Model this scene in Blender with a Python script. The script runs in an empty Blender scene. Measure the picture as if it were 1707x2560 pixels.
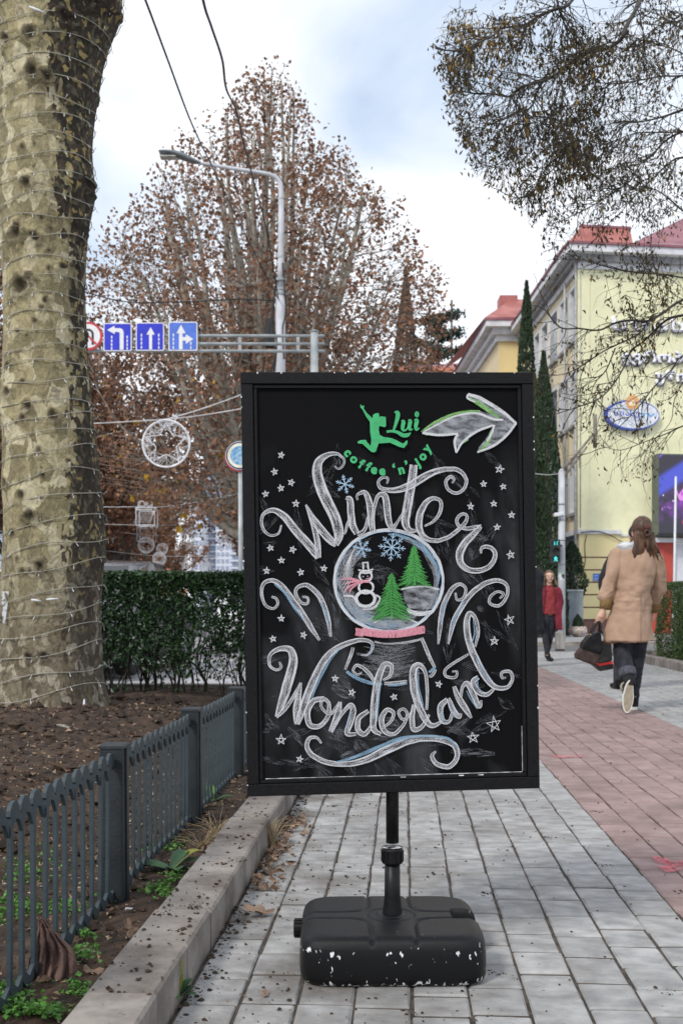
import bpy, bmesh, math, random
import numpy as np
from mathutils import Vector, Matrix

SC = bpy.context.scene
COL = SC.collection
PI = math.pi

# ------------------------------------------------------------------ camera
FPX, UC, HOR, EYE, TH = 2700.0, 853.5, 1520.0, 0.905, math.radians(3.32)
cam_data = bpy.data.cameras.new('camera')
cam = bpy.data.objects.new('camera', cam_data)
COL.objects.link(cam)
cam.location = (0, 0, EYE)
cam.rotation_euler = (PI / 2, 0, TH)
cam_data.sensor_width = 36
cam_data.lens = 36 * FPX / 2560
cam_data.shift_y = (HOR - 1280) / 2560
cam_data.clip_start = 0.05
cam_data.clip_end = 2000
cam_data.dof.use_dof = True
cam_data.dof.focus_distance = 2.75
cam_data.dof.aperture_fstop = 10
SC.camera = cam

# ------------------------------------------------------------------ sky, sun, exposure
SUN_ELEV, SUN_AZ = math.radians(42), math.radians(216)     # azimuth clockwise from +Y
world = bpy.data.worlds.new('World'); SC.world = world; world.use_nodes = True
wn, wl = world.node_tree.nodes, world.node_tree.links
wn.clear()
w_out = wn.new('ShaderNodeOutputWorld'); w_bg = wn.new('ShaderNodeBackground')
w_sky = wn.new('ShaderNodeTexSky'); w_sky.sky_type = 'NISHITA'; w_sky.sun_disc = False
w_sky.sun_elevation = SUN_ELEV; w_sky.sun_rotation = SUN_AZ
w_tc = wn.new('ShaderNodeTexCoord'); w_map = wn.new('ShaderNodeMapping')
w_map.inputs['Scale'].default_value = (1.0, 1.0, 2.2); w_map.inputs['Location'].default_value = (3.1, 0.4, 0.05)
w_n = wn.new('ShaderNodeTexNoise'); w_n.inputs['Scale'].default_value = 1.7; w_n.inputs['Detail'].default_value = 7
w_n.inputs['Roughness'].default_value = 0.5; w_n.inputs['Distortion'].default_value = 0.5
w_r = wn.new('ShaderNodeValToRGB'); w_r.color_ramp.elements[0].position = 0.46; w_r.color_ramp.elements[1].position = 0.70
w_m0 = wn.new('ShaderNodeMix'); w_m0.data_type = 'RGBA'; w_m0.blend_type = 'MIX'; w_m0.inputs[0].default_value = 0.6
w_mix = wn.new('ShaderNodeMix'); w_mix.data_type = 'RGBA'
wl.new(w_tc.outputs['Generated'], w_map.inputs['Vector']); wl.new(w_map.outputs['Vector'], w_n.inputs['Vector'])
wl.new(w_n.outputs['Fac'], w_r.inputs['Fac'])
wl.new(w_sky.outputs['Color'], w_m0.inputs[6]); w_m0.inputs[7].default_value = (5.2, 7.1, 9.8, 1)
wl.new(w_r.outputs['Color'], w_mix.inputs[0])
w_mix.inputs[6].default_value = (9.6, 10.0, 10.6, 1)        # thin bright cloud
wl.new(w_m0.outputs[2], w_mix.inputs[7])
wl.new(w_mix.outputs[2], w_bg.inputs['Color']); w_bg.inputs['Strength'].default_value = 0.115
wl.new(w_bg.outputs['Background'], w_out.inputs['Surface'])

sun_d = bpy.data.lights.new('sun', 'SUN'); sun = bpy.data.objects.new('sun', sun_d); COL.objects.link(sun)
sun_d.energy = 2.3; sun_d.angle = math.radians(10); sun_d.color = (1.0, 0.95, 0.87)
sdir = Vector((math.sin(SUN_AZ) * math.cos(SUN_ELEV), math.cos(SUN_AZ) * math.cos(SUN_ELEV), math.sin(SUN_ELEV)))
sun.rotation_euler = sdir.to_track_quat('Z', 'Y').to_euler(); sun.location = sdir * 60

SC.render.engine = 'CYCLES'
SC.cycles.use_denoising = True
SC.cycles.transparent_max_bounces = 24
SC.cycles.max_bounces = 6
SC.view_settings.view_transform = 'Standard'
SC.view_settings.look = 'None'
SC.view_settings.exposure = 0.0
SC.view_settings.gamma = 1.0
SC.view_settings.use_curve_mapping = False

# ------------------------------------------------------------------ helpers
RT = Vector((math.cos(TH), math.sin(TH), 0)); FW = Vector((-math.sin(TH), math.cos(TH), 0))
def CX(x, d, z=0.0):
    """point x metres right of and d metres ahead of the camera, z above ground"""
    p = RT * x + FW * d; return Vector((p.x, p.y, z))
def CP(u, v, d):
    return CX((u - UC) / FPX * d, d, EYE + (HOR - v) / FPX * d)
def gx(u, d): return (u - UC) / FPX * d
def gz(v, d): return EYE + (HOR - v) / FPX * d

def smooth01(t):
    t = np.clip(t, 0, 1); return t * t * (3 - 2 * t)
def _h(ix, iy, iz, seed):
    n = (ix * 374761393 + iy * 668265263 + iz * 2147483647 + seed * 974634777) & 0xFFFFFFFF
    n = ((n ^ (n >> 13)) * 1274126177) & 0xFFFFFFFF
    n = ((n ^ (n >> 16)) * 2246822519) & 0xFFFFFFFF
    return ((n ^ (n >> 15)) & 0xFFFFFF) / float(0xFFFFFF)
def vnoise(x, y, z=0.0, seed=0):
    x, y, z = np.broadcast_arrays(np.asarray(x, float), np.asarray(y, float), np.asarray(z, float))
    ix, iy, iz = np.floor(x).astype(np.int64), np.floor(y).astype(np.int64), np.floor(z).astype(np.int64)
    fx, fy, fz = smooth01(x - ix), smooth01(y - iy), smooth01(z - iz)
    r = 0
    for a in (0, 1):
        for b in (0, 1):
            for c in (0, 1):
                w = (fx if a else 1 - fx) * (fy if b else 1 - fy) * (fz if c else 1 - fz)
                r = r + w * _h(ix + a, iy + b, iz + c, seed)
    return r
def fbm(x, y, z=0.0, seed=0, oct=4):
    r, a, s, t = 0, 1.0, 1.0, 0
    for k in range(oct):
        r = r + a * vnoise(np.asarray(x) * s, np.asarray(y) * s, np.asarray(z) * s, seed + k); t += a; a *= .5; s *= 2.03
    return r / t

def tag(o, label=None, cat=None, group=None, kind=None):
    if label: o['label'] = label
    if cat: o['category'] = cat
    if group: o['group'] = group
    if kind: o['kind'] = kind
    return o
def empty(name, loc=(0, 0, 0), rz=0.0, label=None, cat=None, group=None, kind=None):
    o = bpy.data.objects.new(name, None); COL.objects.link(o)
    o.empty_display_size = .1
    o.location = loc; o.rotation_euler = (0, 0, rz)
    return tag(o, label, cat, group, kind)
def put(name, mesh, parent=None, loc=(0, 0, 0), rot=(0, 0, 0)):
    o = bpy.data.objects.new(name, mesh); COL.objects.link(o)
    if parent is not None: o.parent = parent
    o.location = loc; o.rotation_euler = rot
    return o
def copy_tree(o, parent=None):
    c = o.copy(); COL.objects.link(c)
    if parent is not None: c.parent = parent
    for ch in list(o.children): copy_tree(ch, c)
    return c

class MB:
    """collects shapes; mesh() turns them into one mesh"""
    def __init__(s): s.v = []; s.f = []; s.n = 0; s.uv = []; s.at = []; s.mi = []
    def add(s, v, f, uv=None, at=None, mi=0):
        v = np.asarray(v, float).reshape(-1, 3)
        if not isinstance(f, np.ndarray):
            byk = {}
            for q in f: byk.setdefault(len(q), []).append(q)
            fl = [np.asarray(a, np.int64) for a in byk.values()]
        else: fl = [f]
        for q in fl:
            s.f.append(q + s.n); s.mi.append(mi)
        s.v.append(v)
        s.uv.append(np.zeros((len(v), 2)) if uv is None else np.asarray(uv, float))
        s.at.append(np.zeros(len(v)) if at is None else np.broadcast_to(np.asarray(at, float), (len(v),)))
        s.n += len(v); return s
    def box(s, x0, x1, y0, y1, z0, z1, M=None, at=None, mi=0, b=0.0):
        if b:
            v = []
            for (z, i) in ((z0, 0), (z1 - b, 0), (z1, b)):
                v += [(x0 + i, y0 + i, z), (x1 - i, y0 + i, z), (x1 - i, y1 - i, z), (x0 + i, y1 - i, z)]
            f = [(3, 2, 1, 0), (8, 9, 10, 11)]
            for k in (0, 4):
                for j in range(4): f.append((k + j, k + (j + 1) % 4, k + 4 + (j + 1) % 4, k + 4 + j))
        else:
            v = [(x0, y0, z0), (x1, y0, z0), (x1, y1, z0), (x0, y1, z0), (x0, y0, z1), (x1, y0, z1), (x1, y1, z1), (x0, y1, z1)]
            f = [(3, 2, 1, 0), (4, 5, 6, 7), (0, 1, 5, 4), (1, 2, 6, 5), (2, 3, 7, 6), (3, 0, 4, 7)]
        if M is not None: v = [tuple(M @ Vector(p)) for p in v]
        return s.add(v, f, at=at, mi=mi)
    def tube(s, pts, rad, n=8, cap=True, at=None, mi=0):
        P = np.array([tuple(p) for p in pts], float)
        R = np.broadcast_to(np.asarray(rad, float), (len(P),))
        T = np.gradient(P, axis=0); T /= np.linalg.norm(T, axis=1)[:, None] + 1e-12
        up = np.array([0, 0, 1.0]) if abs(T[0][2]) < .9 else np.array([1.0, 0, 0])
        a = np.cross(T[0], up); a /= np.linalg.norm(a)
        V = []
        ang = np.arange(n) * 2 * PI / n
        for i in range(len(P)):
            a = a - T[i] * a.dot(T[i]); a /= np.linalg.norm(a) + 1e-12
            b = np.cross(T[i], a)
            V.append(P[i] + R[i] * (np.cos(ang)[:, None] * a + np.sin(ang)[:, None] * b))
        V = np.concatenate(V)
        i = np.arange(len(P) - 1)[:, None] * n; j = np.arange(n)[None, :]; k = (j + 1) % n
        q = np.stack([i + j, i + k, i + n + k, i + n + j], -1).reshape(-1, 4)
        s.add(V, q, at=at, mi=mi)
        if cap:
            L = (len(P) - 1) * n
            s.f.append(np.array([list(range(n))[::-1]]) + s.n - len(V)); s.mi.append(mi)
            s.f.append(np.array([[L + t for t in range(n)]]) + s.n - len(V)); s.mi.append(mi)
        return s
    def ell(s, c, r, n=12, m=8, M=None, at=None, mi=0):
        v = [(0, 0, -1)]; 
        for i in range(1, m):
            t = -PI / 2 + PI * i / m
            for j in range(n): v.append((math.cos(t) * math.cos(2 * PI * j / n), math.cos(t) * math.sin(2 * PI * j / n), math.sin(t)))
        v.append((0, 0, 1)); v = np.array(v) * np.array(r)
        if M is not None: v = np.array([tuple(M @ Vector(p)) for p in v])
        v = v + np.array(tuple(c))
        f = [(0, 1 + (j + 1) % n, 1 + j) for j in range(n)]
        for i in range(m - 2):
            for j in range(n):
                a = 1 + i * n; f.append((a + j, a + (j + 1) % n, a + n + (j + 1) % n, a + n + j))
        a = 1 + (m - 2) * n; e = len(v) - 1
        f += [(a + j, a + (j + 1) % n, e) for j in range(n)]
        return s.add(v, f, at=at, mi=mi)
    def lathe(s, prof, n=16, c=(0, 0, 0), at=None, mi=0):
        prof = np.array(prof, float); ang = np.arange(n) * 2 * PI / n
        V = np.concatenate([np.stack([r * np.cos(ang), r * np.sin(ang), np.full(n, z)], -1) for r, z in prof]) + np.array(tuple(c))
        i = np.arange(len(prof) - 1)[:, None] * n; j = np.arange(n)[None, :]; k = (j + 1) % n
        q = np.stack([i + j, i + k, i + n + k, i + n + j], -1).reshape(-1, 4)
        s.add(V, q, at=at, mi=mi); L = (len(prof) - 1) * n
        s.f.append(np.array([list(range(n))[::-1]]) + s.n - len(V)); s.mi.append(mi)
        s.f.append(np.array([[L + t for t in range(n)]]) + s.n - len(V)); s.mi.append(mi)
        return s
    def prism(s, poly, y0, y1, M=None, mi=0, at=None):
        """polygon in local XZ, extruded from y0 to y1"""
        n = len(poly)
        v = [(p[0], y0, p[1]) for p in poly] + [(p[0], y1, p[1]) for p in poly]
        f = [tuple(range(n)), tuple(range(2 * n - 1, n - 1, -1))] + [(i, n + i, n + (i + 1) % n, (i + 1) % n) for i in range(n)]
        if M is not None: v = [tuple(M @ Vector(p)) for p in v]
        return s.add(v, f, at=at, mi=mi)
    def mesh(s, name, mats, smooth=False):
        me = bpy.data.meshes.new(name)
        V = np.concatenate(s.v); me.vertices.add(len(V)); me.vertices.foreach_set('co', V.astype(np.float32).ravel())
        tot = np.concatenate([np.full(len(q), q.shape[1]) for q in s.f]); li = np.concatenate([q.ravel() for q in s.f])
        mi = np.concatenate([np.full(len(q), m) for q, m in zip(s.f, s.mi)])
        me.loops.add(len(li)); me.loops.foreach_set('vertex_index', li.astype(np.int32))
        me.polygons.add(len(tot)); st = np.concatenate([[0], np.cumsum(tot)[:-1]])
        me.polygons.foreach_set('loop_start', st.astype(np.int32))
        try: me.polygons.foreach_set('loop_total', tot.astype(np.int32))
        except Exception: pass
        me.polygons.foreach_set('material_index', mi.astype(np.int32))
        me.polygons.foreach_set('use_smooth', np.full(len(tot), smooth))
        uv = np.concatenate(s.uv)
        if np.any(uv):
            l = me.uv_layers.new(name='UVMap'); l.data.foreach_set('uv', uv[li].astype(np.float32).ravel())
        at = np.concatenate(s.at)
        if np.any(at):
            a = me.attributes.new('mark', 'FLOAT', 'POINT'); a.data.foreach_set('value', at.astype(np.float32))
        for m in (mats if isinstance(mats, (list, tuple)) else [mats]): me.materials.append(m)
        me.update(calc_edges=True); me.validate()
        return me
    def obj(s, name, mats, parent=None, smooth=False, loc=(0, 0, 0), rot=(0, 0, 0)):
        return put(name, s.mesh(name, mats, smooth), parent, loc, rot)

def catmull(pts, n=6):
    P = np.array([tuple(p) for p in pts], float)
    if len(P) < 3: 
        t = np.linspace(0, 1, n + 1)[:, None]; return P[0] * (1 - t) + P[-1] * t
    Q = np.vstack([2 * P[0] - P[1], P, 2 * P[-1] - P[-2]]); out = []
    for i in range(1, len(Q) - 2):
        for k in range(n):
            t = k / n; a, b, c, d = Q[i - 1], Q[i], Q[i + 1], Q[i + 2]
            out.append(.5 * (2 * b + (c - a) * t + (2 * a - 5 * b + 4 * c - d) * t * t + (3 * b - a - 3 * c + d) * t ** 3))
    out.append(P[-1]); return np.array(out)

# ------------------------------------------------------------------ materials
def new_mat(name):
    m = bpy.data.materials.new(name); m.use_nodes = True
    nt = m.node_tree; return m, nt, nt.nodes, nt.links, nt.nodes['Principled BSDF']
def rgba(c): return (c[0], c[1], c[2], 1)
def M(name, col, rough=.7, col2=None, scale=6, var=.12, bump=0.0, bscale=60, metal=0.0, island=0.0, obj_rand=0.0, spec=.5,
      stretch=(1, 1, 1), detail=5, ramp=(.4, .62), spots=None, spot_scale=300, spot_at=.72, emit=None, trans=0.0, subsurf=None, coat=0, grime=None, grime_x=None, grime_amt=.7):
    """object-space noise colour, optional per-piece variation, optional dark/light specks"""
    m, nt, N, L, bs = new_mat(name)
    tc = N.new('ShaderNodeTexCoord'); mp = N.new('ShaderNodeMapping'); mp.inputs['Scale'].default_value = stretch
    L.new(tc.outputs['Object'], mp.inputs['Vector'])
    vec = mp.outputs['Vector']
    if obj_rand or island:
        oi = N.new('ShaderNodeObjectInfo'); ge = N.new('ShaderNodeNewGeometry')
        ad = N.new('ShaderNodeMath'); ad.operation = 'ADD'
        L.new(oi.outputs['Random'], ad.inputs[0]); L.new(ge.outputs['Random Per Island'], ad.inputs[1])
        fr = N.new('ShaderNodeMath'); fr.operation = 'FRACT'; L.new(ad.outputs[0], fr.inputs[0])
        mu = N.new('ShaderNodeVectorMath'); mu.operation = 'ADD'
        cb = N.new('ShaderNodeCombineXYZ'); sc_ = N.new('ShaderNodeMath'); sc_.operation = 'MULTIPLY'; sc_.inputs[1].default_value = 37.0
        L.new(fr.outputs[0], sc_.inputs[0])
        for i in range(3): L.new(sc_.outputs[0], cb.inputs[i])
        L.new(vec, mu.inputs[0]); L.new(cb.outputs[0], mu.inputs[1]); vec = mu.outputs[0]
    no = N.new('ShaderNodeTexNoise'); no.inputs['Scale'].default_value = scale; no.inputs['Detail'].default_value = detail
    L.new(vec, no.inputs['Vector'])
    rp = N.new('ShaderNodeValToRGB'); L.new(no.outputs['Fac'], rp.inputs['Fac'])
    rp.color_ramp.elements[0].position = ramp[0]; rp.color_ramp.elements[1].position = ramp[1]
    c2 = col2 if col2 else tuple(c * (1 + 2 * var) for c in col)
    c1 = col if col2 else tuple(c * (1 - var) for c in col)
    rp.color_ramp.elements[0].color = rgba(c1); rp.color_ramp.elements[1].color = rgba(c2)
    out = rp.outputs['Color']
    if obj_rand or island:
        a = max(obj_rand, island)
        mr = N.new('ShaderNodeMapRange'); mr.inputs['To Min'].default_value = 1 - a; mr.inputs['To Max'].default_value = 1 + a
        L.new(fr.outputs[0], mr.inputs['Value'])
        mx = N.new('ShaderNodeVectorMath'); mx.operation = 'SCALE'; L.new(out, mx.inputs[0]); L.new(mr.outputs[0], mx.inputs['Scale'])
        out = mx.outputs[0]
    if spots:
        n2 = N.new('ShaderNodeTexNoise'); n2.inputs['Scale'].default_value = spot_scale; n2.inputs['Detail'].default_value = 3
        L.new(vec, n2.inputs['Vector'])
        r2 = N.new('ShaderNodeValToRGB'); r2.color_ramp.elements[0].position = spot_at; r2.color_ramp.elements[1].position = spot_at + .04
        L.new(n2.outputs['Fac'], r2.inputs['Fac'])
        m2 = N.new('ShaderNodeMix'); m2.data_type = 'RGBA'; L.new(r2.outputs['Color'], m2.inputs[0]); L.new(out, m2.inputs[6])
        m2.inputs[7].default_value = rgba(spots); out = m2.outputs[2]
    if grime:
        gp_ = N.new('ShaderNodeNewGeometry'); g1 = N.new('ShaderNodeTexNoise'); g1.inputs['Scale'].default_value = 2.6; g1.inputs['Detail'].default_value = 9; g1.inputs['Roughness'].default_value = .68
        L.new(gp_.outputs['Position'], g1.inputs['Vector'])
        g2 = N.new('ShaderNodeMapRange'); g2.inputs['From Min'].default_value = .44; g2.inputs['From Max'].default_value = .68; g2.inputs['To Max'].default_value = grime_amt; L.new(g1.outputs['Fac'], g2.inputs['Value'])
        fac = g2.outputs[0]
        if grime_x:
            gs_ = N.new('ShaderNodeSeparateXYZ'); L.new(gp_.outputs['Position'], gs_.inputs[0]); g3 = N.new('ShaderNodeMapRange')
            g3.inputs['From Min'].default_value = grime_x[0]; g3.inputs['From Max'].default_value = grime_x[1]; g3.inputs['To Min'].default_value = 1; g3.inputs['To Max'].default_value = .16
            L.new(gs_.outputs['X'], g3.inputs['Value']); g4 = N.new('ShaderNodeMath'); g4.operation = 'MULTIPLY'; L.new(fac, g4.inputs[0]); L.new(g3.outputs[0], g4.inputs[1]); fac = g4.outputs[0]
        gm = N.new('ShaderNodeMix'); gm.data_type = 'RGBA'; L.new(fac, gm.inputs[0]); L.new(out, gm.inputs[6]); gm.inputs[7].default_value = rgba(grime); out = gm.outputs[2]
    L.new(out, bs.inputs['Base Color'])
    bs.inputs['Roughness'].default_value = rough; bs.inputs['Metallic'].default_value = metal
    bs.inputs['Specular IOR Level'].default_value = spec
    if coat: bs.inputs['Coat Weight'].default_value = coat
    if bump:
        nb = N.new('ShaderNodeTexNoise'); nb.inputs['Scale'].default_value = bscale; nb.inputs['Detail'].default_value = 6
        L.new(vec, nb.inputs['Vector'])
        bp = N.new('ShaderNodeBump'); bp.inputs['Strength'].default_value = 1; bp.inputs['Distance'].default_value = bump
        L.new(nb.outputs['Fac'], bp.inputs['Height']); L.new(bp.outputs['Normal'], bs.inputs['Normal'])
    if emit:
        bs.inputs['Emission Color'].default_value = rgba(emit[:3]); bs.inputs['Emission Strength'].default_value = emit[3]
    if trans:
        tr = N.new('ShaderNodeBsdfTranslucent'); ms = N.new('ShaderNodeMixShader'); ms.inputs[0].default_value = trans
        L.new(out, tr.inputs['Color']); L.new(bs.outputs[0], ms.inputs[1]); L.new(tr.outputs[0], ms.inputs[2])
        L.new(ms.outputs[0], N['Material Output'].inputs['Surface'])
    return m

def text_mesh(s, size, mat, extrude=0.0, offset=0.0, align='LEFT', space=1.0):
    cu = bpy.data.curves.new('lettering', 'FONT'); cu.body = s; cu.size = size; cu.extrude = extrude; cu.offset = offset
    cu.align_x = align; cu.space_character = space
    cu.resolution_u = 3
    o = bpy.data.objects.new('tmp_text', cu); COL.objects.link(o)
    dg = bpy.context.evaluated_depsgraph_get(); dg.update()
    me = bpy.data.meshes.new_from_object(o.evaluated_get(dg))
    bpy.data.objects.remove(o); bpy.data.curves.remove(cu)
    me.materials.clear(); me.materials.append(mat); me.name = 'lettering'
    return me

def remesh(name, mb, mat, parent, voxel=.01, smooth=3, loc=(0, 0, 0), disp=None):
    """fuse overlapping volumes into one continuous skin"""
    t = mb.obj('tmp_body', mat)
    a = t.modifiers.new('r', 'REMESH'); a.mode = 'VOXEL'; a.voxel_size = voxel; a.use_smooth_shade = True
    if smooth:
        b = t.modifiers.new('s', 'SMOOTH'); b.iterations = smooth; b.factor = .6
    dg = bpy.context.evaluated_depsgraph_get(); dg.update()
    me = bpy.data.meshes.new_from_object(t.evaluated_get(dg)); me.name = name
    bpy.data.objects.remove(t)
    if disp is not None:
        n = len(me.vertices); co = np.empty(n * 3, np.float32); me.vertices.foreach_get('co', co); co = co.reshape(-1, 3)
        nr = np.empty(n * 3, np.float32); me.vertices.foreach_get('normal', nr); nr = nr.reshape(-1, 3)
        co = co + nr * disp(co)[:, None]; me.vertices.foreach_set('co', co.astype(np.float32).ravel()); me.update()
    me.polygons.foreach_set('use_smooth', np.full(len(me.polygons), True))
    me.materials.clear(); me.materials.append(mat)
    return put(name, me, parent, loc)

def leaf_cards(P, size, rng, aspect=1.6, down=0.0, curl=.25, dirs=None):
    """one small bent leaf per point: a kite of 4 corners with its middle folded"""
    n = len(P); 
    d = rng.normal(size=(n, 3)) if dirs is None else dirs + rng.normal(size=(n, 3)) * .5
    d[:, 2] -= down; d /= np.linalg.norm(d, axis=1)[:, None]
    e = rng.normal(size=(n, 3)); e -= d * (e * d).sum(1)[:, None]; e /= np.linalg.norm(e, axis=1)[:, None]
    nn = np.cross(d, e)
    s = (size * rng.uniform(.6, 1.35, n))[:, None]
    a = P - d * s * .5; b = P + e * s * .5 / aspect * 1.0 + nn * s * curl * .5; c = P + d * s * .5; f = P - e * s * .5 / aspect + nn * s * curl * .5
    V = np.stack([a, b, c, f], 1).reshape(-1, 3)
    i = np.arange(n)[:, None] * 4
    F = np.concatenate([np.hstack([i, i + 1, i + 2]), np.hstack([i, i + 2, i + 3])])
    return V, F
# ================================================================== GROUND
rnd = random.Random(7)
m_joint = M('joint_dirt', (.055, .043, .034), .95, var=.3, scale=30, bump=.004, bscale=120)
m_grey = M('grey_paver', (.235, .233, .232), .85, grime=(.095, .075, .058), grime_x=(-.4, 1.0), grime_amt=.85, col2=(.405, .40, .395), scale=14, ramp=(.3, .7), bump=.0022, bscale=90, island=.13, obj_rand=.13,
           spots=(.13, .10, .08), spot_scale=95, spot_at=.70, stretch=(1, 1.4, 1))
m_red = M('red_paver', (.25, .172, .162), .85, grime=(.10, .07, .06), grime_amt=.45, col2=(.36, .258, .245), scale=12, ramp=(.3, .7), bump=.0015, bscale=150, island=.12, obj_rand=.12,
          spots=(.2, .13, .12), spot_scale=70, spot_at=.72)
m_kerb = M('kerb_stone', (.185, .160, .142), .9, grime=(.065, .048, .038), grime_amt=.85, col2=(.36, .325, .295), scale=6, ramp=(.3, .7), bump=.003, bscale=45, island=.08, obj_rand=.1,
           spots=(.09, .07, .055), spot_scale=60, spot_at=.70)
m_ground = M('town_ground', (.22, .22, .23), .9, var=.15, scale=.5)
m_asph = M('asphalt', (.13, .13, .135), .9, var=.15, scale=2, bump=.003, bscale=60)
m_slab = M('pale_slab', (.33, .33, .345), .85, var=.1, scale=.6)

def sheet(name, x0, x1, y0, y1, z, mat, kind='structure'):
    mb = MB(); mb.add([(x0, y0, z), (x1, y0, z), (x1, y1, z), (x0, y1, z)], [(0, 1, 2, 3)])
    return tag(mb.obj(name, mat), kind=kind)
sheet('ground', -400, 400, -60, 900, -.035, m_ground)

PAV_Y1 = 22.6
XK, XR, XB, XE = -.511, .81, 2.08, 3.92
paved = MB(); paved.add([(XK, -3, -.005), (6.5, -3, -.005), (6.5, PAV_Y1, -.005), (XK, PAV_Y1, -.005)], [(0, 1, 2, 3)])
g_bed = tag(paved.obj('pavement_bedding', m_joint), kind='structure')

def paver_mesh(w, l, mat, seed, h=.04):
    r = random.Random(seed); mb = MB()
    b = .005; j = lambda: r.uniform(-.0018, .0018)
    x, y = w / 2, l / 2
    v = []
    for (z, i) in ((-h, 0), (-.004, 0), (0, b)):
        for (sx, sy) in ((-1, -1), (1, -1), (1, 1), (-1, 1)):
            v.append((sx * (x - i) + j(), sy * (y - i) + j(), z + (j() * .35 if z > -h else 0)))
    f = [(8, 9, 10, 11)]
    for k in (0, 4):
        for q in range(4): f.append((k + q, k + (q + 1) % 4, k + 4 + (q + 1) % 4, k + 4 + q))
    mb.add(v, f); return mb
def lay(name, x0, x1, ncol, lens, y0, y1, mat, limit, joint, jit, seed, stagger):
    root = empty(name, (0, 0, 0), kind='structure')
    r = random.Random(seed); w = (x1 - x0) / ncol; cache = {}; items = []
    for c in range(ncol):
        y = y0 - r.uniform(0, .2) if stagger else y0 - (c % 2) * lens[0] / 2
        xc = x0 + (c + .5) * w
        while y < y1:
            l = r.choice(lens); yc = y + l / 2
            items.append((xc, yc, l, c)); y += l
    def vis(it):
        p = Vector((it[0], it[1], 0)); d = p.dot(FW)
        if d < 1.2: return None
        u = UC + FPX * p.dot(RT) / d; v = HOR + FPX * EYE / d
        if u < -90 or u > 1800 or v > 2700: return None
        if 640 < u < 1310 and v < 1950: return None
        return d
    near = sorted([(vis(i), i) for i in items if vis(i)], key=lambda t: t[0])[:limit]
    ids = set(id(i) for _, i in near)
    far = MB()
    for it in items:
        xc, yc, l, c = it
        loc = (xc + r.uniform(-jit, jit), yc + r.uniform(-jit, jit), r.uniform(-.0012, .0025))
        rot = (r.uniform(-.006, .006), r.uniform(-.008, .008), r.uniform(-jit, jit) * 3)
        if id(it) in ids:
            k = (l, r.randrange(3))
            if k not in cache: cache[k] = paver_mesh(w - joint, l - joint * 1.7, mat, k[1] * 31 + int(l * 1000)).mesh('paving_stone', mat)
            put('paving_stone', cache[k], root, loc, rot)
        else:
            p = paver_mesh(w - joint, l - joint, mat, r.randrange(999), .02)
            R = Matrix.Translation(loc) @ Matrix.Rotation(rot[2], 4, 'Z')
            vv = [tuple(R @ Vector(q)) for q in p.v[0]]
            far.add(vv, np.concatenate(p.f))
    o = far.obj('paving', mat, root); o['kind'] = 'stuff'
    return root
lay('grey_pavement', XK + .002, XR, 10, [.175, .175, .125, .195, .155], 1.2, 9.0, m_grey, 300, .0075, .0022, 3, True)
lay('red_pavement', XR, XB, 10, [.178, .178, .178, .12], 1.6, PAV_Y1 - .03, m_red, 300, .0055, .0012, 5, True)
lay('blue_grey_pavement', XB, XE, 14, [.13, .18, .13], 5.5, PAV_Y1 - .03, m_grey, 290, .006, .002, 9, True)
far_g = MB()
r_ = random.Random(4)
for c in range(10):
    y = 9.0
    while y < PAV_Y1 - .2:
        l = r_.choice([.175, .2, .15]); x = XK + .06 + c * .132
        far_g.box(x - .06, x + .065, y + .003, y + l - .003, -.02, r_.uniform(-.002, .002)); y += l
tag(far_g.obj('distant_paving', m_grey), kind='stuff')

# left kerb: short stones end to end
kerb = empty('kerb', (0, 0, 0), kind='structure')
y = 1.35; i = 0
while y < 9.6:
    l = rnd.choice([.30, .33, .29, .31]); mb = MB()
    jx = rnd.uniform(-.003, .003)
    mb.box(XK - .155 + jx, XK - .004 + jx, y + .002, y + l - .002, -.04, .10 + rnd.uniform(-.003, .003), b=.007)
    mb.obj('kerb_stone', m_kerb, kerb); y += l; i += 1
# right kerb along the far planting bed
kr = empty('kerb', (0, 0, 0), kind='structure')
y = 9.0
while y < 19.2:
    mb = MB(); l = .6
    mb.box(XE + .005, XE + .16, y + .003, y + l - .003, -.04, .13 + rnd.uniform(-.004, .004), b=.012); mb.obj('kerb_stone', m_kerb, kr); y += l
for k in range(4):
    a0, a1 = k * .35, (k + 1) * .35 - .01
    c0 = (XE + 1.0, 19.25); mb = MB(); v = []
    for z in (-.04, .13):
        for (a, rr) in ((a0, 1.0), (a1, 1.0), (a1, .85), (a0, .85)):
            v.append((c0[0] - rr * math.cos(a), c0[1] + rr * math.sin(a), z))
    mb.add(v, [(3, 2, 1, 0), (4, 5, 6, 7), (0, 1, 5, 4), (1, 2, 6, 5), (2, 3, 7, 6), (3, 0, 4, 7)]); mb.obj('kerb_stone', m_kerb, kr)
# cross street and the pavement beyond
sheet('cross_street', -1.2, 60, PAV_Y1 + .02, 26.5, -.006, m_asph)
mb = MB()
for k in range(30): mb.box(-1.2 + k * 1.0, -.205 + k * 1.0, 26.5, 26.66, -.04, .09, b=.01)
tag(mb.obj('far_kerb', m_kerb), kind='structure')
mb = MB()
for i in range(26):
    for j in range(9):
        mb.box(-1.2 + i * 1.0, -.21 + i * 1.0, 26.67 + j * 1.0, 27.66 + j * 1.0, .0, .075 + .004 * ((i * 7 + j * 3) % 3))
tag(mb.obj('far_pavement', m_slab), kind='structure')
sheet('road', -9.0, -1.4, 10.9, 300, -.018, m_slab)
sheet('road_far_side', -16.0, -9.2, 4.0, 300, -.022, m_ground)

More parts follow.
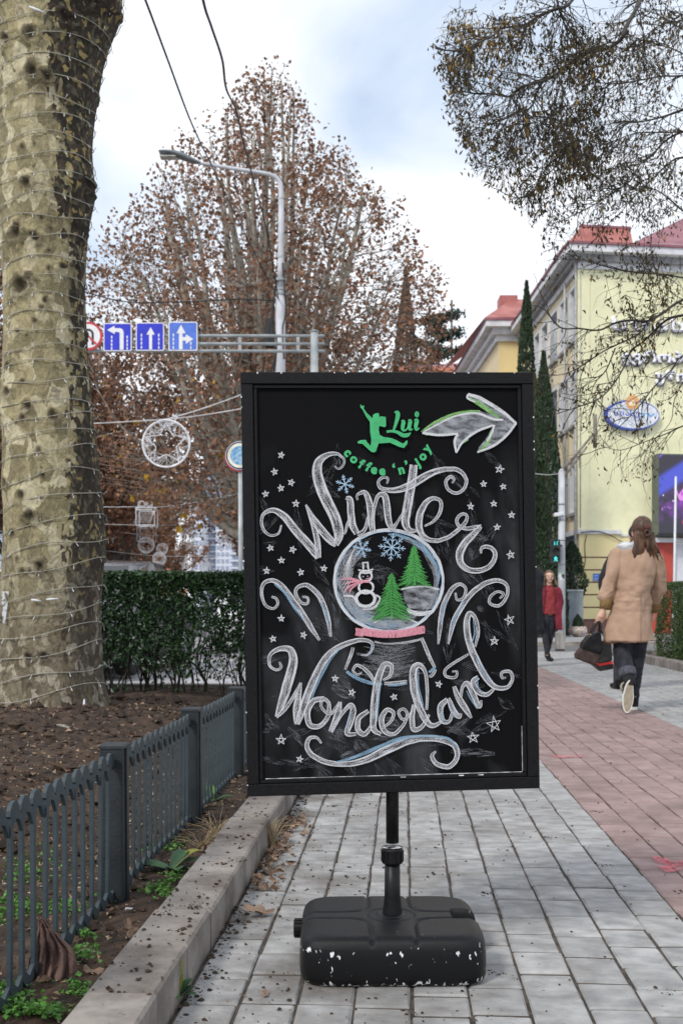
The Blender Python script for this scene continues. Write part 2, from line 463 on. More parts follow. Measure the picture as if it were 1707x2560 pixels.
# ---------------------------------------------------------------- soil bed on the left
def soil_z(X, Y):
    mound = .02 + .12 * smooth01((-.95 - X) / 1.1) * smooth01((Y - 1.2) / 2.5)
    hump = .07 * np.exp(-(((X + 2.6) / 1.3) ** 2 + ((Y - 6.9) / 1.6) ** 2))
    fade = .25 + .75 * smooth01((XK - .18 - X) / .25)
    n = (fbm(X * 2.1, Y * 2.1, seed=3) - .5) * .09 + (fbm(X * 9, Y * 9, seed=8) - .5) * .05 + (fbm(X * 30, Y * 30, seed=12, oct=3) - .5) * .022
    dip = .05 * smooth01((Y - 8.4) / 1.2)
    dirty = .5 + .5 * smooth01((-.8 - X) / .5)
    return mound * 1.0 + hump - dip + n * fade * dirty + .012
def soil_patch(name, x0, x1, y0, y1, nx, ny, mat):
    X, Y = np.meshgrid(np.linspace(x0, x1, nx), np.linspace(y0, y1, ny)); Z = soil_z(X, Y)
    V = np.stack([X, Y, Z], -1).reshape(-1, 3)
    i = np.arange(ny - 1)[:, None] * nx; j = np.arange(nx - 1)[None, :]
    F = np.stack([i + j, i + j + 1, i + nx + j + 1, i + nx + j], -1).reshape(-1, 4)
    mb = MB(); mb.add(V, F); return mb
m_soil = M('soil', (.017, .010, .0065), .97, col2=(.085, .050, .030), scale=11, ramp=(.34, .70), bump=.012, bscale=70,
           spots=(.24, .19, .14), spot_scale=85, spot_at=.715, detail=8)
sb = soil_patch('soil', -1.75, XK - .158, 1.2, 6.0, 170, 560, m_soil)
for a in ((-4.5, -1.75, 1.2, 6.0, 170, 280), (-8.2, XK - .158, 6.0, 10.9, 420, 280)):
    p = soil_patch('soil', *a, m_soil); sb.add(p.v[0], p.f[0])
tag(sb.obj('soil', m_soil, smooth=True), kind='structure')
rng = np.random.default_rng(5)

def clods(n, x0, x1, y0, y1, smin, smax, zfun, seed, flat=.6):
    r = np.random.default_rng(seed); mb = MB()
    base = np.array([(1, 0, 0), (-1, 0, 0), (0, 1, 0), (0, -1, 0), (0, 0, 1), (0, 0, -1)], float)
    F = np.array([(0, 2, 4), (2, 1, 4), (1, 3, 4), (3, 0, 4), (2, 0, 5), (1, 2, 5), (3, 1, 5), (0, 3, 5)])
    X = r.uniform(x0, x1, n); Y = r.uniform(y0, y1, n); Z = zfun(X, Y)
    S = smin + (smax - smin) * r.random(n) ** 5.0
    V = base[None] * r.uniform(.5, 1.2, (n, 6, 1)) * S[:, None, None] * np.array([1, 1, flat])
    a = r.uniform(0, 2 * PI, n); c, s = np.cos(a)[:, None], np.sin(a)[:, None]
    V = np.stack([V[..., 0] * c - V[..., 1] * s, V[..., 0] * s + V[..., 1] * c, V[..., 2]], -1) + np.stack([X, Y, Z + S * .3], -1)[:, None]
    mb.add(V.reshape(-1, 3), (F[None] + np.arange(n)[:, None, None] * 6).reshape(-1, 3)); return mb
m_clod = M('clod', (.022, .014, .009), .97, col2=(.065, .040, .026), scale=20, ramp=(.3, .7), island=.5)
m_pebble = M('pebble', (.12, .09, .07), .9, col2=(.30, .26, .22), scale=20, island=.4)
mb = clods(9000, -3.6, XK - .17, 1.9, 8.8, .004, .024, soil_z, 1, .8)
p = clods(900, -4.6, -1.2, 3.0, 9.0, .02, .06, soil_z, 2, .75); mb.add(p.v[0], p.f[0])
tag(mb.obj('soil_clods', m_clod), kind='stuff')
tag(clods(1500, -2.6, XK - .17, 1.9, 6.5, .003, .012, soil_z, 3).obj('pebbles', m_pebble), kind='stuff')
# crumbs of earth on pavers and kerb
r = np.random.default_rng(77)
mb = MB()
def crumbs(n, fx, ysel, smin, smax, zz, seed):
    rr = np.random.default_rng(seed); X = fx(rr, n); Y = ysel(rr, n)
    p = clods(n, 0, 1, 0, 1, smin, smax, lambda a, b: a * 0, seed, .55)
    V = p.v[0].reshape(n, 6, 3); ctr = V.mean(1, keepdims=True); ctr[..., 2] = 0
    V = V - ctr; V[..., 0] += X[:, None]; V[..., 1] += Y[:, None]; V[..., 2] += zz
    mb.add(V.reshape(-1, 3), p.f[0])
crumbs(2600, lambda r, n: XK + .01 + np.abs(r.normal(0, .42, n)), lambda r, n: r.uniform(2.2, 6.2, n), .0008, .0078, 0, 11)
crumbs(700, lambda r, n: r.uniform(XK, 3.6, n), lambda r, n: r.uniform(2.2, 12, n), .002, .010, 0, 12)
crumbs(900, lambda r, n: XK + .004 + np.abs(r.normal(0, .03, n)), lambda r, n: r.uniform(2.2, 6.0, n), .003, .012, 0, 13)
crumbs(800, lambda r, n: r.uniform(XK - .15, XK - .01, n), lambda r, n: r.uniform(2.2, 6.0, n), .0012, .010, .1, 14)
for k in range(14):   # little heaps of crumbs
    cx, cy = rnd.uniform(XK + .1, 1.2), rnd.uniform(2.4, 5.2)
    crumbs(22, lambda r, n: cx + r.normal(0, .016, n), lambda r, n: cy + r.normal(0, .012, n), .002, .008, 0, 100 + k)
for k in range(10):
    cy = rnd.uniform(2.5, 5.0); cx = XK - rnd.uniform(.02, .14)
    crumbs(16, lambda r, n: cx + r.normal(0, .014, n), lambda r, n: cy + r.normal(0, .01, n), .002, .009, .1, 200 + k)
tag(mb.obj('earth_crumbs', m_clod), kind='stuff')

# pinkish-red paint marks on the red strip (sprayed long ago)
m_paint = M('worn_pink_paint', (.62, .13, .17), .8, var=.15, scale=40)
m, nt, N, L, bs = new_mat('worn_pink_paint'); tc = N.new('ShaderNodeTexCoord'); no = N.new('ShaderNodeTexNoise'); no.inputs['Scale'].default_value = 35; no.inputs['Detail'].default_value = 6
L.new(tc.outputs['Object'], no.inputs['Vector']); rp = N.new('ShaderNodeMapRange'); rp.inputs['From Min'].default_value = .35; rp.inputs['From Max'].default_value = .6
rp.inputs['To Max'].default_value = .62
L.new(no.outputs['Fac'], rp.inputs['Value']); L.new(rp.outputs[0], bs.inputs['Alpha']); bs.inputs['Base Color'].default_value = (.72, .16, .2, 1); bs.inputs['Roughness'].default_value = .8
def blob(cx, cy, rx, ry, seed):
    mb = MB(); v = [(cx, cy, .0052)]; rr = random.Random(seed)
    for k in range(18):
        a = k / 18 * 2 * PI; q = 1 + .35 * math.sin(3 * a + seed) + rr.uniform(-.12, .12); v.append((cx + rx * q * math.cos(a), cy + ry * q * math.sin(a), .0052))
    mb.add(v, [(0, 1 + k, 1 + (k + 1) % 18) for k in range(18)]); return mb
p_ = CP(1675, 2165, 2700 * EYE / (2165 - HOR)); mb = blob(p_.x, p_.y, .055, .10, 2)
q = blob(p_.x + .06, p_.y + .03, .05, .05, 5); mb.add(q.v[0], q.f[0]); mb.obj('paint_mark', m, bpy.data.objects['red_pavement'])
p_ = CP(1412, 1893, 2700 * EYE / (1893 - HOR)); mb = blob(p_.x, p_.y, .09, .05, 1); mb.obj('paint_mark', m, bpy.data.objects['red_pavement'])

# ================================================================== LOW METAL FENCE
m_fence = M('fence_paint', (.022, .036, .044), .6, col2=(.044, .066, .078), scale=14, ramp=(.3, .75), bump=.0012, bscale=160, spots=(.30, .32, .32), spot_scale=60, spot_at=.765)
m_fence_d = M('fence_post_paint', (.010, .014, .017), .5, col2=(.026, .034, .040), scale=9, ramp=(.3, .75), bump=.001, bscale=120)
FX = -.862; ZT = .485
fence = empty('low_metal_fence', (FX, 4.5, 0), label='low blue grey metal fence with scalloped pickets along the soil bed', cat='fence')
def picket_mesh(left_hook):
    # outline in the YZ plane: a flat bar, its rounded head reaching over to the next bar, a foot hooked the same way
    P = .0785; w = .0085; top = ZT
    poly = [(-w, .10), (-w, top - .035)]
    for k in range(7): a = PI - k / 6 * PI * .80; poly.append((.016 + .030 * math.cos(a), top - .030 + .030 * math.sin(a)))
    poly += [(P - w - .002, top - .058), (P - w - .002, top - .076), (.046, top - .046), (.024, top - .040), (w, top - .060), (w, .10)]
    if left_hook: poly = poly[:]
    mb = MB(); n = len(poly)
    v = [(-.0048, p[0], p[1]) for p in poly] + [(.0048, p[0], p[1]) for p in poly]
    mb.add(v, [tuple(range(n)), tuple(range(2 * n - 1, n - 1, -1))] + [(i, n + i, n + (i + 1) % n, (i + 1) % n) for i in range(n)])
    foot = [(-w, .101), (w, .101), (w, .085), (.032, .070), (P * .5, .066), (P - w - .002, .082), (P - w - .002, .058), (P * .5, .040), (.02, .044), (-w, .07)]
    n = len(foot)
    v = [(-.0048, p[0], p[1]) for p in foot] + [(.0048, p[0], p[1]) for p in foot]
    mb.add(v, [tuple(range(n)), tuple(range(2 * n - 1, n - 1, -1))] + [(i, n + i, n + (i + 1) % n, (i + 1) % n) for i in range(n)])
    return mb.mesh('picket', m_fence)
pk = picket_mesh(True)
posts = [2.03, 3.19, 4.35, 5.51, 6.67, 7.83]
pm = MB(); pm.box(-.034, .034, -.036, .036, -.05, .488); pm.box(-.038, .038, -.040, .040, .488, .50, b=.004)
pm.box(.034, .040, -.012, .012, -.05, .486)
post_me = pm.mesh('post', m_fence_d)
pb = MB(); pb.box(-.034, .034, -.036, .036, -.05, .488); pb.box(-.038, .038, -.040, .040, .488, .50, b=.004)
for i, y in enumerate(posts):
    put('post', post_me, fence, (0, y - 4.5, 0), (rnd.uniform(-.01, .01), rnd.uniform(-.01, .01), 0))
    if i < len(posts) - 1:
        for k in range(14):
            put('picket', pk, fence, (0, y + .055 + k * .0782 - 4.5, -.005), (0, rnd.uniform(-.006, .006), 0))

# ================================================================== CHALKBOARD SIGN
Bc = CX(.127, 2.76, 0); 
Lp, Rp = CX(-.247, 2.7315), CX(.5005, 2.7885)
A0 = (Rp - Lp).normalized(); NRM = Vector((A0.y, -A0.x, 0))          # towards the camera
zt = (gz(933, 2.7315) + gz(933, 2.7885)) / 2; zb = (gz(1990, 2.7315) + gz(1968.5, 2.7885)) / 2
roll = math.radians(.9)
AX = A0 * math.cos(roll) + Vector((0, 0, 1)) * math.sin(roll)
UP = Vector((0, 0, 1)) * math.cos(roll) - A0 * math.sin(roll)
BW, BH = .748, zt - zb
BC = (Lp + Rp) / 2 + Vector((0, 0, (zt + zb) / 2))
BM = Matrix((AX, -NRM, UP)).transposed().to_4x4(); BM.translation = BC    # local x right, y away, z up; front of the panel at y=0
pole_xy = CX(.131, 2.785)
sign = empty('chalkboard_sign', (pole_xy.x, pole_xy.y, 0), label='black framed chalkboard sign reading Winter Wonderland on a pole and black water base', cat='sign')
def bl(o):     # a part given in board coordinates
    o.matrix_world = BM; bpy.context.view_layer.update() if False else None
    o.parent = sign; o.matrix_parent_inverse = Matrix.Translation(-sign.location) ; o.matrix_basis = BM; return o
m_frame = M('black_frame', (.006, .006, .007), .5, var=.25, scale=160, bump=.0006, bscale=500, spots=(.5, .5, .5), spot_scale=55, spot_at=.83, spec=.2)
m_edge = M('worn_edge', (.02, .02, .022), .5, col2=(.35, .36, .36), scale=20, ramp=(.55, .75))
# chalk-smeared board face
m_board, nt, N, L, bs = new_mat('board_face')
tc = N.new('ShaderNodeTexCoord'); n1 = N.new('ShaderNodeTexNoise'); n1.inputs['Scale'].default_value = 4.2; n1.inputs['Detail'].default_value = 6; n1.inputs['Distortion'].default_value = 1.2
mp = N.new('ShaderNodeMapping'); mp.inputs['Rotation'].default_value = (0, .5, 0); mp.inputs['Scale'].default_value = (1, 1, .45)
L.new(tc.outputs['Object'], mp.inputs['Vector']); L.new(mp.outputs[0], n1.inputs['Vector'])
n2 = N.new('ShaderNodeTexNoise'); n2.inputs['Scale'].default_value = 26; n2.inputs['Detail'].default_value = 8; L.new(mp.outputs[0], n2.inputs['Vector'])
mr = N.new('ShaderNodeMapRange'); mr.inputs['From Min'].default_value = .50; mr.inputs['From Max'].default_value = .78; L.new(n1.outputs['Fac'], mr.inputs['Value'])
mu = N.new('ShaderNodeMath'); mu.operation = 'MULTIPLY'; L.new(mr.outputs[0], mu.inputs[0]); L.new(n2.outputs['Fac'], mu.inputs[1])
sx = N.new('ShaderNodeSeparateXYZ'); L.new(tc.outputs['Object'], sx.inputs[0])
mz = N.new('ShaderNodeMapRange'); mz.inputs['From Min'].default_value = .36; mz.inputs['From Max'].default_value = .16; L.new(sx.outputs['Z'], mz.inputs['Value'])
mu2 = N.new('ShaderNodeMath'); mu2.operation = 'MULTIPLY'; L.new(mu.outputs[0], mu2.inputs[0]); L.new(mz.outputs[0], mu2.inputs[1])
mx = N.new('ShaderNodeMix'); mx.data_type = 'RGBA'; L.new(mu2.outputs[0], mx.inputs[0]); mx.inputs[6].default_value = (.0045, .0045, .0052, 1); mx.inputs[7].default_value = (.10, .104, .112, 1)
L.new(mx.outputs[2], bs.inputs['Base Color']); bs.inputs['Roughness'].default_value = .62; bs.inputs['Specular IOR Level'].default_value = .08

hw, hh = BW / 2, BH / 2
fw = .030
def rail(x0, x1, z0, z1, nm='frame_rail', y0=-.014, y1=.026, mat=None, b=.0018):
    mb = MB(); Mx = Matrix.Rotation(PI / 2, 4, 'X')      # box with a small bevel on its front side
    mb.box(x0, x1, z0, z1, -y1, -y0, M=Matrix.Rotation(PI / 2, 4, 'X'), b=b)
    return bl(mb.obj(nm, mat or m_frame, sign))
rail(-hw, hw, hh - fw, hh); rail(-hw, hw, -hh, -hh + fw); rail(-hw, -hw + fw, -hh + fw + .0005, hh - fw - .0005); rail(hw - fw, hw, -hh + fw + .0005, hh - fw - .0005)
i0 = fw + .001; bw_ = .009
for (a, b_, c, d) in ((-hw + i0, hw - i0, hh - i0 - bw_, hh - i0), (-hw + i0, hw - i0, -hh + i0, -hh + i0 + bw_),
                      (-hw + i0, -hw + i0 + bw_, -hh + i0 + bw_ + .0005, hh - i0 - bw_ - .0005), (hw - i0 - bw_, hw - i0, -hh + i0 + bw_ + .0005, hh - i0 - bw_ - .0005)):
    rail(a, b_, c, d, 'bead', -.008, .002, b=.0012)
mb = MB(); e = i0 + .004
mb.box(-hw + e, hw - e, .000, .006, -hh + e, hh - e); panel = bl(mb.obj('board_panel', m_board, sign))
mb = MB(); mb.box(-hw + .02, hw - .02, .007, .022, -hh + .02, hh - .02); bl(mb.obj('back_panel', m_frame, sign))
# bare chalk-white scratches where the lower bead is worn
m_white = M('bare_white', (.62, .63, .64), .7, var=.1, scale=60)
mb = MB()
mb.box(-hw + i0 + bw_ + .006, hw - i0 - bw_ - .002, -.0012, -.0004, -hh + i0 + bw_ + .0012, -hh + i0 + bw_ + .0026)
mb.box(hw - i0 - bw_ - .0022, hw - i0 - bw_ - .0008, -.0012, -.0004, -hh + i0 + bw_ + .004, -hh + .16)
for (x, w_) in ((.015, .014), (.165, .013), (.215, .014)): mb.box(x, x + w_, -.0095, -.0085, -hh + i0 + .006, -hh + i0 + .0085)
bl(mb.obj('worn_edge', M('worn_line', (.25, .25, .25), .7, col2=(.75, .76, .77), scale=30, ramp=(.4, .6)), sign))
mb = MB()
for k in range(26):
    side = rnd.randrange(3); s_ = rnd.uniform(.0008, .0022)
    if side == 0: x, z = rnd.uniform(-hw, hw), hh - .0012
    elif side == 1: x, z = hw - .0012, rnd.uniform(-hh, hh)
    else: x, z = -hw + .0012, rnd.uniform(-hh, hh)
    mb.box(x - s_, x + s_ * .6, -.0146, -.0139, z - s_ * 1.6, z + s_ * .6)
bl(mb.obj('paint_chip', m_white, sign))['kind'] = 'stuff'

# ---- pole, collar, base
m_blackm = M('black_tube', (.006, .006, .0066), .42, spec=.25, var=.2, scale=60, spots=(.6, .6, .6), spot_scale=28, spot_at=.80)
px, py = 0, 0
mb = MB(); mb.tube([(0, 0, .30), (0, 0, .43), (0, 0, .46), (.002, 0, .60)], [.0165, .0165, .0165, .0165], 20); mb.obj('upper_pole', m_blackm, sign, True)
mb = MB(); mb.tube([(0, 0, .095), (0, 0, .115), (0, 0, .135), (0, 0, .165), (0, 0, .26)], [.0265, .0262, .0235, .0205, .0195], 24); mb.obj('lower_pole', m_blackm, sign, True)
mb = MB(); prof = [(.020, .246), (.0262, .248), (.0272, .252), (.0272, .282), (.0255, .2875), (.018, .289)]
mb.lathe(prof, 24)
for k in range(12):
    a = k * PI / 6; mb.box(-.003, .003, .0262, .0292, .252, .281, M=Matrix.Rotation(a, 4, 'Z'))
col_ = mb.obj('collar', m_blackm, sign)
mb = MB(); mb.lathe([(.0195, .2886), (.0262, .2886), (.0262, .2892), (.0195, .2892)], 24); mb.obj('worn_edge', M('ring_wear', (.02, .02, .02), .5, col2=(.7, .7, .7), scale=60, ramp=(.5, .6)), col_)

m_base, nt, N, L, bs = new_mat('black_plastic_base')
tc = N.new('ShaderNodeTexCoord'); at = N.new('ShaderNodeAttribute'); at.attribute_name = 'mark'
n1 = N.new('ShaderNodeTexNoise'); n1.inputs['Scale'].default_value = 75; n1.inputs['Detail'].default_value = 7
mp = N.new('ShaderNodeMapping'); mp.inputs['Scale'].default_value = (1.2, 1.2, .7); mp.inputs['Rotation'].default_value = (.0, .35, 0); L.new(tc.outputs['Object'], mp.inputs['Vector']); L.new(mp.outputs[0], n1.inputs['Vector'])
n3 = N.new('ShaderNodeTexNoise'); n3.inputs['Scale'].default_value = 8; L.new(tc.outputs['Object'], n3.inputs['Vector'])
a1 = N.new('ShaderNodeMath'); a1.operation = 'MULTIPLY_ADD'; a1.inputs[1].default_value = .13; L.new(at.outputs['Fac'], a1.inputs[0]); L.new(n1.outputs['Fac'], a1.inputs[2])
a2 = N.new('ShaderNodeMath'); a2.operation = 'MULTIPLY_ADD'; a2.inputs[1].default_value = .16; L.new(n3.outputs['Fac'], a2.inputs[0]); L.new(a1.outputs[0], a2.inputs[2])
rp = N.new('ShaderNodeMapRange'); rp.inputs['From Min'].default_value = .80; rp.inputs['From Max'].default_value = .825; L.new(a2.outputs[0], rp.inputs['Value'])
mx = N.new('ShaderNodeMix'); mx.data_type = 'RGBA'; L.new(rp.outputs[0], mx.inputs[0]); mx.inputs[6].default_value = (.0048, .005, .0058, 1); mx.inputs[7].default_value = (.72, .73, .75, 1); bs.inputs['Specular IOR Level'].default_value = .26
L.new(mx.outputs[2], bs.inputs['Base Color']); bs.inputs['Roughness'].default_value = .36
nb = N.new('ShaderNodeTexNoise'); nb.inputs['Scale'].default_value = 700; bp = N.new('ShaderNodeBump'); bp.inputs['Distance'].default_value = .0004; L.new(nb.outputs['Fac'], bp.inputs['Height']); L.new(bp.outputs[0], bs.inputs['Normal'])

def base_mesh():
    HX, HY, H = .226, .203, .118; n = 150
    g = np.linspace(-1, 1, n); A, Bq = np.meshgrid(g, g)
    # square -> rounded rectangle
    k = 7.0
    A2, B2 = np.abs(A) + 1e-9, np.abs(Bq) + 1e-9
    mxx = np.maximum(A2, B2); rr = mxx / (A2 ** k + B2 ** k) ** (1 / k)
    X = A * rr * HX; Y = Bq * rr * HY
    edge = 1 - mxx                                     # 0 at rim
    de = edge * .2
    rd = .030; t = np.clip(1 - de / rd, 0, 1); drop = rd * (1 - np.sqrt(np.clip(1 - t * t, 0, 1))) * .9
    # raised pads: channels form a cross with curved inner corners; a ring round the pole
    def line(dd, w=.0042): return np.exp(-(dd / w) ** 2)
    R = np.hypot(X, Y)
    fil = .05
    ax_, ay_ = np.abs(X), np.abs(Y)
    cw, ch = .052, .026
    def hyp(px, py):   # distance to the curved border of a pad in the quadrant
        q1 = np.maximum(cw + .0 - px, -9); q2 = ch - py
        return -np.log(np.exp(-40 * (px - cw).clip(-.3, .6)) + np.exp(-40 * (py - ch).clip(-.3, .6))) / 40
    s = hyp(ax_, ay_)
    Z = H - drop
    Z -= .0065 * line(s - .001, .0048) * (de > .004)
    Z -= .004 * line(R - .060, .004) * 1.0
    Z += .0025 * smooth01((.036 - R) / .004)
    # hand hole at the right rim
    nx = smooth01((X - .155) / .018) * smooth01((.040 - np.abs(Y - .012)) / .014)
    Z -= .055 * nx
    V = np.stack([X, Y, Z], -1).reshape(-1, 3)
    wear = (smooth01((drop - .008) / .02) * smooth01((-Y) / .1)).reshape(-1) * .3
    i = np.arange(n - 1)[:, None] * n; j = np.arange(n - 1)[None, :]
    F = np.stack([i + j, i + j + 1, i + n + j + 1, i + n + j], -1).reshape(-1, 4)
    mb = MB(); mb.add(V, F, at=wear)
    # rim ring -> side wall
    ring = [(0, q) for q in range(n)] + [(q, n - 1) for q in range(1, n)] + [(n - 1, q) for q in range(n - 2, -1, -1)] + [(q, 0) for q in range(n - 2, 0, -1)]
    idx = [a * n + b for a, b in ring]; Rm = V[idx]
    lay_, w = [Rm], [wear[idx]]
    nrm = Rm[:, :2] / np.array([HX, HY]) ; nrm /= np.linalg.norm(nrm, axis=1)[:, None]
    for f_, o_, ww in ((.92, .0015, .9), (.75, .003, .5), (.5, .0035, .15), (.25, .003, .3), (.12, .001, 1.1), (.03, -.008, 1.5), (0, -.016, 1.3)):
        q = Rm.copy(); q[:, 2] = Rm[:, 2] * f_; q[:, :2] += nrm * o_; lay_.append(q)
        w.append(np.full(len(q), ww) * (.35 + .65 * (q[:, 1] < -.05)))
    V2 = np.concatenate(lay_); m_ = len(Rm); L_ = len(lay_)
    i = np.arange(L_ - 1)[:, None] * m_; j = np.arange(m_)[None, :]; kk = (j + 1) % m_
    mb.add(V2, np.stack([i + j, i + m_ + j, i + m_ + kk, i + kk], -1).reshape(-1, 4), at=np.concatenate(w))
    return mb
wb = base_mesh().obj('water_base', m_base, sign, True, rot=(0, 0, TH + .012), loc=(-.006, -.012, 0))
mb = MB(); Mr = Matrix.Translation((-.235, .075, .062)) @ Matrix.Rotation(PI / 2, 4, 'Y')
mb.lathe([(.021, -.014), (.023, -.012), (.023, .010), (.018, .014)], 20)
for k in range(14):
    mb.box(-.002, .002, .0225, .025, -.012, .010, M=Matrix.Rotation(k * 2 * PI / 14, 4, 'Z'))
mb.v = [np.array([tuple(Mr @ Vector(p)) for p in a]) for a in mb.v]
mb.obj('filler_cap', m_blackm, wb)
# ================================================================== CHALK DRAWING (flat marks on the board face)
BMi = BM.inverted(); EYEV = Vector((0, 0, EYE))
def bp(u, v):
    """where the sight line of photo pixel (u, v) meets the board face, in board coordinates (x, z)"""
    a = BMi @ EYEV; b = BMi @ CP(u, v, 3.0); t = a.y / (a.y - b.y); p = a + (b - a) * t
    return (p.x, p.z)
def k1(x, y): return bp(600 + x * .4783, 920 + y * .4783)
def k2(x, y): return bp(600 + x * .4783, 1420 + y * .4783)
def k3(x, y): return bp(800 + x * .2041, 960 + y * .2041)
SC1 = .4783 * 2.76 / FPX; SC3 = .2041 * 2.76 / FPX

def chalk_mat(name, col, inner=.42, edge=.9, grain=1.0, hard=.62, col2=None):
    m, nt, N, L, bs = new_mat(name)
    uv = N.new('ShaderNodeTexCoord'); sp = N.new('ShaderNodeSeparateXYZ'); L.new(uv.outputs['UV'], sp.inputs[0])
    def math_(op, a, b=None, c=None):
        q = N.new('ShaderNodeMath'); q.operation = op
        for i, x in enumerate((a, b, c)):
            if x is None: continue
            if isinstance(x, (int, float)): q.inputs[i].default_value = x
            else: L.new(x, q.inputs[i])
        return q.outputs[0]
    e = math_('MULTIPLY', math_('ABSOLUTE', math_('SUBTRACT', sp.outputs['Y'], .5)), 2)
    mr = N.new('ShaderNodeMapRange'); mr.interpolation_type = 'SMOOTHSTEP'; mr.inputs['From Min'].default_value = hard - .24; mr.inputs['From Max'].default_value = hard + .22
    L.new(e, mr.inputs['Value'])
    mp = N.new('ShaderNodeMapping'); mp.inputs['Scale'].default_value = (30, 7, 1); L.new(uv.outputs['UV'], mp.inputs['Vector'])
    n1 = N.new('ShaderNodeTexNoise'); n1.inputs['Scale'].default_value = 1; n1.inputs['Detail'].default_value = 4; n1.inputs['Distortion'].default_value = .3; L.new(mp.outputs[0], n1.inputs['Vector'])
    n2 = N.new('ShaderNodeTexNoise'); n2.inputs['Scale'].default_value = 420; n2.inputs['Detail'].default_value = 3; L.new(uv.outputs['Object'], n2.inputs['Vector'])
    st = math_('MULTIPLY_ADD', math_('SUBTRACT', n1.outputs['Fac'], .5), 2.2, inner)
    rim = math_('MULTIPLY', mr.outputs[0], edge)
    a = math_('ADD', st, rim)
    g = math_('MULTIPLY', math_('SUBTRACT', n2.outputs['Fac'], .5), grain * 1.6)
    a = math_('ADD', a, g)
    cl = N.new('ShaderNodeClamp'); L.new(a, cl.inputs['Value']); cl.inputs['Min'].default_value = 0; cl.inputs['Max'].default_value = .93
    L.new(cl.outputs[0], bs.inputs['Alpha'])
    bs.inputs['Base Color'].default_value = rgba(col)
    if col2:
        mx = N.new('ShaderNodeMix'); mx.data_type = 'RGBA'; L.new(n1.outputs['Fac'], mx.inputs[0]); mx.inputs[6].default_value = rgba(col); mx.inputs[7].default_value = rgba(col2); L.new(mx.outputs[2], bs.inputs['Base Color'])
    bs.inputs['Roughness'].default_value = .95; bs.inputs['Specular IOR Level'].default_value = .1
    return m
c_white = chalk_mat('chalk_white', (.62, .63, .67), inner=.36, edge=.60)
c_line = chalk_mat('chalk_line', (.68, .69, .72), inner=.85, edge=0, hard=.5)
c_haze = chalk_mat('chalk_smear', (.42, .44, .48), inner=.20, edge=0, grain=.7)
c_fill = chalk_mat('chalk_fill', (.40, .42, .46), inner=.42, edge=0, grain=.6)
c_blue = chalk_mat('chalk_blue', (.16, .34, .52), inner=.62, edge=0, grain=.8, col2=(.35, .48, .60))
c_lblue = chalk_mat('chalk_pale_blue', (.42, .60, .78), inner=.85, edge=0)
c_green = chalk_mat('chalk_green', (.05, .26, .06), inner=.62, edge=0, col2=(.13, .46, .13))
c_lgreen = chalk_mat('chalk_light_green', (.28, .55, .20), inner=.62, edge=0)
c_pink = chalk_mat('chalk_pink', (.68, .22, .30), inner=.78, edge=0, col2=(.75, .40, .46))
m_logo = M('printed_green', (.045, .40, .15), .6, var=.06, scale=80)

layer = [0.0]
def nextlay(): layer[0] += 1.2e-5; return -.0003 - layer[0]
def ribbon(mb, pts, widths=None, close=False, y=None, n=6, wob=.0, rr=None):
    """pts in board coordinates (x, z); widths in metres"""
    y = nextlay() if y is None else y
    P = catmull([(p[0], p[1], w) for p, w in zip(pts, widths)], n)
    w = np.abs(P[:, 2]); P2 = P[:, :2]
    if wob:
        P2 = P2 + np.stack([vnoise(np.arange(len(P2)) * .45, 0, 0, seed=int(abs(P2[0, 0]) * 1e5) % 999) - .5, vnoise(np.arange(len(P2)) * .45, 9, 0, seed=7) - .5], 1) * wob
    T = np.gradient(P2, axis=0); T /= np.linalg.norm(T, axis=1)[:, None] + 1e-9
    Nn = np.stack([-T[:, 1], T[:, 0]], 1)
    a = P2 + Nn * w[:, None] / 2; b = P2 - Nn * w[:, None] / 2
    s = np.concatenate([[0], np.cumsum(np.linalg.norm(np.diff(P2, axis=0), axis=1))]) + P2[0, 0] * 3.1
    V = np.stack([np.stack([a[:, 0], np.full(len(a), y), a[:, 1]], 1), np.stack([b[:, 0], np.full(len(a), y), b[:, 1]], 1)], 1).reshape(-1, 3)
    UV = np.stack([np.stack([s, np.zeros_like(s)], 1), np.stack([s, np.ones_like(s)], 1)], 1).reshape(-1, 2)
    i = np.arange(len(P2) - 1)[:, None] * 2
    mb.add(V, np.hstack([i, i + 1, i + 3, i + 2]), uv=UV)
def poly(mb, pts, y=None, st=1.0):
    y = nextlay() if y is None else y
    from mathutils.geometry import tessellate_polygon
    t = tessellate_polygon([[Vector((p[0], p[1], 0)) for p in pts]])
    P = np.array(pts); uv = np.stack([P[:, 0] + P[:, 1] * .6, .5 + P[:, 1] * 9], 1)
    mb.add([(p[0], y, p[1]) for p in pts], [tuple(q) for q in t], uv=uv)
def B(mb, name, mat): return bl(mb.obj(name, mat, sign))
def K_(mb, name, mat):
    o = B(mb, name, mat); o['kind'] = 'stuff'; return o
def strokes(name, K, lst, mat=c_white, scale=.98):
    for pts in lst:
        mb = MB(); ribbon(mb, [K(p[0], p[1]) for p in pts], [max(p[2], 3) * SC1 * scale + .0006 for p in pts], wob=.0009); B(mb, name, mat)

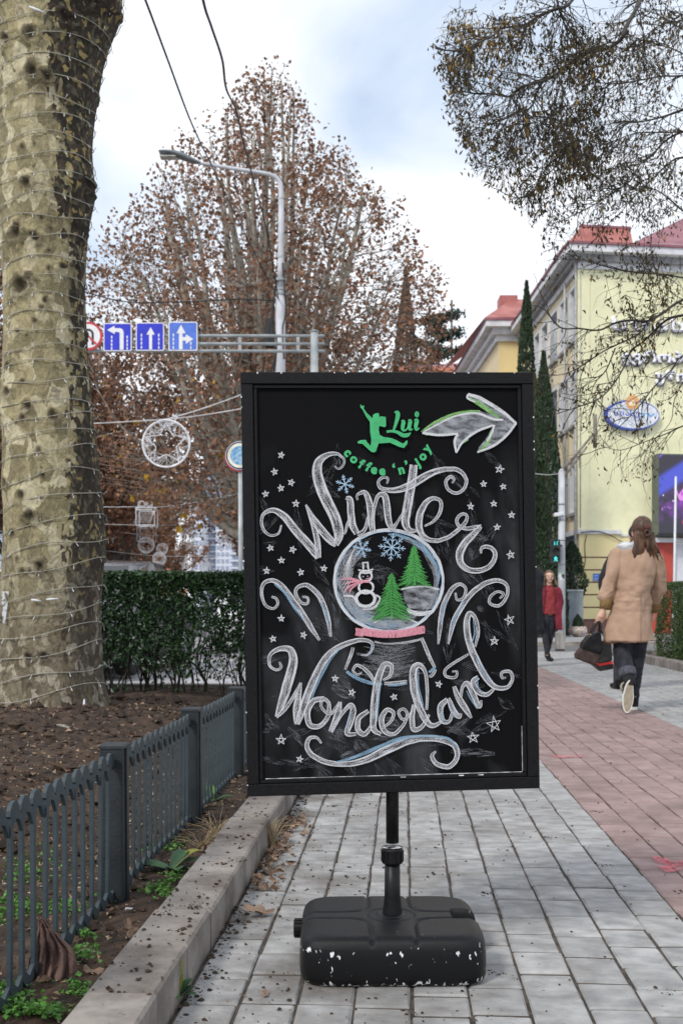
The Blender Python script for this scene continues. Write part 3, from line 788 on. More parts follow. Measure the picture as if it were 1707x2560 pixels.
# smears of rubbed chalk behind the writing
rs = random.Random(12); mb = MB()
for k in range(90):
    x, y = rs.uniform(110, 1440), rs.uniform(420, 2200); a = rs.gauss(.5, .7); l = rs.uniform(30, 130); 
    c, s_ = math.cos(a), math.sin(a)
    ribbon(mb, [k1(x - l * c, y - l * s_), k1(x, y + rs.uniform(-8, 8)), k1(x + l * c, y + l * s_)], [.004, rs.uniform(.012, .04), .004])
K_(mb, 'chalk_smear', chalk_mat('chalk_faint', (.20, .21, .23), inner=.0, edge=0, grain=.5))
mb = MB()
for (x0, y0, x1, y1, w) in ((900, 640, 880, 800, 26), (720, 700, 740, 800, 26), (640, 760, 660, 800, 20), (455, 640, 470, 700, 12), (1160, 880, 1290, 900, 30), (1190, 940, 1210, 1000, 20)):
    ribbon(mb, [k1(x0, y0), k1((x0 + x1) / 2 + 6, (y0 + y1) / 2), k1(x1, y1)], [w * SC1 * .6, w * SC1 * 1.4, w * SC1 * .5])
for (x0, y0, x1, y1, w) in ((480, 620, 600, 680, 50), (740, 800, 830, 830, 60), (480, 850, 900, 900, 40), (1100, 960, 1330, 970, 40), (1080, 860, 1200, 780, 30), (250, 830, 330, 930, 26), (600, 960, 520, 990, 30), (1240, 200, 1260, 230, 30)):
    ribbon(mb, [k2(x0, y0), k2((x0 + x1) / 2 + 6, (y0 + y1) / 2), k2(x1, y1)], [w * SC1 * .5, w * SC1 * 1.2, w * SC1 * .4])
K_(mb, 'chalk_smear', chalk_mat('chalk_faint', (.25, .26, .29), inner=.12, edge=0, grain=.5))

# ---- snow globe
gc = bp(971.6, 1452); gr = (136 * 2.76 / FPX, 127 * 2.76 / FPX)
def gp(a, k=1.0): return (gc[0] + gr[0] * k * math.cos(a), gc[1] + gr[1] * k * math.sin(a))
mb = MB()
for k in range(26):     # frosted shading, heavier low left and along the right side
    a0 = math.radians(120 + k * 6.2); rr_ = rs.uniform(.70, .93)
    ribbon(mb, [gp(a0, rr_), gp(a0 + .35, rr_ + .02), gp(a0 + .7, rr_)], [.006, rs.uniform(.012, .03), .005])
for k in range(14):
    a0 = math.radians(-50 + k * 7); rr_ = rs.uniform(.84, .93)
    ribbon(mb, [gp(a0, rr_), gp(a0 + .3, rr_ + .01), gp(a0 + .6, rr_)], [.004, rs.uniform(.008, .016), .003])
K_(mb, 'globe_shading', c_haze)
mb = MB()
for (a0, a1, rr_, w) in ((205, 285, .88, .018), (215, 275, .80, .012), (20, 62, .90, .012), (60, 90, .91, .008), (-5, 30, .92, .008)):
    n_ = 6; ribbon(mb, [gp(math.radians(a0 + (a1 - a0) * i / n_), rr_ + rs.uniform(-.01, .01)) for i in range(n_ + 1)], [w * (.3 + .7 * math.sin(PI * (i + .3) / (n_ + .6))) for i in range(n_ + 1)])
K_(mb, 'globe_shading', c_blue)
# snow hills
mb = MB()
poly(mb, [k2(*p) for p in ((545, 150), (600, 165), (640, 205), (720, 215), (770, 250), (700, 300), (640, 290), (580, 240), (545, 190))])
poly(mb, [k2(*p) for p in ((850, 120), (900, 100), (960, 95), (1030, 110), (1045, 150), (1030, 210), (960, 215), (880, 210), (860, 170))])
poly(mb, [k2(*p) for p in ((690, 290), (740, 262), (800, 255), (870, 262), (930, 285), (900, 310), (800, 322), (720, 315))])
B(mb, 'snow_drift', c_fill)
strokes('snow_drift', k2, [[(840, 112, 8), (900, 98, 10), (970, 95, 10), (1040, 112, 8)], [(870, 215, 14), (910, 235, 24), (960, 238, 20), (1010, 222, 10)], [(540, 145, 8), (590, 150, 10), (625, 200, 8)], [(700, 285, 6), (760, 260, 8), (860, 262, 8), (925, 285, 6)], [(640, 215, 8), (700, 205, 14), (730, 160, 8), (710, 140, 8)]], c_line)
mb = MB(); n_ = 40; ribbon(mb, [gp(2 * PI * i / n_ + 1.2) for i in range(n_ + 2)], [(.0052 + .0035 * max(0, math.sin(2 * PI * i / n_ + 1.2))) for i in range(n_ + 2)], n=3, wob=.0014); B(mb, 'globe_outline', c_line)
mb = MB(); ribbon(mb, [gp(2 * PI * i / n_ + .4, 1.02) for i in range(n_ + 2)], [.0024] * (n_ + 2), n=3, wob=.002); B(mb, 'globe_outline', c_line)
mb = MB(); ribbon(mb, [gp(2 * PI * i / n_ + .4, .975) for i in range(n_ + 2)], [.0022] * (n_ + 2), n=3, wob=.003); B(mb, 'globe_outline', c_lblue)
# snow streaks in the globe
mb = MB()
for k in range(10):
    a = math.radians(150 + k * 5); ribbon(mb, [gp(a, .86), (gp(a, .8)[0] + .004, gp(a, .8)[1] + .02), (gp(a, .75)[0] + .01, gp(a, .75)[1] + .05)], [.001, .002, .001])
K_(mb, 'globe_shading', c_line)

def snowflake(K, cx, cy, r, rot=0, mat=c_lblue):
    mb = MB()
    for k in range(6 if r > 40 else 5):
        na = 6 if r > 40 else 5
        a = rot + k * 2 * PI / (8 if r > 60 else na)
    na = 8 if r > 60 else 6
    for k in range(na):
        a = rot + k * 2 * PI / na; c, s_ = math.cos(a), math.sin(a)
        ribbon(mb, [K(cx, cy), K(cx + r * .5 * c, cy + r * .5 * s_), K(cx + r * c, cy + r * s_)], [.0026] * 3, n=2)
        for q in ((.42, .28), (.68, .24)):
            for sg in (-1, 1):
                a2 = a + sg * .8; x, y = cx + r * q[0] * c, cy + r * q[0] * s_
                ribbon(mb, [K(x, y), K(x + r * q[1] * .5 * math.cos(a2), y + r * q[1] * .5 * math.sin(a2)), K(x + r * q[1] * math.cos(a2), y + r * q[1] * math.sin(a2))], [.0018] * 3, n=1)
    return B(mb, 'snowflake', mat)
snowflake(k1, 548, 608, 50, .3); snowflake(k1, 636, 944, 50, .2); snowflake(k1, 792, 938, 72, .1)

def chalk_tree(K, cx, top, bot, hw_, lean=0):
    mb = MB(); poly(mb, [K(cx, top + 8), K(cx + hw_ * .28, top + (bot - top) * .4), K(cx + hw_ * .8, bot - 6), K(cx - hw_ * .8, bot - 6), K(cx - hw_ * .28, top + (bot - top) * .4)])
    B(mb, 'tree_shading', chalk_mat('chalk_green_soft', (.04, .16, .05), inner=.55, edge=0, grain=.6))
    mb = MB(); r_ = random.Random(int(cx)); H_ = bot - top
    for lv in range(15):
        t = (lv + .5) / 15; y0 = top + H_ * (t * .86); w = hw_ * (.14 + .86 * t ** 1.05) * r_.uniform(.86, 1.1)
        for sg in (-1, 1):
            for j in range(2):
                ww = w * (1 - j * .35) * r_.uniform(.9, 1.08); dy = H_ * (.10 + .06 * t) * r_.uniform(.7, 1.1)
                ribbon(mb, [K(cx + sg * 2, y0), K(cx + sg * ww * .45, y0 + dy * .45), K(cx + sg * ww * .8, y0 + dy * 1.0), K(cx + sg * ww, y0 + dy * 1.05)], [.003, .0036, .003, .0016], n=3)
    ribbon(mb, [K(cx, top), K(cx - 3, top + H_ * .5), K(cx + 2, bot - 8)], [.002, .004, .006], n=3)
    B(mb, 'fir_tree_drawing', c_green)
chalk_tree(k1, 908, 925, 1145, 100); chalk_tree(k2, 790, 25, 275, 125)

# snowman
def ring(K, cx, cy, rx, ry, w, mat=c_line, nm='snowman_drawing', rep=2):
    for q in range(rep):
        mb = MB(); n_ = 12; o = q * 1.1
        ribbon(mb, [K(cx + (rx - q * 4) * math.cos(o + 2 * PI * i / n_), cy + (ry - q * 4) * math.sin(o + 2 * PI * i / n_)) for i in range(n_ + 2)], [w * SC1 + .0005] * (n_ + 2), n=4, wob=.0014); B(mb, nm, mat)
ring(k2, 655, 42, 34, 30, 5); ring(k2, 657, 100, 40, 34, 6); ring(k2, 655, 160, 52, 44, 7, rep=3)
strokes('snowman_drawing', k1, [[(637, 1018, 5), (668, 1015, 5)], [(640, 1018, 6), (643, 1040, 8), (640, 1058, 5)], [(666, 1016, 6), (668, 1040, 8), (672, 1056, 5)], [(617, 1055, 7), (650, 1062, 9), (695, 1052, 6)], [(622, 1068, 5), (660, 1072, 8), (690, 1064, 5)], [(640, 1088, 4), (642, 1090, 4), (644, 1092, 4)], [(664, 1086, 4), (666, 1088, 4), (668, 1090, 4)]], c_line)
strokes('scarf_drawing', k2, [[(525, 60, 5), (570, 55, 12), (620, 68, 14), (680, 72, 8)], [(545, 85, 4), (585, 72, 10), (630, 74, 8)], [(545, 125, 4), (565, 100, 9), (600, 84, 10), (640, 78, 5)], [(570, 130, 4), (578, 110, 9), (610, 86, 6)], [(655, 58, 3), (668, 55, 5), (680, 50, 3)]], c_pink)

# pink band and stand of the globe
mb = MB()
for k in range(60):
    t = k / 59; x = 606 + t * 350; y = 325 + 22 * math.sin(PI * t) + (8 if t < .1 else 0) - 4 * t
    ribbon(mb, [k2(x, y - 20), k2(x + rs.uniform(-4, 4), y), k2(x + rs.uniform(-4, 4), y + 20)], [.0042, .0052, .0042], n=2)
K_(mb, 'pink_band', c_pink)
mb = MB()
for k in range(22):
    t = (k + .5) / 22; y0 = 390 + t * 180; sag = 18
    x0, x1 = 600 - t * 40, 940 + t * 50
    a = rs.uniform(0, .35); b = rs.uniform(.6, 1)
    ribbon(mb, [k2(x0 + (x1 - x0) * a, y0), k2(x0 + (x1 - x0) * (a + b) / 2, y0 + sag), k2(x0 + (x1 - x0) * b, y0 - 4)], [.002, rs.uniform(.004, .010), .002])
K_(mb, 'globe_stand_shading', chalk_mat('chalk_stand', (.30, .31, .34), inner=.18, edge=0, grain=.7))
strokes('globe_stand', k2, [[(590, 415, 14), (575, 460, 16), (548, 530, 10)], [(945, 365, 16), (965, 410, 18), (990, 470, 18), (1015, 520, 12)], [(1020, 530, 10), (1000, 560, 16), (985, 565, 8)], [(700, 385, 8), (760, 395, 6), (830, 392, 8), (900, 382, 10), (940, 372, 8)], [(752, 602, 14), (800, 600, 16), (870, 592, 14)]], c_white)
strokes('globe_stand', k2, [[(555, 540, 14), (600, 570, 18), (680, 600, 16), (740, 606, 10)], [(985, 545, 12), (1005, 530, 18), (1018, 515, 10)], [(770, 612, 8), (820, 610, 10), (870, 604, 6)]], c_blue)

# ---- arrow
arrow = [(950, 335), (1000, 300), (1060, 268), (1110, 247), (1180, 232), (1240, 226), (1300, 240), (1250, 190), (1185, 160), (1190, 138), (1230, 150), (1290, 180), (1360, 225), (1410, 262), (1438, 290), (1400, 340), (1350, 385), (1290, 425), (1238, 442), (1245, 415), (1275, 380), (1300, 340), (1320, 302), (1270, 318), (1210, 350), (1160, 395), (1128, 447), (1118, 410), (1118, 380), (1135, 345), (1090, 350), (1020, 350), (955, 348)]
mb = MB(); poly(mb, [k1(*p) for p in arrow]); B(mb, 'arrow_fill', chalk_mat('chalk_arrow_fill', (.36, .38, .41), inner=.55, edge=0, grain=.5))
strokes('arrow_outline', k1, [[(945, 335, 6), (1010, 290, 14), (1100, 250, 18), (1180, 230, 12), (1250, 228, 10)], [(1195, 160, 12), (1240, 185, 22), (1300, 225, 24), (1350, 260, 14)], [(1240, 438, 10), (1290, 390, 18), (1310, 330, 10)], [(965, 350, 5), (1060, 352, 8), (1130, 348, 6)], [(1190, 375, 6), (1150, 400, 8), (1135, 430, 5)]], c_lgreen)
strokes('arrow_outline', k1, [[(950, 342, 10), (1040, 352, 12), (1135, 345, 10)], [(1135, 345, 10), (1118, 385, 12), (1126, 445, 8)], [(1126, 445, 8), (1160, 390, 10), (1230, 335, 12), (1320, 300, 10)], [(1325, 300, 8), (1310, 345, 10), (1285, 385, 8)],
        [(1188, 140, 14), (1240, 155, 18), (1300, 188, 18), (1370, 232, 16), (1438, 292, 12)], [(1438, 290, 12), (1390, 352, 12), (1320, 408, 12), (1236, 442, 8)], [(960, 335, 6), (1060, 280, 8), (1150, 246, 8), (1240, 240, 10), (1320, 270, 12), (1370, 272, 8)], [(1188, 140, 10), (1186, 160, 10), (1225, 180, 6)]], c_line)

# ---- lettering: Winter
strokes('lettering', k1, [
    [(217, 822, 8), (200, 866, 10), (155, 874, 12), (118, 835, 14), (120, 770, 16), (175, 744, 26), (235, 780, 38), (290, 850, 42), (345, 910, 44), (385, 960, 40), (405, 996, 22)],
    [(408, 992, 30), (402, 900, 30), (375, 800, 22), (343, 715, 8)],
    [(345, 718, 8), (385, 795, 34), (430, 855, 40), (475, 905, 38), (500, 928, 20)],
    [(500, 928, 24), (515, 870, 50), (495, 785, 56), (455, 700, 58), (422, 625, 58), (402, 550, 52), (412, 490, 42), (455, 456, 26), (505, 450, 16), (540, 478, 11), (538, 510, 10), (515, 528, 9), (493, 515, 6)],
    [(552, 680, 14), (572, 690, 34), (578, 760, 36), (586, 820, 38), (610, 868, 28)], [(610, 872, 20), (650, 845, 18), (668, 780, 14)], [(545, 870, 8), (560, 820, 14), (575, 780, 12)],
    [(612, 692, 8), (612, 665, 12), (650, 652, 24), (675, 710, 34), (684, 790, 36), (690, 850, 28)],
    [(692, 840, 14), (697, 740, 16), (720, 670, 20), (752, 668, 32), (766, 730, 36), (774, 800, 34), (795, 836, 24), (820, 805, 12), (858, 745, 10)],
    [(905, 508, 40), (898, 570, 44), (885, 650, 46), (870, 740, 46), (862, 810, 42), (885, 848, 26), (925, 850, 12)],
    [(766, 606, 6), (770, 578, 12), (742, 574, 14), (720, 600, 14), (740, 632, 20), (800, 640, 28), (870, 622, 38), (940, 582, 40), (1010, 545, 32), (1080, 530, 24), (1140, 537, 22), (1178, 585, 18), (1165, 635, 16), (1125, 656, 16), (1085, 636, 16), (1072, 595, 16), (1095, 570, 16), (1114, 582, 12), (1105, 604, 6)],
    [(962, 828, 8), (1010, 800, 14), (1042, 755, 18), (1045, 700, 18), (1010, 682, 20), (968, 705, 28), (938, 765, 36), (932, 830, 36), (958, 882, 28), (1015, 904, 22), (1085, 885, 20), (1140, 843, 20), (1178, 803, 18), (1180, 770, 14), (1153, 766, 16), (1130, 792, 16), (1140, 826, 18), (1180, 840, 20), (1225, 833, 20), (1258, 828, 16)],
    [(1255, 830, 20), (1215, 870, 32), (1172, 915, 38), (1146, 965, 42), (1148, 1015, 36), (1182, 1050, 30), (1235, 1060, 28), (1292, 1042, 26), (1325, 1000, 24), (1325, 958, 22), (1292, 935, 20), (1258, 942, 16), (1256, 970, 8)]])
# ---- flourishes
strokes('flourish', k2, [
    [(165, 150, 10), (190, 160, 12), (196, 190, 12), (170, 212, 12), (130, 190, 14), (113, 130, 16), (125, 80, 18), (170, 65, 22), (220, 95, 26), (270, 160, 28), (320, 230, 28), (370, 310, 26), (415, 378, 10)],
    [(325, 150, 8), (352, 155, 12), (352, 185, 12), (318, 180, 14), (290, 135, 16), (302, 100, 18), (350, 90, 22), (400, 130, 26), (435, 190, 26), (460, 270, 24), (473, 358, 10)],
    [(1122, 130, 10), (1130, 165, 12), (1162, 158, 14), (1176, 112, 14), (1150, 85, 16), (1108, 105, 22), (1070, 170, 26), (1050, 240, 26), (1040, 320, 22), (1033, 398, 8)],
    [(1352, 160, 8), (1372, 135, 12), (1340, 124, 12), (1305, 150, 14), (1302, 186, 14), (1350, 196, 16), (1388, 150, 16), (1390, 92, 18), (1340, 65, 22), (1270, 85, 26), (1200, 140, 28), (1150, 210, 28), (1110, 290, 26), (1085, 398, 8)],
    [(425, 915, 8), (400, 885, 14), (360, 890, 20), (350, 940, 24), (390, 985, 26), (460, 1015, 26), (560, 1022, 28), (660, 998, 36), (770, 945, 44), (880, 900, 40), (970, 888, 32), (1060, 898, 30), (1120, 930, 30), (1130, 990, 26), (1090, 1035, 26), (1030, 1025, 24), (1000, 985, 20), (1020, 955, 8)]])
# ---- lettering: Wonderland
strokes('lettering', k2, [
    [(205, 490, 8), (215, 515, 12), (190, 532, 12), (155, 505, 14), (160, 450, 18), (215, 420, 26), (265, 430, 36), (278, 490, 46), (258, 570, 50), (235, 650, 48), (212, 720, 36), (190, 776, 14)],
    [(190, 778, 16), (240, 730, 18), (285, 660, 16), (316, 598, 8)], [(318, 598, 8), (305, 670, 28), (298, 740, 42), (296, 815, 24)],
    [(298, 815, 24), (325, 740, 38), (360, 640, 40), (400, 550, 38), (455, 460, 34), (530, 405, 28), (620, 376, 22), (680, 385, 16), (690, 420, 14), (665, 452, 10), (632, 455, 6)],
    [(440, 682, 26), (385, 692, 28), (352, 750, 30), (365, 820, 28), (420, 822, 24), (460, 770, 22), (462, 705, 18), (432, 682, 16), (425, 725, 12), (470, 762, 14), (515, 705, 10)],
    [(522, 698, 18), (508, 765, 34), (472, 855, 24)], [(478, 850, 14), (530, 762, 16), (575, 715, 24), (590, 745, 32), (575, 805, 32), (558, 862, 26), (605, 866, 14)],
    [(668, 745, 20), (620, 782, 26), (615, 842, 28), (650, 866, 24), (688, 820, 18)],
    [(635, 545, 6), (610, 555, 10), (590, 535, 12), (605, 508, 14), (640, 520, 16), (680, 560, 18), (705, 602, 12)],
    [(745, 585, 8), (783, 560, 16), (790, 512, 20), (755, 502, 26), (725, 560, 36), (705, 660, 38), (697, 760, 36), (697, 840, 30), (735, 868, 16)],
    [(735, 838, 10), (785, 800, 14), (800, 757, 18), (765, 740, 22), (737, 790, 28), (752, 848, 26), (800, 866, 20), (850, 820, 16), (872, 765, 14), (850, 735, 14), (826, 755, 14), (850, 790, 12), (890, 758, 12), (905, 712, 10)],
    [(905, 715, 18), (896, 790, 28), (906, 842, 26), (950, 825, 20), (985, 765, 12)],
    [(972, 740, 12), (975, 640, 16), (965, 545, 18), (935, 507, 28), (905, 530, 38), (905, 620, 40), (925, 700, 38), (960, 780, 34), (1000, 822, 26), (1055, 800, 12)],
    [(1080, 685, 22), (1045, 722, 32), (1052, 792, 28), (1090, 800, 18), (1110, 742, 14)], [(1085, 680, 20), (1110, 740, 30), (1140, 776, 22), (1152, 758, 10)],
    [(1115, 618, 18), (1140, 680, 32), (1178, 740, 30), (1205, 782, 10)], [(1150, 680, 12), (1158, 622, 16), (1185, 602, 26), (1215, 660, 30), (1245, 722, 24), (1258, 690, 8)],
    [(1240, 570, 22), (1215, 592, 28), (1235, 642, 28), (1285, 660, 22), (1322, 630, 14)],
    [(1190, 450, 10), (1130, 485, 14), (1070, 530, 14), (1075, 565, 14), (1120, 570, 14), (1130, 540, 10), (1105, 540, 6)],
    [(1225, 412, 10), (1240, 330, 18), (1225, 262, 20), (1195, 237, 26), (1180, 300, 34), (1195, 390, 36), (1230, 480, 36), (1280, 570, 34), (1330, 620, 26), (1390, 623, 20), (1418, 580, 16), (1405, 540, 16), (1365, 545, 14), (1365, 573, 12), (1386, 572, 6)]])
# blue shading beside the strokes
strokes('blue_shading', k2, [
    [(180, 85, 4), (230, 125, 12), (280, 200, 12), (330, 270, 6)], [(420, 180, 4), (450, 240, 8), (462, 300, 4)], [(1085, 150, 4), (1060, 220, 8), (1045, 300, 4)], [(1170, 170, 4), (1125, 250, 8), (1095, 340, 4)],
    [(500, 1012, 4), (600, 985, 16), (720, 935, 18), (840, 890, 18), (960, 876, 12), (1080, 888, 12), (1135, 935, 5)],
    [(520, 420, 4), (470, 480, 9), (410, 590, 10), (375, 680, 4)], [(685, 395, 3), (688, 425, 6), (665, 455, 3)], [(1215, 270, 3), (1222, 340, 7), (1205, 400, 4)], [(1230, 460, 4), (1270, 540, 8), (1310, 600, 4)],
    [(735, 590, 3), (722, 690, 7), (715, 800, 3)], [(930, 530, 3), (930, 620, 8), (955, 720, 4)], [(1235, 560, 3), (1240, 620, 7), (1265, 650, 3)], [(1180, 640, 3), (1205, 690, 6), (1235, 735, 3)], [(1090, 700, 3), (1102, 740, 6), (1120, 780, 3)], [(575, 740, 3), (565, 800, 6), (550, 850, 3)], [(1055, 730, 3), (1058, 780, 6), (1080, 800, 3)]], c_blue)

# ---- stars
def star(K, x, y, r, seed):
    q = random.Random(seed); mb = MB(); rot = q.uniform(-.3, .3) - PI / 2
    P = [(x + r * math.cos(rot + i * 4 * PI / 5) * q.uniform(.85, 1.15), y + r * math.sin(rot + i * 4 * PI / 5) * q.uniform(.85, 1.15)) for i in range(6)]
    for a, b in zip(P, P[1:]):
        ribbon(mb, [K(*a), K((a[0] + b[0]) / 2 + q.uniform(-1, 1), (a[1] + b[1]) / 2), K(*b)], [.0014, .0019, .0012], n=2)
    B(mb, 'star_drawing', c_line)
for i, (x, y) in enumerate([(215, 457), (180, 544), (268, 600), (212, 629), (133, 660), (292, 710), (1352, 532), (1268, 608), (1370, 622), (1322, 712), (1202, 725), (1414, 770), (1338, 834), (1408, 978), (158, 942), (275, 950), (216, 1006), (140, 1060), (317, 1068), (438, 1048)]):
    star(k1, x, y, 24 if i in (6, 13) else 19, i)
for i, p in enumerate([(216, 264), (172, 370), (332, 350), (495, 577), (583, 648), (802, 672), (1035, 605), (1402, 270, 28), (1324, 382, 24), (1325, 815, 40), (1212, 885, 32), (215, 897, 28), (312, 996)]):
    star(k2, p[0], p[1], p[2] if len(p) > 2 else 19, 50 + i)

# ---- printed green logo: leaping figure, shop name, motto
mb = MB()
poly(mb, [k3(*p) for p in [(490, 255), (512, 280), (535, 270), (530, 310), (570, 365), (640, 430), (640, 390), (665, 370), (712, 363), (722, 412), (745, 403), (798, 412), (803, 520), (785, 535), (720, 520), (712, 570), (725, 630), (770, 655), (870, 670), (930, 695), (1000, 735), (1025, 728), (1045, 700), (1065, 702), (1060, 740), (1020, 790), (960, 775), (850, 725), (710, 735), (695, 780), (680, 830), (655, 845), (620, 835), (580, 800), (515, 740), (460, 735), (455, 712), (490, 695), (555, 690), (570, 720), (615, 765), (622, 690), (608, 600), (605, 470), (560, 410), (515, 320), (490, 295)]])
B(mb, 'leaping_figure', m_logo)
def solid(lst, nm='lettering'):
    for pts in lst:
        mb = MB(); ribbon(mb, [k3(p[0], p[1]) for p in pts], [p[2] * SC3 for p in pts]); B(mb, nm, m_logo)
solid([[(905, 352, 18), (940, 358, 46), (945, 400, 52), (925, 480, 40), (905, 540, 30), (892, 578, 22)], [(808, 592, 30), (870, 585, 30), (940, 598, 38), (1010, 635, 50), (1065, 630, 44), (1104, 603, 8)],
       [(988, 458, 14), (1014, 470, 46), (1004, 530, 46), (1008, 568, 34), (1045, 570, 20), (1078, 515, 12)], [(1072, 450, 14), (1096, 462, 46), (1086, 525, 46), (1094, 566, 32), (1128, 558, 10)],
       [(1146, 450, 14), (1176, 455, 48), (1165, 520, 46), (1172, 564, 34), (1212, 545, 8)]])
mb = MB(); poly(mb, [k3(1177 + 27 * math.cos(a * PI / 8), 379 + 36 * math.sin(a * PI / 8)) for a in range(16)]); B(mb, 'coffee_bean', m_logo)
mb = MB(); ribbon(mb, [k3(1186, 352), k3(1170, 375), k3(1184, 385), k3(1166, 408)], [.0007] * 4); B(mb, 'coffee_bean', m_board)
for (ch, x, y, a, sz) in (('c', 330, 855, -52, 1), ('o', 407, 934, -38, 1), ('f', 503, 985, -28, 1), ('f', 588, 1018, -24, 1), ('e', 656, 1066, -14, 1), ('e', 757, 1082, -2, 1), ('‘', 893, 1004, 8, 1), ('n', 990, 1068, 14, 1), ('’', 1045, 968, 20, 1), ('j', 1190, 985, 30, 1), ('o', 1253, 900, 42, 1), ('y', 1325, 812, 52, 1)):
    size = 155 * SC3; me = text_mesh(ch, size, m_logo, offset=.0016)
    co = np.array([v.co[:] for v in me.vertices]); c = (co.max(0) + co.min(0)) / 2
    for v in me.vertices: v.co = (v.co[0] - c[0], v.co[1] - c[1], 0)
    o = put('lettering', me, sign); x_, z_ = k3(x, y); yy = nextlay()
    o.matrix_parent_inverse = Matrix.Translation(-sign.location)
    o.matrix_basis = BM @ Matrix.Translation((x_, yy, z_)) @ Matrix.Rotation(math.radians(a), 4, 'Y').inverted() @ Matrix.Rotation(PI / 2, 4, 'X')
# ================================================================== BIG PLANE TREE WITH FAIRY LIGHTS
TD = 8.0; PXM = TD / FPX
bark_prof = [(-900, -25, 300), (-500, -20, 285), (-250, -25, 300), (-60, -32, 305), (0, -28, 302), (30, -22, 300), (70, -14, 280), (150, -8, 256), (220, -2, 244), (300, 1, 232), (370, 3, 227), (430, 4, 232), (480, 5, 238), (540, 6, 224), (610, 8, 214), (700, 13, 211), (800, 13, 213), (900, 12, 218), (985, 9, 227), (1100, 12, 238), (1200, 12, 248), (1300, 14, 260), (1370, 13, 265), (1430, 10, 257), (1500, 4, 252), (1600, -6, 252), (1680, -14, 256), (1740, -24, 264), (1785, -42, 282), (1815, -62, 312), (1850, -85, 345), (1900, -110, 380)]
bp_ = np.array(bark_prof, float)
def trunk_at(v):
    l = np.interp(v, bp_[:, 0], bp_[:, 1]); r = np.interp(v, bp_[:, 0], bp_[:, 2]); return (l + r) / 2, (r - l) / 2
troot_u, _ = trunk_at(1785)
tree_o = CX(gx(110, TD), TD, 0)
KN = [(52, 155, 13), (115, 155, 17), (115, 240, 19), (100, 500, 15), (90, 415, 9), (70, 615, 20), (120, 630, 12), (85, 745, 22), (105, 728, 12), (45, 930, 8), (20, 978, 13), (48, 997, 11), (103, 1034, 13), (90, 1062, 10), (18, 1047, 12), (130, 1142, 9), (112, 1300, 16), (40, 1215, 12), (88, 1250, 14), (110, 1636, 12), (146, 1634, 10), (160, 1058, 12), (150, 250, 14), (60, 20, 18), (195, 110, 14), (262, 30, 22), (232, 475, 14), (140, 780, 9), (168, 40, 14), (12, 480, 10), (18, 400, 10), (64, 1340, 10), (135, 1420, 14), (175, 690, 10), (20, 640, 8)]
_rk = random.Random(15)
KN += [(_rk.uniform(15, 220), _rk.uniform(20, 1700), _rk.uniform(3, 7.5)) for _ in range(46)]
def build_trunk():
    nv, na = 560, 150
    v = np.linspace(-900, 1900, nv); cu, ru = trunk_at(v)
    cu = np.convolve(np.pad(cu, 6, 'edge'), np.ones(13) / 13, 'valid'); ru = np.convolve(np.pad(ru, 6, 'edge'), np.ones(13) / 13, 'valid')
    zz = EYE + (HOR - v) * PXM; cx = (cu - UC) * PXM - gx(110, TD); r0 = ru * PXM
    a = np.arange(na) / na * 2 * PI
    A, Z = np.meshgrid(a, zz); R = np.repeat(r0[:, None], na, 1)
    nz = fbm(np.cos(A) * 2.0 + 5, np.sin(A) * 2.0, Z * 2.2, seed=21) - .5
    nz2 = fbm(np.cos(A) * 7 + 5, np.sin(A) * 7, Z * 9, seed=24) - .5
    flare = smooth01((.55 - Z) / .6)
    R = R * (1 + .06 * nz + .022 * nz2 + flare * .10 * np.sin(A * 5 + 1.3) * (fbm(np.cos(A) * 3, np.sin(A) * 3, Z * 3, seed=5)) )
    mark = np.zeros_like(R)
    ru_i = np.repeat(ru[:, None], na, 1)
    # front of the trunk faces the camera: angle -pi/2
    U = cu[:, None] + np.cos(A) * ru_i; Vp = np.repeat(v[:, None], na, 1); front = np.sin(A) < .15
    jr = random.Random(3)
    for (ku, kv, s) in KN:
        s = s * 1.0; dx = (U - ku); dy = (Vp - kv); d = np.sqrt(dx * dx + (dy * .9) ** 2) / s
        wob = 1 + 1.1 * (fbm(U * .09, Vp * .07, 0, seed=int(ku)) - .5)
        d = d * wob
        R += front * (np.exp(-((d - 1.0) / .38) ** 2) * .016 - np.exp(-(d / .55) ** 2) * .020 + np.exp(-(d / 2.2) ** 2) * .010) * (s / 14)
        mark = np.maximum(mark, front * (np.exp(-(d / 1.05) ** 4) * (0.75 + .25 * np.exp(-(d / .5) ** 2))))
    for k in range(30):      # knots round the back
        ka, kz, s = jr.uniform(.3, PI - .3), jr.uniform(.3, 7.5), jr.uniform(.03, .06)
        d = np.hypot((A - ka) * .4, Z - kz) / s; R += np.exp(-((d - 1) / .4) ** 2) * .014; mark = np.maximum(mark, np.exp(-d ** 4))
    X = cx[:, None] + np.cos(A) * R; Y = np.sin(A) * R
    Vv = np.stack([X, Y, Z], -1).reshape(-1, 3)
    i = np.arange(nv - 1)[:, None] * na; j = np.arange(na)[None, :]; k = (j + 1) % na
    F = np.stack([i + j, i + na + j, i + na + k, i + k], -1).reshape(-1, 4)
    mb = MB(); mb.add(Vv, F, at=mark.reshape(-1)); return mb
m_bark, nt, N, L, bs = new_mat('plane_bark')
def nd(t, **kw):
    q = N.new(t)
    for k_, v_ in kw.items(): setattr(q, k_, v_)
    return q
tc = nd('ShaderNodeTexCoord'); mp = nd('ShaderNodeMapping'); mp.inputs['Scale'].default_value = (1, 1, .72); L.new(tc.outputs['Object'], mp.inputs['Vector'])
dis = nd('ShaderNodeTexNoise'); dis.inputs['Scale'].default_value = 9; dis.inputs['Detail'].default_value = 4; L.new(mp.outputs[0], dis.inputs['Vector'])
vs = nd('ShaderNodeVectorMath', operation='SCALE'); vs.inputs['Scale'].default_value = .16; L.new(dis.outputs['Color'], vs.inputs[0])
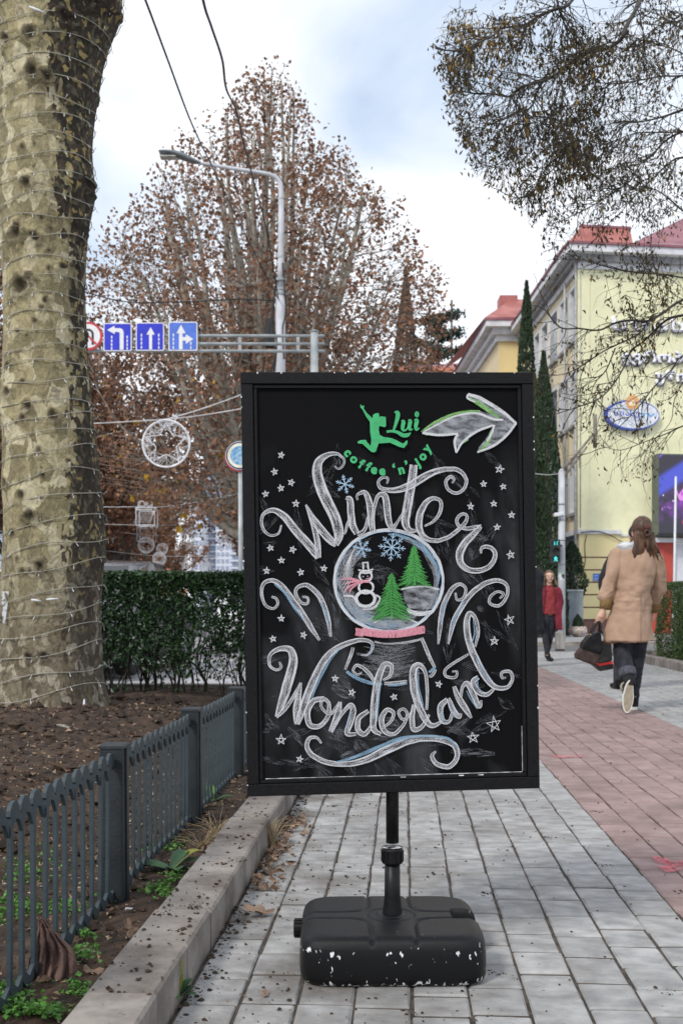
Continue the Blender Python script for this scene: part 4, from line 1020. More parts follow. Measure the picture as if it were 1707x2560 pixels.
va = nd('ShaderNodeVectorMath', operation='ADD'); L.new(mp.outputs[0], va.inputs[0]); L.new(vs.outputs[0], va.inputs[1])
def vor(scale):
    q = nd('ShaderNodeTexVoronoi'); q.inputs['Scale'].default_value = scale; L.new(va.outputs[0], q.inputs['Vector']); return q
v1, v2, v3 = vor(11), vor(21), vor(34)
sep = nd('ShaderNodeSeparateColor'); L.new(v1.outputs['Color'], sep.inputs[0])
sep2 = nd('ShaderNodeSeparateColor'); L.new(v2.outputs['Color'], sep2.inputs[0])
sep3 = nd('ShaderNodeSeparateColor'); L.new(v3.outputs['Color'], sep3.inputs[0])
big = nd('ShaderNodeTexNoise'); big.inputs['Scale'].default_value = 1.3; big.inputs['Detail'].default_value = 3; L.new(tc.outputs['Object'], big.inputs['Vector'])
c1 = nd('ShaderNodeValToRGB'); c1.color_ramp.interpolation = 'CONSTANT'
el = c1.color_ramp.elements; el[0].position = 0; el[0].color = (.22, .19, .11, 1); el[1].position = .25; el[1].color = (.33, .285, .165, 1)
for p_, c_ in ((.5, (.42, .37, .235, 1)), (.70, (.28, .24, .14, 1)), (.86, (.48, .43, .29, 1))):
    e_ = el.new(p_); e_.color = c_
L.new(sep.outputs[0], c1.inputs['Fac'])
sxz = nd('ShaderNodeSeparateXYZ'); L.new(tc.outputs['Object'], sxz.inputs[0])
def mth(op, a, b, c=None):
    q = nd('ShaderNodeMath', operation=op)
    for i_, x_ in enumerate((a, b, c)):
        if x_ is None: continue
        if isinstance(x_, (int, float)): q.inputs[i_].default_value = x_
        else: L.new(x_, q.inputs[i_])
    return q.outputs[0]
# older dark bark survives mostly on one side and high up
side = mth('MULTIPLY', mth('ADD', sxz.outputs['X'], -.15), 3.4)
hi = mth('MULTIPLY', mth('ADD', sxz.outputs['Z'], -3.9), .20)
lo_ = nd('ShaderNodeMapRange'); lo_.inputs['From Min'].default_value = 2.2; lo_.inputs['From Max'].default_value = .8; lo_.inputs['To Max'].default_value = .12; L.new(sxz.outputs['Z'], lo_.inputs['Value'])
hi = mth('ADD', mth('MAXIMUM', hi, -.25), lo_.outputs[0])
thr = mth('ADD', mth('ADD', mth('MULTIPLY', big.outputs['Fac'], .55), side), hi)
thr = mth('ADD', thr, mth('MULTIPLY', sep2.outputs[1], .42))
dark = nd('ShaderNodeMapRange'); dark.inputs['From Min'].default_value = .70; dark.inputs['From Max'].default_value = .74; L.new(thr, dark.inputs['Value'])
mxa = nd('ShaderNodeMix', data_type='RGBA'); L.new(dark.outputs[0], mxa.inputs[0]); L.new(c1.outputs['Color'], mxa.inputs[6])
c2 = nd('ShaderNodeValToRGB'); c2.color_ramp.interpolation = 'CONSTANT'; el = c2.color_ramp.elements
el[0].position = 0; el[0].color = (.040, .035, .026, 1); el[1].position = .5; el[1].color = (.068, .050, .038, 1)
for p_, c_ in ((.72, (.11, .10, .068, 1)), (.90, (.30, .23, .10, 1))): e_ = el.new(p_); e_.color = c_
L.new(sep3.outputs[0], c2.inputs['Fac']); L.new(c2.outputs['Color'], mxa.inputs[7])
# grime, scabs
gn = nd('ShaderNodeTexNoise'); gn.inputs['Scale'].default_value = 16; gn.inputs['Detail'].default_value = 6; L.new(va.outputs[0], gn.inputs['Vector'])
gr_ = nd('ShaderNodeValToRGB'); gr_.color_ramp.elements[0].position = .60; gr_.color_ramp.elements[1].position = .70; L.new(gn.outputs['Fac'], gr_.inputs['Fac'])
mxb = nd('ShaderNodeMix', data_type='RGBA'); L.new(mth('MULTIPLY', gr_.outputs['Color'], .6), mxb.inputs[0]); L.new(mxa.outputs[2], mxb.inputs[6]); mxb.inputs[7].default_value = (.10, .075, .055, 1)
# greyer and paler flakes at the foot
ft = nd('ShaderNodeMapRange'); ft.inputs['From Min'].default_value = 1.5; ft.inputs['From Max'].default_value = .6; L.new(sxz.outputs['Z'], ft.inputs['Value'])
fl_ = nd('ShaderNodeValToRGB'); fl_.color_ramp.interpolation = 'CONSTANT'; el = fl_.color_ramp.elements; el[0].color = (.18, .15, .115, 1); el[1].position = .45; el[1].color = (.12, .095, .072, 1); e_ = el.new(.8); e_.color = (.42, .37, .30, 1)
L.new(sep2.outputs[0], fl_.inputs['Fac'])
mxf = nd('ShaderNodeMix', data_type='RGBA'); L.new(mth('MULTIPLY', ft.outputs[0], .72), mxf.inputs[0]); L.new(mxb.outputs[2], mxf.inputs[6]); L.new(fl_.outputs['Color'], mxf.inputs[7])
att = nd('ShaderNodeAttribute'); att.attribute_name = 'mark'
mxc = nd('ShaderNodeMix', data_type='RGBA'); L.new(mth('MULTIPLY', att.outputs['Fac'], .93), mxc.inputs[0]); L.new(mxf.outputs[2], mxc.inputs[6]); mxc.inputs[7].default_value = (.028, .020, .016, 1)
gr2 = nd('ShaderNodeTexNoise'); gr2.inputs['Scale'].default_value = 38; gr2.inputs['Detail'].default_value = 6; L.new(va.outputs[0], gr2.inputs['Vector'])
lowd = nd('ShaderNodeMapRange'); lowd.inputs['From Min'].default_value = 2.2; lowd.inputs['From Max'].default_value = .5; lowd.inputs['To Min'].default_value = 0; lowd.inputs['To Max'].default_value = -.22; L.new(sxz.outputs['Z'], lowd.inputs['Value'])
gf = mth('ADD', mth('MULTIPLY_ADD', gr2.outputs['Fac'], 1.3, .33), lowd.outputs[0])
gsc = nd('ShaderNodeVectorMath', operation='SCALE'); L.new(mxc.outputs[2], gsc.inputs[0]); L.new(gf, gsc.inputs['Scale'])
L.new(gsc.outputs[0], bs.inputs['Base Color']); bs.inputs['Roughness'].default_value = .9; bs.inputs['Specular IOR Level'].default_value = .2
nb = nd('ShaderNodeTexNoise'); nb.inputs['Scale'].default_value = 30; nb.inputs['Detail'].default_value = 7; L.new(va.outputs[0], nb.inputs['Vector'])
bsum = mth('ADD', mth('MULTIPLY', nb.outputs['Fac'], .7), mth('ADD', mth('MULTIPLY', dark.outputs[0], .35), mth('MULTIPLY', sep.outputs[0], .3)))
bpn = nd('ShaderNodeBump'); bpn.inputs['Distance'].default_value = .022; L.new(bsum, bpn.inputs['Height']); L.new(bpn.outputs[0], bs.inputs['Normal'])

plane = empty('plane_tree', tree_o, TH, label='thick mottled plane tree trunk with knots, wound with fairy lights, beside the hedge', cat='tree')
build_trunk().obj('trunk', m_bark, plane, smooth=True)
mb = MB()
zt_ = gz(-880, TD); tcx = (trunk_at(-880)[0] - 110) * PXM
for (dx, dy, dz, r0) in ((1.6, .8, 3.5, .22), (-1.8, -.6, 3.2, .25), (.3, 1.8, 3.8, .2), (-.4, -.9, 3.6, .2)):
    P = catmull([(tcx, 0, zt_ - .5), (tcx + dx * .35, dy * .35, zt_ + .8), (tcx + dx, dy, zt_ + dz)], 6); mb.tube(P, np.linspace(r0 * 1.3, r0 * .4, len(P)), 10)
mb.obj('branch', m_bark, plane, True)
# whitewash drip
m_drip, nt2, N2, L2, b2 = new_mat('white_splash'); t2 = N2.new('ShaderNodeTexCoord'); n2_ = N2.new('ShaderNodeTexNoise'); n2_.inputs['Scale'].default_value = 30; L2.new(t2.outputs['Object'], n2_.inputs['Vector'])
q_ = N2.new('ShaderNodeMapRange'); q_.inputs['From Min'].default_value = .40; q_.inputs['From Max'].default_value = .55; L2.new(n2_.outputs['Fac'], q_.inputs['Value']); q_.inputs['To Max'].default_value = .75; L2.new(q_.outputs[0], b2.inputs['Alpha'])
b2.inputs['Base Color'].default_value = (.62, .66, .72, 1); b2.inputs['Roughness'].default_value = .8
def on_trunk(u, v, off=.0):
    cu, ru = trunk_at(v); ru_m = ru * PXM + off; s = max(-1, min(1, (u - cu) / ru)); 
    a = math.asin(s); return Vector(((cu - 110) * PXM + ru_m * math.sin(a), -ru_m * math.cos(a), gz(v, TD)))
mb = MB(); g = []
for k in range(12):
    v = 1480 + k * 7; w = 11 * (1 - k / 12) ** .7 + 1
    g.append([tuple(on_trunk(48 - w, v, .02)), tuple(on_trunk(48, v, .026)), tuple(on_trunk(48 + w, v, .02))])
V = [p for r__ in g for p in r__]; mb.add(V, [(3 * i + j, 3 * i + j + 1, 3 * i + j + 4, 3 * i + j + 3) for i in range(11) for j in (0, 1)]); mb.obj('white_splash', m_drip, plane, True)

# fairy lights: one long string wound from foot to top
m_wire = M('pale_wire', (.34, .33, .28), .6, var=.1, scale=30)
m_bulb = M('clear_bulb', (.66, .68, .70), .35, var=.05)
lights = empty('light_string', tree_o, TH, label='string of tiny fairy lights wound round the plane tree trunk', cat='light string')
rw = random.Random(8); pts = []; bulbs = MB()
turn_v = 1752.0; v0 = 1752.0; a = 0
turns = 46; NS = 30
for t in range(turns):
    pitch = (54 if t < 12 else 45) * rw.uniform(.72, 1.28)
    v_here = v0
    amp = rw.uniform(4, 16); ph = rw.uniform(0, 6)
    for k in range(NS):
        f_ = k / NS; ang = -PI / 2 + (f_ * 2 - 1) * PI          # front is at f = .5
        tilt = 16 if v0 > 1050 else 3
        v = v0 - pitch * f_ - tilt * math.sin((f_ * 2 - 1) * PI) * (1 if abs(f_ - .5) < .25 else .6) + amp * math.sin(ang * 3 + ph) * .5
        cu, ru = trunk_at(v); rr = ru * PXM * 1.0 + .016
        pts.append(((cu - 110) * PXM + rr * math.cos(ang), rr * math.sin(ang), gz(v, TD)))
        if (t * NS + k) % 3 == 0 and v > -80:
            p = Vector(pts[-1]); out = Vector((math.cos(ang), math.sin(ang), 0)); d_ = (out * .5 + Vector((rw.uniform(-.5, .5), rw.uniform(-.3, .3), rw.choice((-1, -1, 1)) * 1.0))).normalized()
            bulbs.tube([p, p + d_ * .022], .0016, 4); bulbs.tube([p + d_ * .02, p + d_ * .036], .0026, 5)
    v0 -= pitch
mb = MB(); mb.tube(pts, .0030, 5); mb.obj('wire', m_wire, lights, True)
tag(bulbs.obj('bulb', m_bulb, lights), kind='stuff')
for (u, v, du, dv) in ((118, 1500, 22, 4), (118, 100, 36, 14), (228, 1740, 2, 22), (150, 1500, 26, -2)):
    mb = MB(); a_ = on_trunk(u, v, .03); b_ = on_trunk(min(u + du, 240), v + dv, .03); mb.tube([a_, a_.lerp(b_, .5), b_], [.006, .009, .004], 8); mb.obj('connector', m_bulb, lights, True)

# ================================================================== HEDGES
m_leaf = M('hedge_leaf', (.010, .030, .010), .45, col2=(.032, .078, .022), scale=3, ramp=(.3, .7), island=.45, spec=.5, trans=.12)
m_twig = M('hedge_twig', (.035, .028, .020), .9, var=.3, scale=20)
def hedge_obj(name, x0, x1, y0, y1, z0, z1, n, seed, label, bare=0.0, leaf=.04, mat=None, origin=None, stems=0):
    r = np.random.default_rng(seed); rr = random.Random(seed)
    root = empty(name, ((x0 + x1) / 2, (y0 + y1) / 2, 0), label=label, cat='hedge'); off = np.array([(x0 + x1) / 2, (y0 + y1) / 2, 0])
    X = r.uniform(x0, x1, n); Y = r.uniform(y0, y1, n); Z = z0 + (z1 - z0) * r.random(n) ** (.72 if bare else 1)
    # leaves sit near the faces
    sh = r.random(n); f = r.integers(0, 10, n); f = f if bare else np.where((f == 3) | (f == 4) | (f == 5), 8, f); dep = np.abs(r.normal(0, .06, n))
    Z = np.where(f < 3, z1 - dep + (fbm(X * 5, Y * 5, seed=seed) - .5) * .07, Z); Y = np.where((f >= 3) & (f < 8), y0 + dep * 1.3 + (fbm(X * 4, Z * 4, seed=seed + 1) - .5) * .14, Y)
    X = np.where(f == 8, x0 + dep + (fbm(Y * 3, Z * 3, seed=seed + 2) - .5) * .2, X); X = np.where(f == 9, x1 - dep, X)
    if bare:
        keep = r.random(n) < smooth01((Z - z0 + .10) / bare) + .03; X, Y, Z = X[keep], Y[keep], Z[keep]
        keep = fbm(X * 3.2, Z * 3.2, seed=seed + 9) + .22 * (Z - z0) / (z1 - z0) > .44; keep |= Z > z1 - .30; keep |= (X < x0 + 1.0) & (r.random(len(X)) < .8); X, Y, Z = X[keep], Y[keep], Z[keep]
    P = np.stack([X, Y, Z], -1) - off
    V, F = leaf_cards(P, leaf, r, 1.7); mb = MB(); mb.add(V, F); mb.obj('foliage', mat or m_leaf, root)
    if stems:
        for k in range(stems):
            x = rr.uniform(x0 + .03, x1 - .03); yy = rr.uniform(y0 + .15, y1 - .15); h = rr.uniform(.7, 1.0) * (z1 - .05); w = rr.uniform(.005, .017)
            P = [(x + rr.uniform(-.02, .02) - off[0], yy - off[1], -.05)]; lean = rr.gauss(0, .10)
            for q in range(1, 6): P.append((x + lean * q / 3 + rr.gauss(0, .03) - off[0], yy + rr.gauss(0, .05) - off[1], h * q / 5))
            mb = MB(); mb.tube(catmull(P, 3), np.linspace(w, w * .3, 16), 5)
            for q in range(3):
                b = P[rr.randint(1, 3)]; mb.tube([b, (b[0] + rr.gauss(0, .09), b[1] + rr.gauss(0, .06), b[2] + .18), (b[0] + rr.gauss(0, .16), b[1] + rr.gauss(0, .1), b[2] + .38)], [w * .5, w * .4, .002], 4)
            mb.obj('stem', m_twig, root, True)
    return root
hedge_obj('hedge', -3.85, -.75, 9.75, 10.6, .12, 1.235, 40000, 31, 'dark green clipped hedge with bare lower stems between the trunk and the board', bare=.85, leaf=.046, stems=85)
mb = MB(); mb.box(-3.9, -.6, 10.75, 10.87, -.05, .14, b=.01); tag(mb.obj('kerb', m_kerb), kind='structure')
m_leaf2 = M('hedge_leaf_light', (.028, .055, .012), .5, col2=(.075, .125, .03), scale=3, ramp=(.3, .7), island=.45, trans=.12)
hedge_obj('hedge', XE + .32, XE + 2.6, 12.2, 18.7, .10, 1.32, 70000, 33, 'clipped green hedge behind the low kerb beside the walking woman', leaf=.034, mat=m_leaf2)
mb = soil_patch('soil', XE + .16, XE + 3.2, 8.5, 19.2, 60, 200, m_soil); mb.v[0][:, 2] = mb.v[0][:, 2] * .3 + .06
tag(mb.obj('soil', m_soil, smooth=True), kind='structure')
mb = MB(); mb.add(np.array([(XE + .3, 12.3, .1), (XE + 2.5, 12.3, .1), (XE + 2.5, 18.6, .1), (XE + .3, 18.6, .1)]) * [1, 1, 1], [(0, 1, 2, 3)])
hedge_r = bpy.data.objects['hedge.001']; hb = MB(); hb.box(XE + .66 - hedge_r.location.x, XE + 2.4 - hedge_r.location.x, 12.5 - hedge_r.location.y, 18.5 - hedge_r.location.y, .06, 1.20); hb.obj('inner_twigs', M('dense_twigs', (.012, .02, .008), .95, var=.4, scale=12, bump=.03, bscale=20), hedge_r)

# ================================================================== PLANE TREES DOWN THE STREET
m_brown = M('dry_leaf', (.15, .072, .042), .8, col2=(.35, .19, .115), scale=.6, ramp=(.3, .7), island=.5, trans=.22)
m_limb = M('pale_limb', (.16, .14, .115), .9, col2=(.46, .42, .36), scale=5, ramp=(.35, .65))
m_limb_d = M('dark_limb', (.05, .042, .036), .9, col2=(.14, .12, .10), scale=4, ramp=(.35, .65))
m_gold = M('yellow_leaf', (.48, .30, .04), .8, var=.2, trans=.3, island=.3)
def plane_tree_parts(seed, H, hwf, fork, nlimb, nleaf, leafsz, tr=.28, zlow=3.0, sub=11, cl=.30, full=False):
    rr = random.Random(seed); r = np.random.default_rng(seed)
    tk = MB(); lb = MB(); tw = []
    tk.tube(catmull([(0, 0, -.1), (.05, 0, fork * .5), (0, .05, fork)], 4), np.linspace(tr * 1.1, tr * .8, 9), 12)
    perm = list(range(nlimb)); rr.shuffle(perm)
    hw0 = np.interp(np.linspace(0, H, 60), [p[0] for p in hwf], [p[1] for p in hwf])
    def hw(z): return float(np.interp(z, np.linspace(0, H, 60), hw0))
    for i in range(nlimb):
        az = 2 * PI * i / nlimb + rr.uniform(-.3, .3); rad = rr.uniform(.25, .98) if i % 3 else rr.uniform(.0, .3)
        # limb ends on the crown surface at some height
        ze = H * (1 - .58 * rad ** 1.3) * rr.uniform(.93, 1.0); re = min(hw(ze), hw(ze)) * .96
        if rad < .25: ze = H * rr.uniform(.93, .985); re = hw(ze) * .7
        if full:      # limb tips spread evenly over the whole cone
            q_ = perm[i] / nlimb; ze = H * (.36 + .63 * q_ ** .8); re = hw(ze) * rr.uniform(.80, .98) if i % 4 else hw(ze) * .4; az = i * 2.39996 + rr.uniform(-.3, .3)
        ex, ey = re * math.cos(az), re * math.sin(az)
        z0 = fork * rr.uniform(.65, 1.05)
        P = [(0, 0, z0)]
        for k in range(1, 6):
            t = k / 5; b = t ** .85
            P.append((ex * b + rr.gauss(0, .16 if not full else .09), ey * b + rr.gauss(0, .16 if not full else .09), z0 + (ze - z0) * t ** 1.08))
        C = catmull(P, 5); w0 = tr * rr.uniform(.34, .55) * (1.15 if full else 1); Wd = np.linspace(w0, .018, len(C)) 
        lb.tube(C, Wd, 7, at=0)
        for q in range(sub):
            k = rr.randint(4, len(C) - 3); b = C[k]; zb = b[2]
            t = k / len(C); a2 = az + rr.gauss(0, 1.1); ln = (1 - t * .55) * rr.uniform(1.2, 3.0) * H / 16
            e = np.array([b[0] + math.cos(a2) * ln * .62, b[1] + math.sin(a2) * ln * .62, zb + ln * rr.uniform(.35, .95)])
            hmax = hw(min(e[2], H)) + .1; d = math.hypot(e[0], e[1])
            if d > hmax: e[:2] *= hmax / d
            if e[2] > H: e[2] = H
            m = (b + e) / 2 + np.array([rr.gauss(0, .12), rr.gauss(0, .12), -.08])
            S = catmull([b, m, e], 4); lb.tube(S, np.linspace(max(Wd[k] * .5, .016), .008, len(S)), 4, cap=False)
            for s_ in range(4):
                kk = rr.randint(2, len(S) - 1); bb = S[kk]; l2 = rr.uniform(.35, .9); a3 = rr.uniform(0, 2 * PI)
                e2 = bb + np.array([math.cos(a3) * l2 * .7, math.sin(a3) * l2 * .7, l2 * rr.uniform(-.1, .7)])
                lb.tube([bb, (bb + e2) / 2 + np.array([0, 0, .04]), e2], [.007, .006, .004], 3, cap=False); tw.append((bb, e2))
            tw.append((m, e)); tw.append((b, m))
        for k in range(len(C) // 3, len(C) - 1): tw.append((C[k], C[k + 1]))
    A = np.array([t[0] for t in tw]); Bv = np.array([t[1] for t in tw])
    pz, pr = [p[0] for p in hwf], [p[1] for p in hwf]
    if full:      # bunches of leaves fill the cone evenly, each on a fine twig of its own growing from the nearest limb
        nb_ = nleaf // 11; Zs = r.uniform(zlow, H, nb_ * 6); wgt = np.interp(Zs, pz, pr); Zs = Zs[r.random(len(Zs)) < (wgt / wgt.max()) ** 1.5][:nb_]
        th_ = r.uniform(0, 2 * PI, len(Zs)); R_ = np.interp(Zs, pz, pr) * r.random(len(Zs)) ** .42 * (.90 + .22 * vnoise(th_ * 2.2, Zs * .7, seed=seed))
        ctr = np.stack([R_ * np.cos(th_), R_ * np.sin(th_), Zs], -1)
        ctr = ctr[(fbm(ctr[:, 0] * .85 + 9, ctr[:, 1] * .85, ctr[:, 2] * .85, seed=seed + 4, oct=2) > .40) | (r.random(len(ctr)) < .22)]
        src = np.concatenate([A, Bv]); src = src[src[:, 2] > fork]
        for c in ctr:
            d2 = ((src - c) ** 2).sum(1) + np.where(src[:, 2] > c[2] - .15, 6, 0); k = int(d2.argmin())
            if d2[k] < 9: lb.tube([src[k], src[k] * .45 + c * .55 + [0, 0, -.04], c], [.0105, .007, .0045], 3, cap=False)
        P = np.repeat(ctr, 11, 0) + r.normal(0, 1, (len(ctr) * 11, 3)) * np.array([.15, .15, .17])
    else:
        nb_ = nleaf // 6; idx = r.integers(0, len(tw), nb_); t = r.random(nb_)[:, None] ** .7
        ctr = A[idx] * (1 - t) + Bv[idx] * t + r.normal(0, cl * .5, (nb_, 3))
        P = np.repeat(ctr, 6, 0) + r.normal(0, cl * .35, (nb_ * 6, 3))
        P = P[(P[:, 2] > zlow) & (np.hypot(P[:, 0], P[:, 1]) < np.interp(P[:, 2], pz, pr) + .15)]
    V, F = leaf_cards(P, leafsz, r, 1.35, down=.4); lf = MB(); lf.add(V, F)
    return tk, lb, lf, P
prof_main = [(0, 0), (2.9, 0), (3.0, 3.6), (4.5, 4.5), (7.6, 5.0), (9.3, 4.9), (10.7, 4.3), (11.7, 3.6), (12.6, 2.9), (13.5, 2.15), (14.4, 1.4), (15.2, .85), (15.8, .45), (16.0, .1)]
tk, lb, lf, P_ = plane_tree_parts(2, 15.9, prof_main, 3.4, 64, 50000, .115, tr=.34, sub=6, full=True)
main = empty('plane_tree', CX(gx(668, 30), 30), TH, label='tall cone shaped plane tree with dry brown leaves rising behind the board', cat='tree')
tk.obj('trunk', m_limb, main, True); lb.obj('branches', m_limb, main, True); lf.obj('crown', m_brown, main)
rg = np.random.default_rng(3); low = P_[(P_[:, 2] < 7)]; V, F = leaf_cards(low[rg.choice(len(low), 160, replace=False)] + rg.normal(0, .1, (160, 3)), .2, rg, 1.2); mb = MB(); mb.add(V, F); mb.obj('yellow_leaves', m_gold, main)['kind'] = 'stuff'

prof_b = [(0, 0), (2.4, 0), (2.6, 3.0), (5, 4.6), (8, 4.7), (10, 4.0), (12, 2.6), (13.5, 1.1), (14.2, 0)]
variants = []
for sd in (11, 12, 13):
    tk, lb, lf, P_ = plane_tree_parts(sd, 14, prof_b, 3.6, 14, 17000, .19, tr=.28, zlow=2.4, cl=.42, sub=8)
    variants.append((tk.mesh('trunk', m_limb_d, True), lb.mesh('branches', m_limb_d, True), lf.mesh('crown', m_brown)))
rows = [  # (u, distance, scale, label)
    (745, 37, .80, 'brown leaved plane tree directly behind the street lamp pole'),
    (800, 41, .72, 'brown leaved plane tree between the lamp pole and the cypress tips'),
    (770, 52, .80, 'second plane tree along the right of the road, behind the hanging star ring'),
    (930, 47, .66, 'low brown plane tree in front of the pink building'),
    (700, 70, .92, 'plane tree beyond the round sign on the right of the road'),
    (672, 95, 1.0, 'far plane tree overlapping the pale tower blocks'),
    (175, 33, .80, 'plane tree half hidden by the mottled trunk, nearest on the left of the road'),
    (262, 45, .80, 'plane tree above the lane signs on the left of the road'),
    (305, 60, .86, 'plane tree behind the hanging gift box decorations'),
    (322, 80, .90, 'plane tree left of the pale tower blocks'),
    (410, 108, .95, 'farthest plane tree on the left of the road'),
    (20, 40, .8, 'brown plane tree seen left of the mottled trunk'),
    (-160, 30, .85, 'plane tree at the left edge beyond the parked white car'),
]
for i, (u, d, s, lab) in enumerate(rows):
    t_ = empty('plane_tree', CX(gx(u, d), d), i * 1.3, label=lab, cat='tree', group='plane trees lining the street'); t_.scale = (s, s, s)
    a, b, c = variants[i % 3]; put('trunk', a, t_); put('branches', b, t_); put('crown', c, t_)

# ================================================================== CYPRESSES AND SHRUBS
m_cyp = M('cypress_green', (.012, .030, .014), .75, col2=(.040, .075, .030), scale=3, ramp=(.3, .7), island=.4)
m_cypo = M('olive_green', (.05, .055, .018), .75, col2=(.10, .10, .035), scale=3, ramp=(.3, .7), island=.4)
def column_tree(name, u, d, H, prof, n, seed, label, mat=m_cyp, size=.16, lean=0, z0=0, cat='tree', up=1.6):
    r = np.random.default_rng(seed); root = empty(name, CX(gx(u, d), d), TH, label=label, cat=cat)
    Z = z0 + (H - z0) * r.random(n); A = r.uniform(0, 2 * PI, n); R = np.interp(Z / H, [p[0] for p in prof], [p[1] for p in prof])
    bump_ = .72 + .5 * fbm(np.cos(A) * 1.6 + 4, np.sin(A) * 1.6, Z * .9, seed=seed) ; R = R * bump_ * (1 - .30 * r.random(n) ** 2)
    P = np.stack([R * np.cos(A) + lean * (Z / H), R * np.sin(A), Z], -1)
    dirs = np.stack([np.cos(A) * .25, np.sin(A) * .25, np.full(n, up)], -1)
    V, F = leaf_cards(P, size, r, 2.6, dirs=dirs); mb = MB(); mb.add(V, F); mb.obj('crown', mat, root)
    mb = MB(); mb.tube([(0, 0, -.1), (lean * .4, 0, H * .5), (lean * .95, 0, H * .95)], [.13, .10, .02], 8); mb.obj('trunk', m_limb_d, root, True)
    return root
column_tree('cypress', 1312, 38, 12.4, [(0, .55), (.3, .55), (.62, .42), (.8, .27), (.93, .14), (1, .02)], 8000, 41, 'slim dark cypress with a pointed tip between the two yellow building wings', lean=.05)
column_tree('cypress', 1334, 35.5, 8.6, [(0, .45), (.4, .4), (.75, .3), (.92, .16), (1, .02)], 5000, 42, 'shorter olive green cypress leaning on the slim dark one', mat=m_cypo)
column_tree('cypress', 1376, 32.5, 8.6, [(0, .52), (.3, .48), (.6, .42), (.8, .28), (.93, .12), (1, .02)], 9000, 43, 'dark cypress right beside the board frame, in front of the tall windows', lean=-.22, size=.15)
column_tree('conifer', 1350, 30.5, 3.0, [(0, .7), (.4, .65), (.75, .45), (1, .05)], 5000, 44, 'bushy dark conifer behind the woman in red', size=.13, up=.6, cat='shrub')
column_tree('conifer', 1428, 33.4, 2.95, [(0, .30), (.42, .34), (.58, .52), (.72, .34), (.86, .30), (1, .04)], 2400, 45, 'dark conifer rising from the corrugated box by the building corner', size=.12, up=.5, z0=1.2, cat='shrub')
# cedar and fir tips above the pink building
column_tree('cypress', 1014, 75, 24.5, [(0, .5), (.5, 1.3), (.75, .9), (.9, .35), (1, .03)], 5200, 46, 'brownish pointed cypress tip above the plane leaves right of the big tree', mat=M('rusty_green', (.06, .04, .03), .8, col2=(.13, .085, .06), scale=2, island=.3), size=.4)
cedar = empty('cedar', CX(gx(1095, 80), 80), TH, label='dark blue green cedar with flat spreading tiers above the pink building', cat='tree')
r = np.random.default_rng(9); mb = MB(); fb = MB()
mb.tube([(0, 0, 0), (0, 0, 22)], [.4, .08], 8); 
for k in range(22):
    z = 12 + k * .5; a = k * 2.4; ln = (24.5 - z) * .48 + .3; e = np.array([math.cos(a) * ln, math.sin(a) * ln * .6, z + .25]); b = np.array([0, 0, z - .3])
    mb.tube([b, (b + e) / 2 + [0, 0, .1], e], [.10, .07, .03], 5)
    t = r.random(420)[:, None] ** .7; P = b * (1 - t) + e * t + r.normal(0, 1, (420, 3)) * np.array([.34, .34, .13]); V, F = leaf_cards(P, .36, r, 2.4); fb.add(V, F)
mb.obj('trunk', m_limb_d, cedar); fb.obj('crown', M('cedar_green', (.014, .034, .026), .8, col2=(.045, .085, .07), scale=1, island=.3), cedar)
# ================================================================== STREET FURNITURE ON THE LEFT
m_galv = M('galvanised', (.30, .33, .34), .5, col2=(.42, .45, .46), scale=4, spots=(.28, .17, .09), spot_scale=9, spot_at=.72, metal=.2)
m_pole = M('pole_paint', (.42, .43, .46), .55, col2=(.55, .56, .60), scale=3)
m_sblue = M('sign_blue', (.022, .032, .52), .35, var=.06)
m_sblue2 = M('sign_pale_blue', (.08, .17, .62), .35, var=.06)
m_swhite = M('sign_white', (.74, .74, .76), .4, var=.03)
m_sred = M('sign_red', (.50, .03, .04), .4, var=.05)
m_sblack = M('sign_black', (.02, .02, .022), .4, var=.05)
m_grey_back = M('sign_back', (.35, .36, .37), .5)
GD = 23.0; gs = GD / FPX
gan = empty('sign_gantry', CX(gx(785.5, GD), GD), TH, label='grey steel gantry post with three horizontal tubes carrying the lane signs', cat='gantry')
gx0 = gx(785.5, GD)
mb = MB(); zt_ = gz(830, GD); mb.tube([(0, 0, -.1), (0, 0, 3), (0, 0, zt_)], [.095, .088, .082], 16); mb.lathe([(.0, zt_), (.10, zt_), (.10, zt_ + .02), (.02, zt_ + .05)], 16); mb.obj('post', m_galv, gan, True)
for v in (840, 860, 878):
    z = gz(v, GD); mb = MB(); mb.tube([((60 - 785.5) * gs, -.02 * 0, z + .01), ((400 - 785.5) * gs, 0, z + .006), (.22, 0, z)], .034, 10); mb.obj('tube', m_galv, gan, True)
for u in (600, 745):
    for v in (850, 869):
        mb = MB(); x = (u - 785.5) * gs; mb.box(x - .035, x + .035, -.03, .03, gz(v, GD) - .06, gz(v, GD) + .06, b=.01); mb.obj('clamp', m_grey_back, gan)
def rrect(x0, x1, z0, z1, r, n=5):
    o = []
    for (cx, cz, a0) in ((x1 - r, z0 + r, -90), (x1 - r, z1 - r, 0), (x0 + r, z1 - r, 90), (x0 + r, z0 + r, 180)):
        for k in range(n + 1): a = math.radians(a0 + 90 * k / n); o.append((cx + r * math.cos(a), cz + r * math.sin(a)))
    return o
ZS = 640.0    # local pixel frame of each sign: 180 px wide
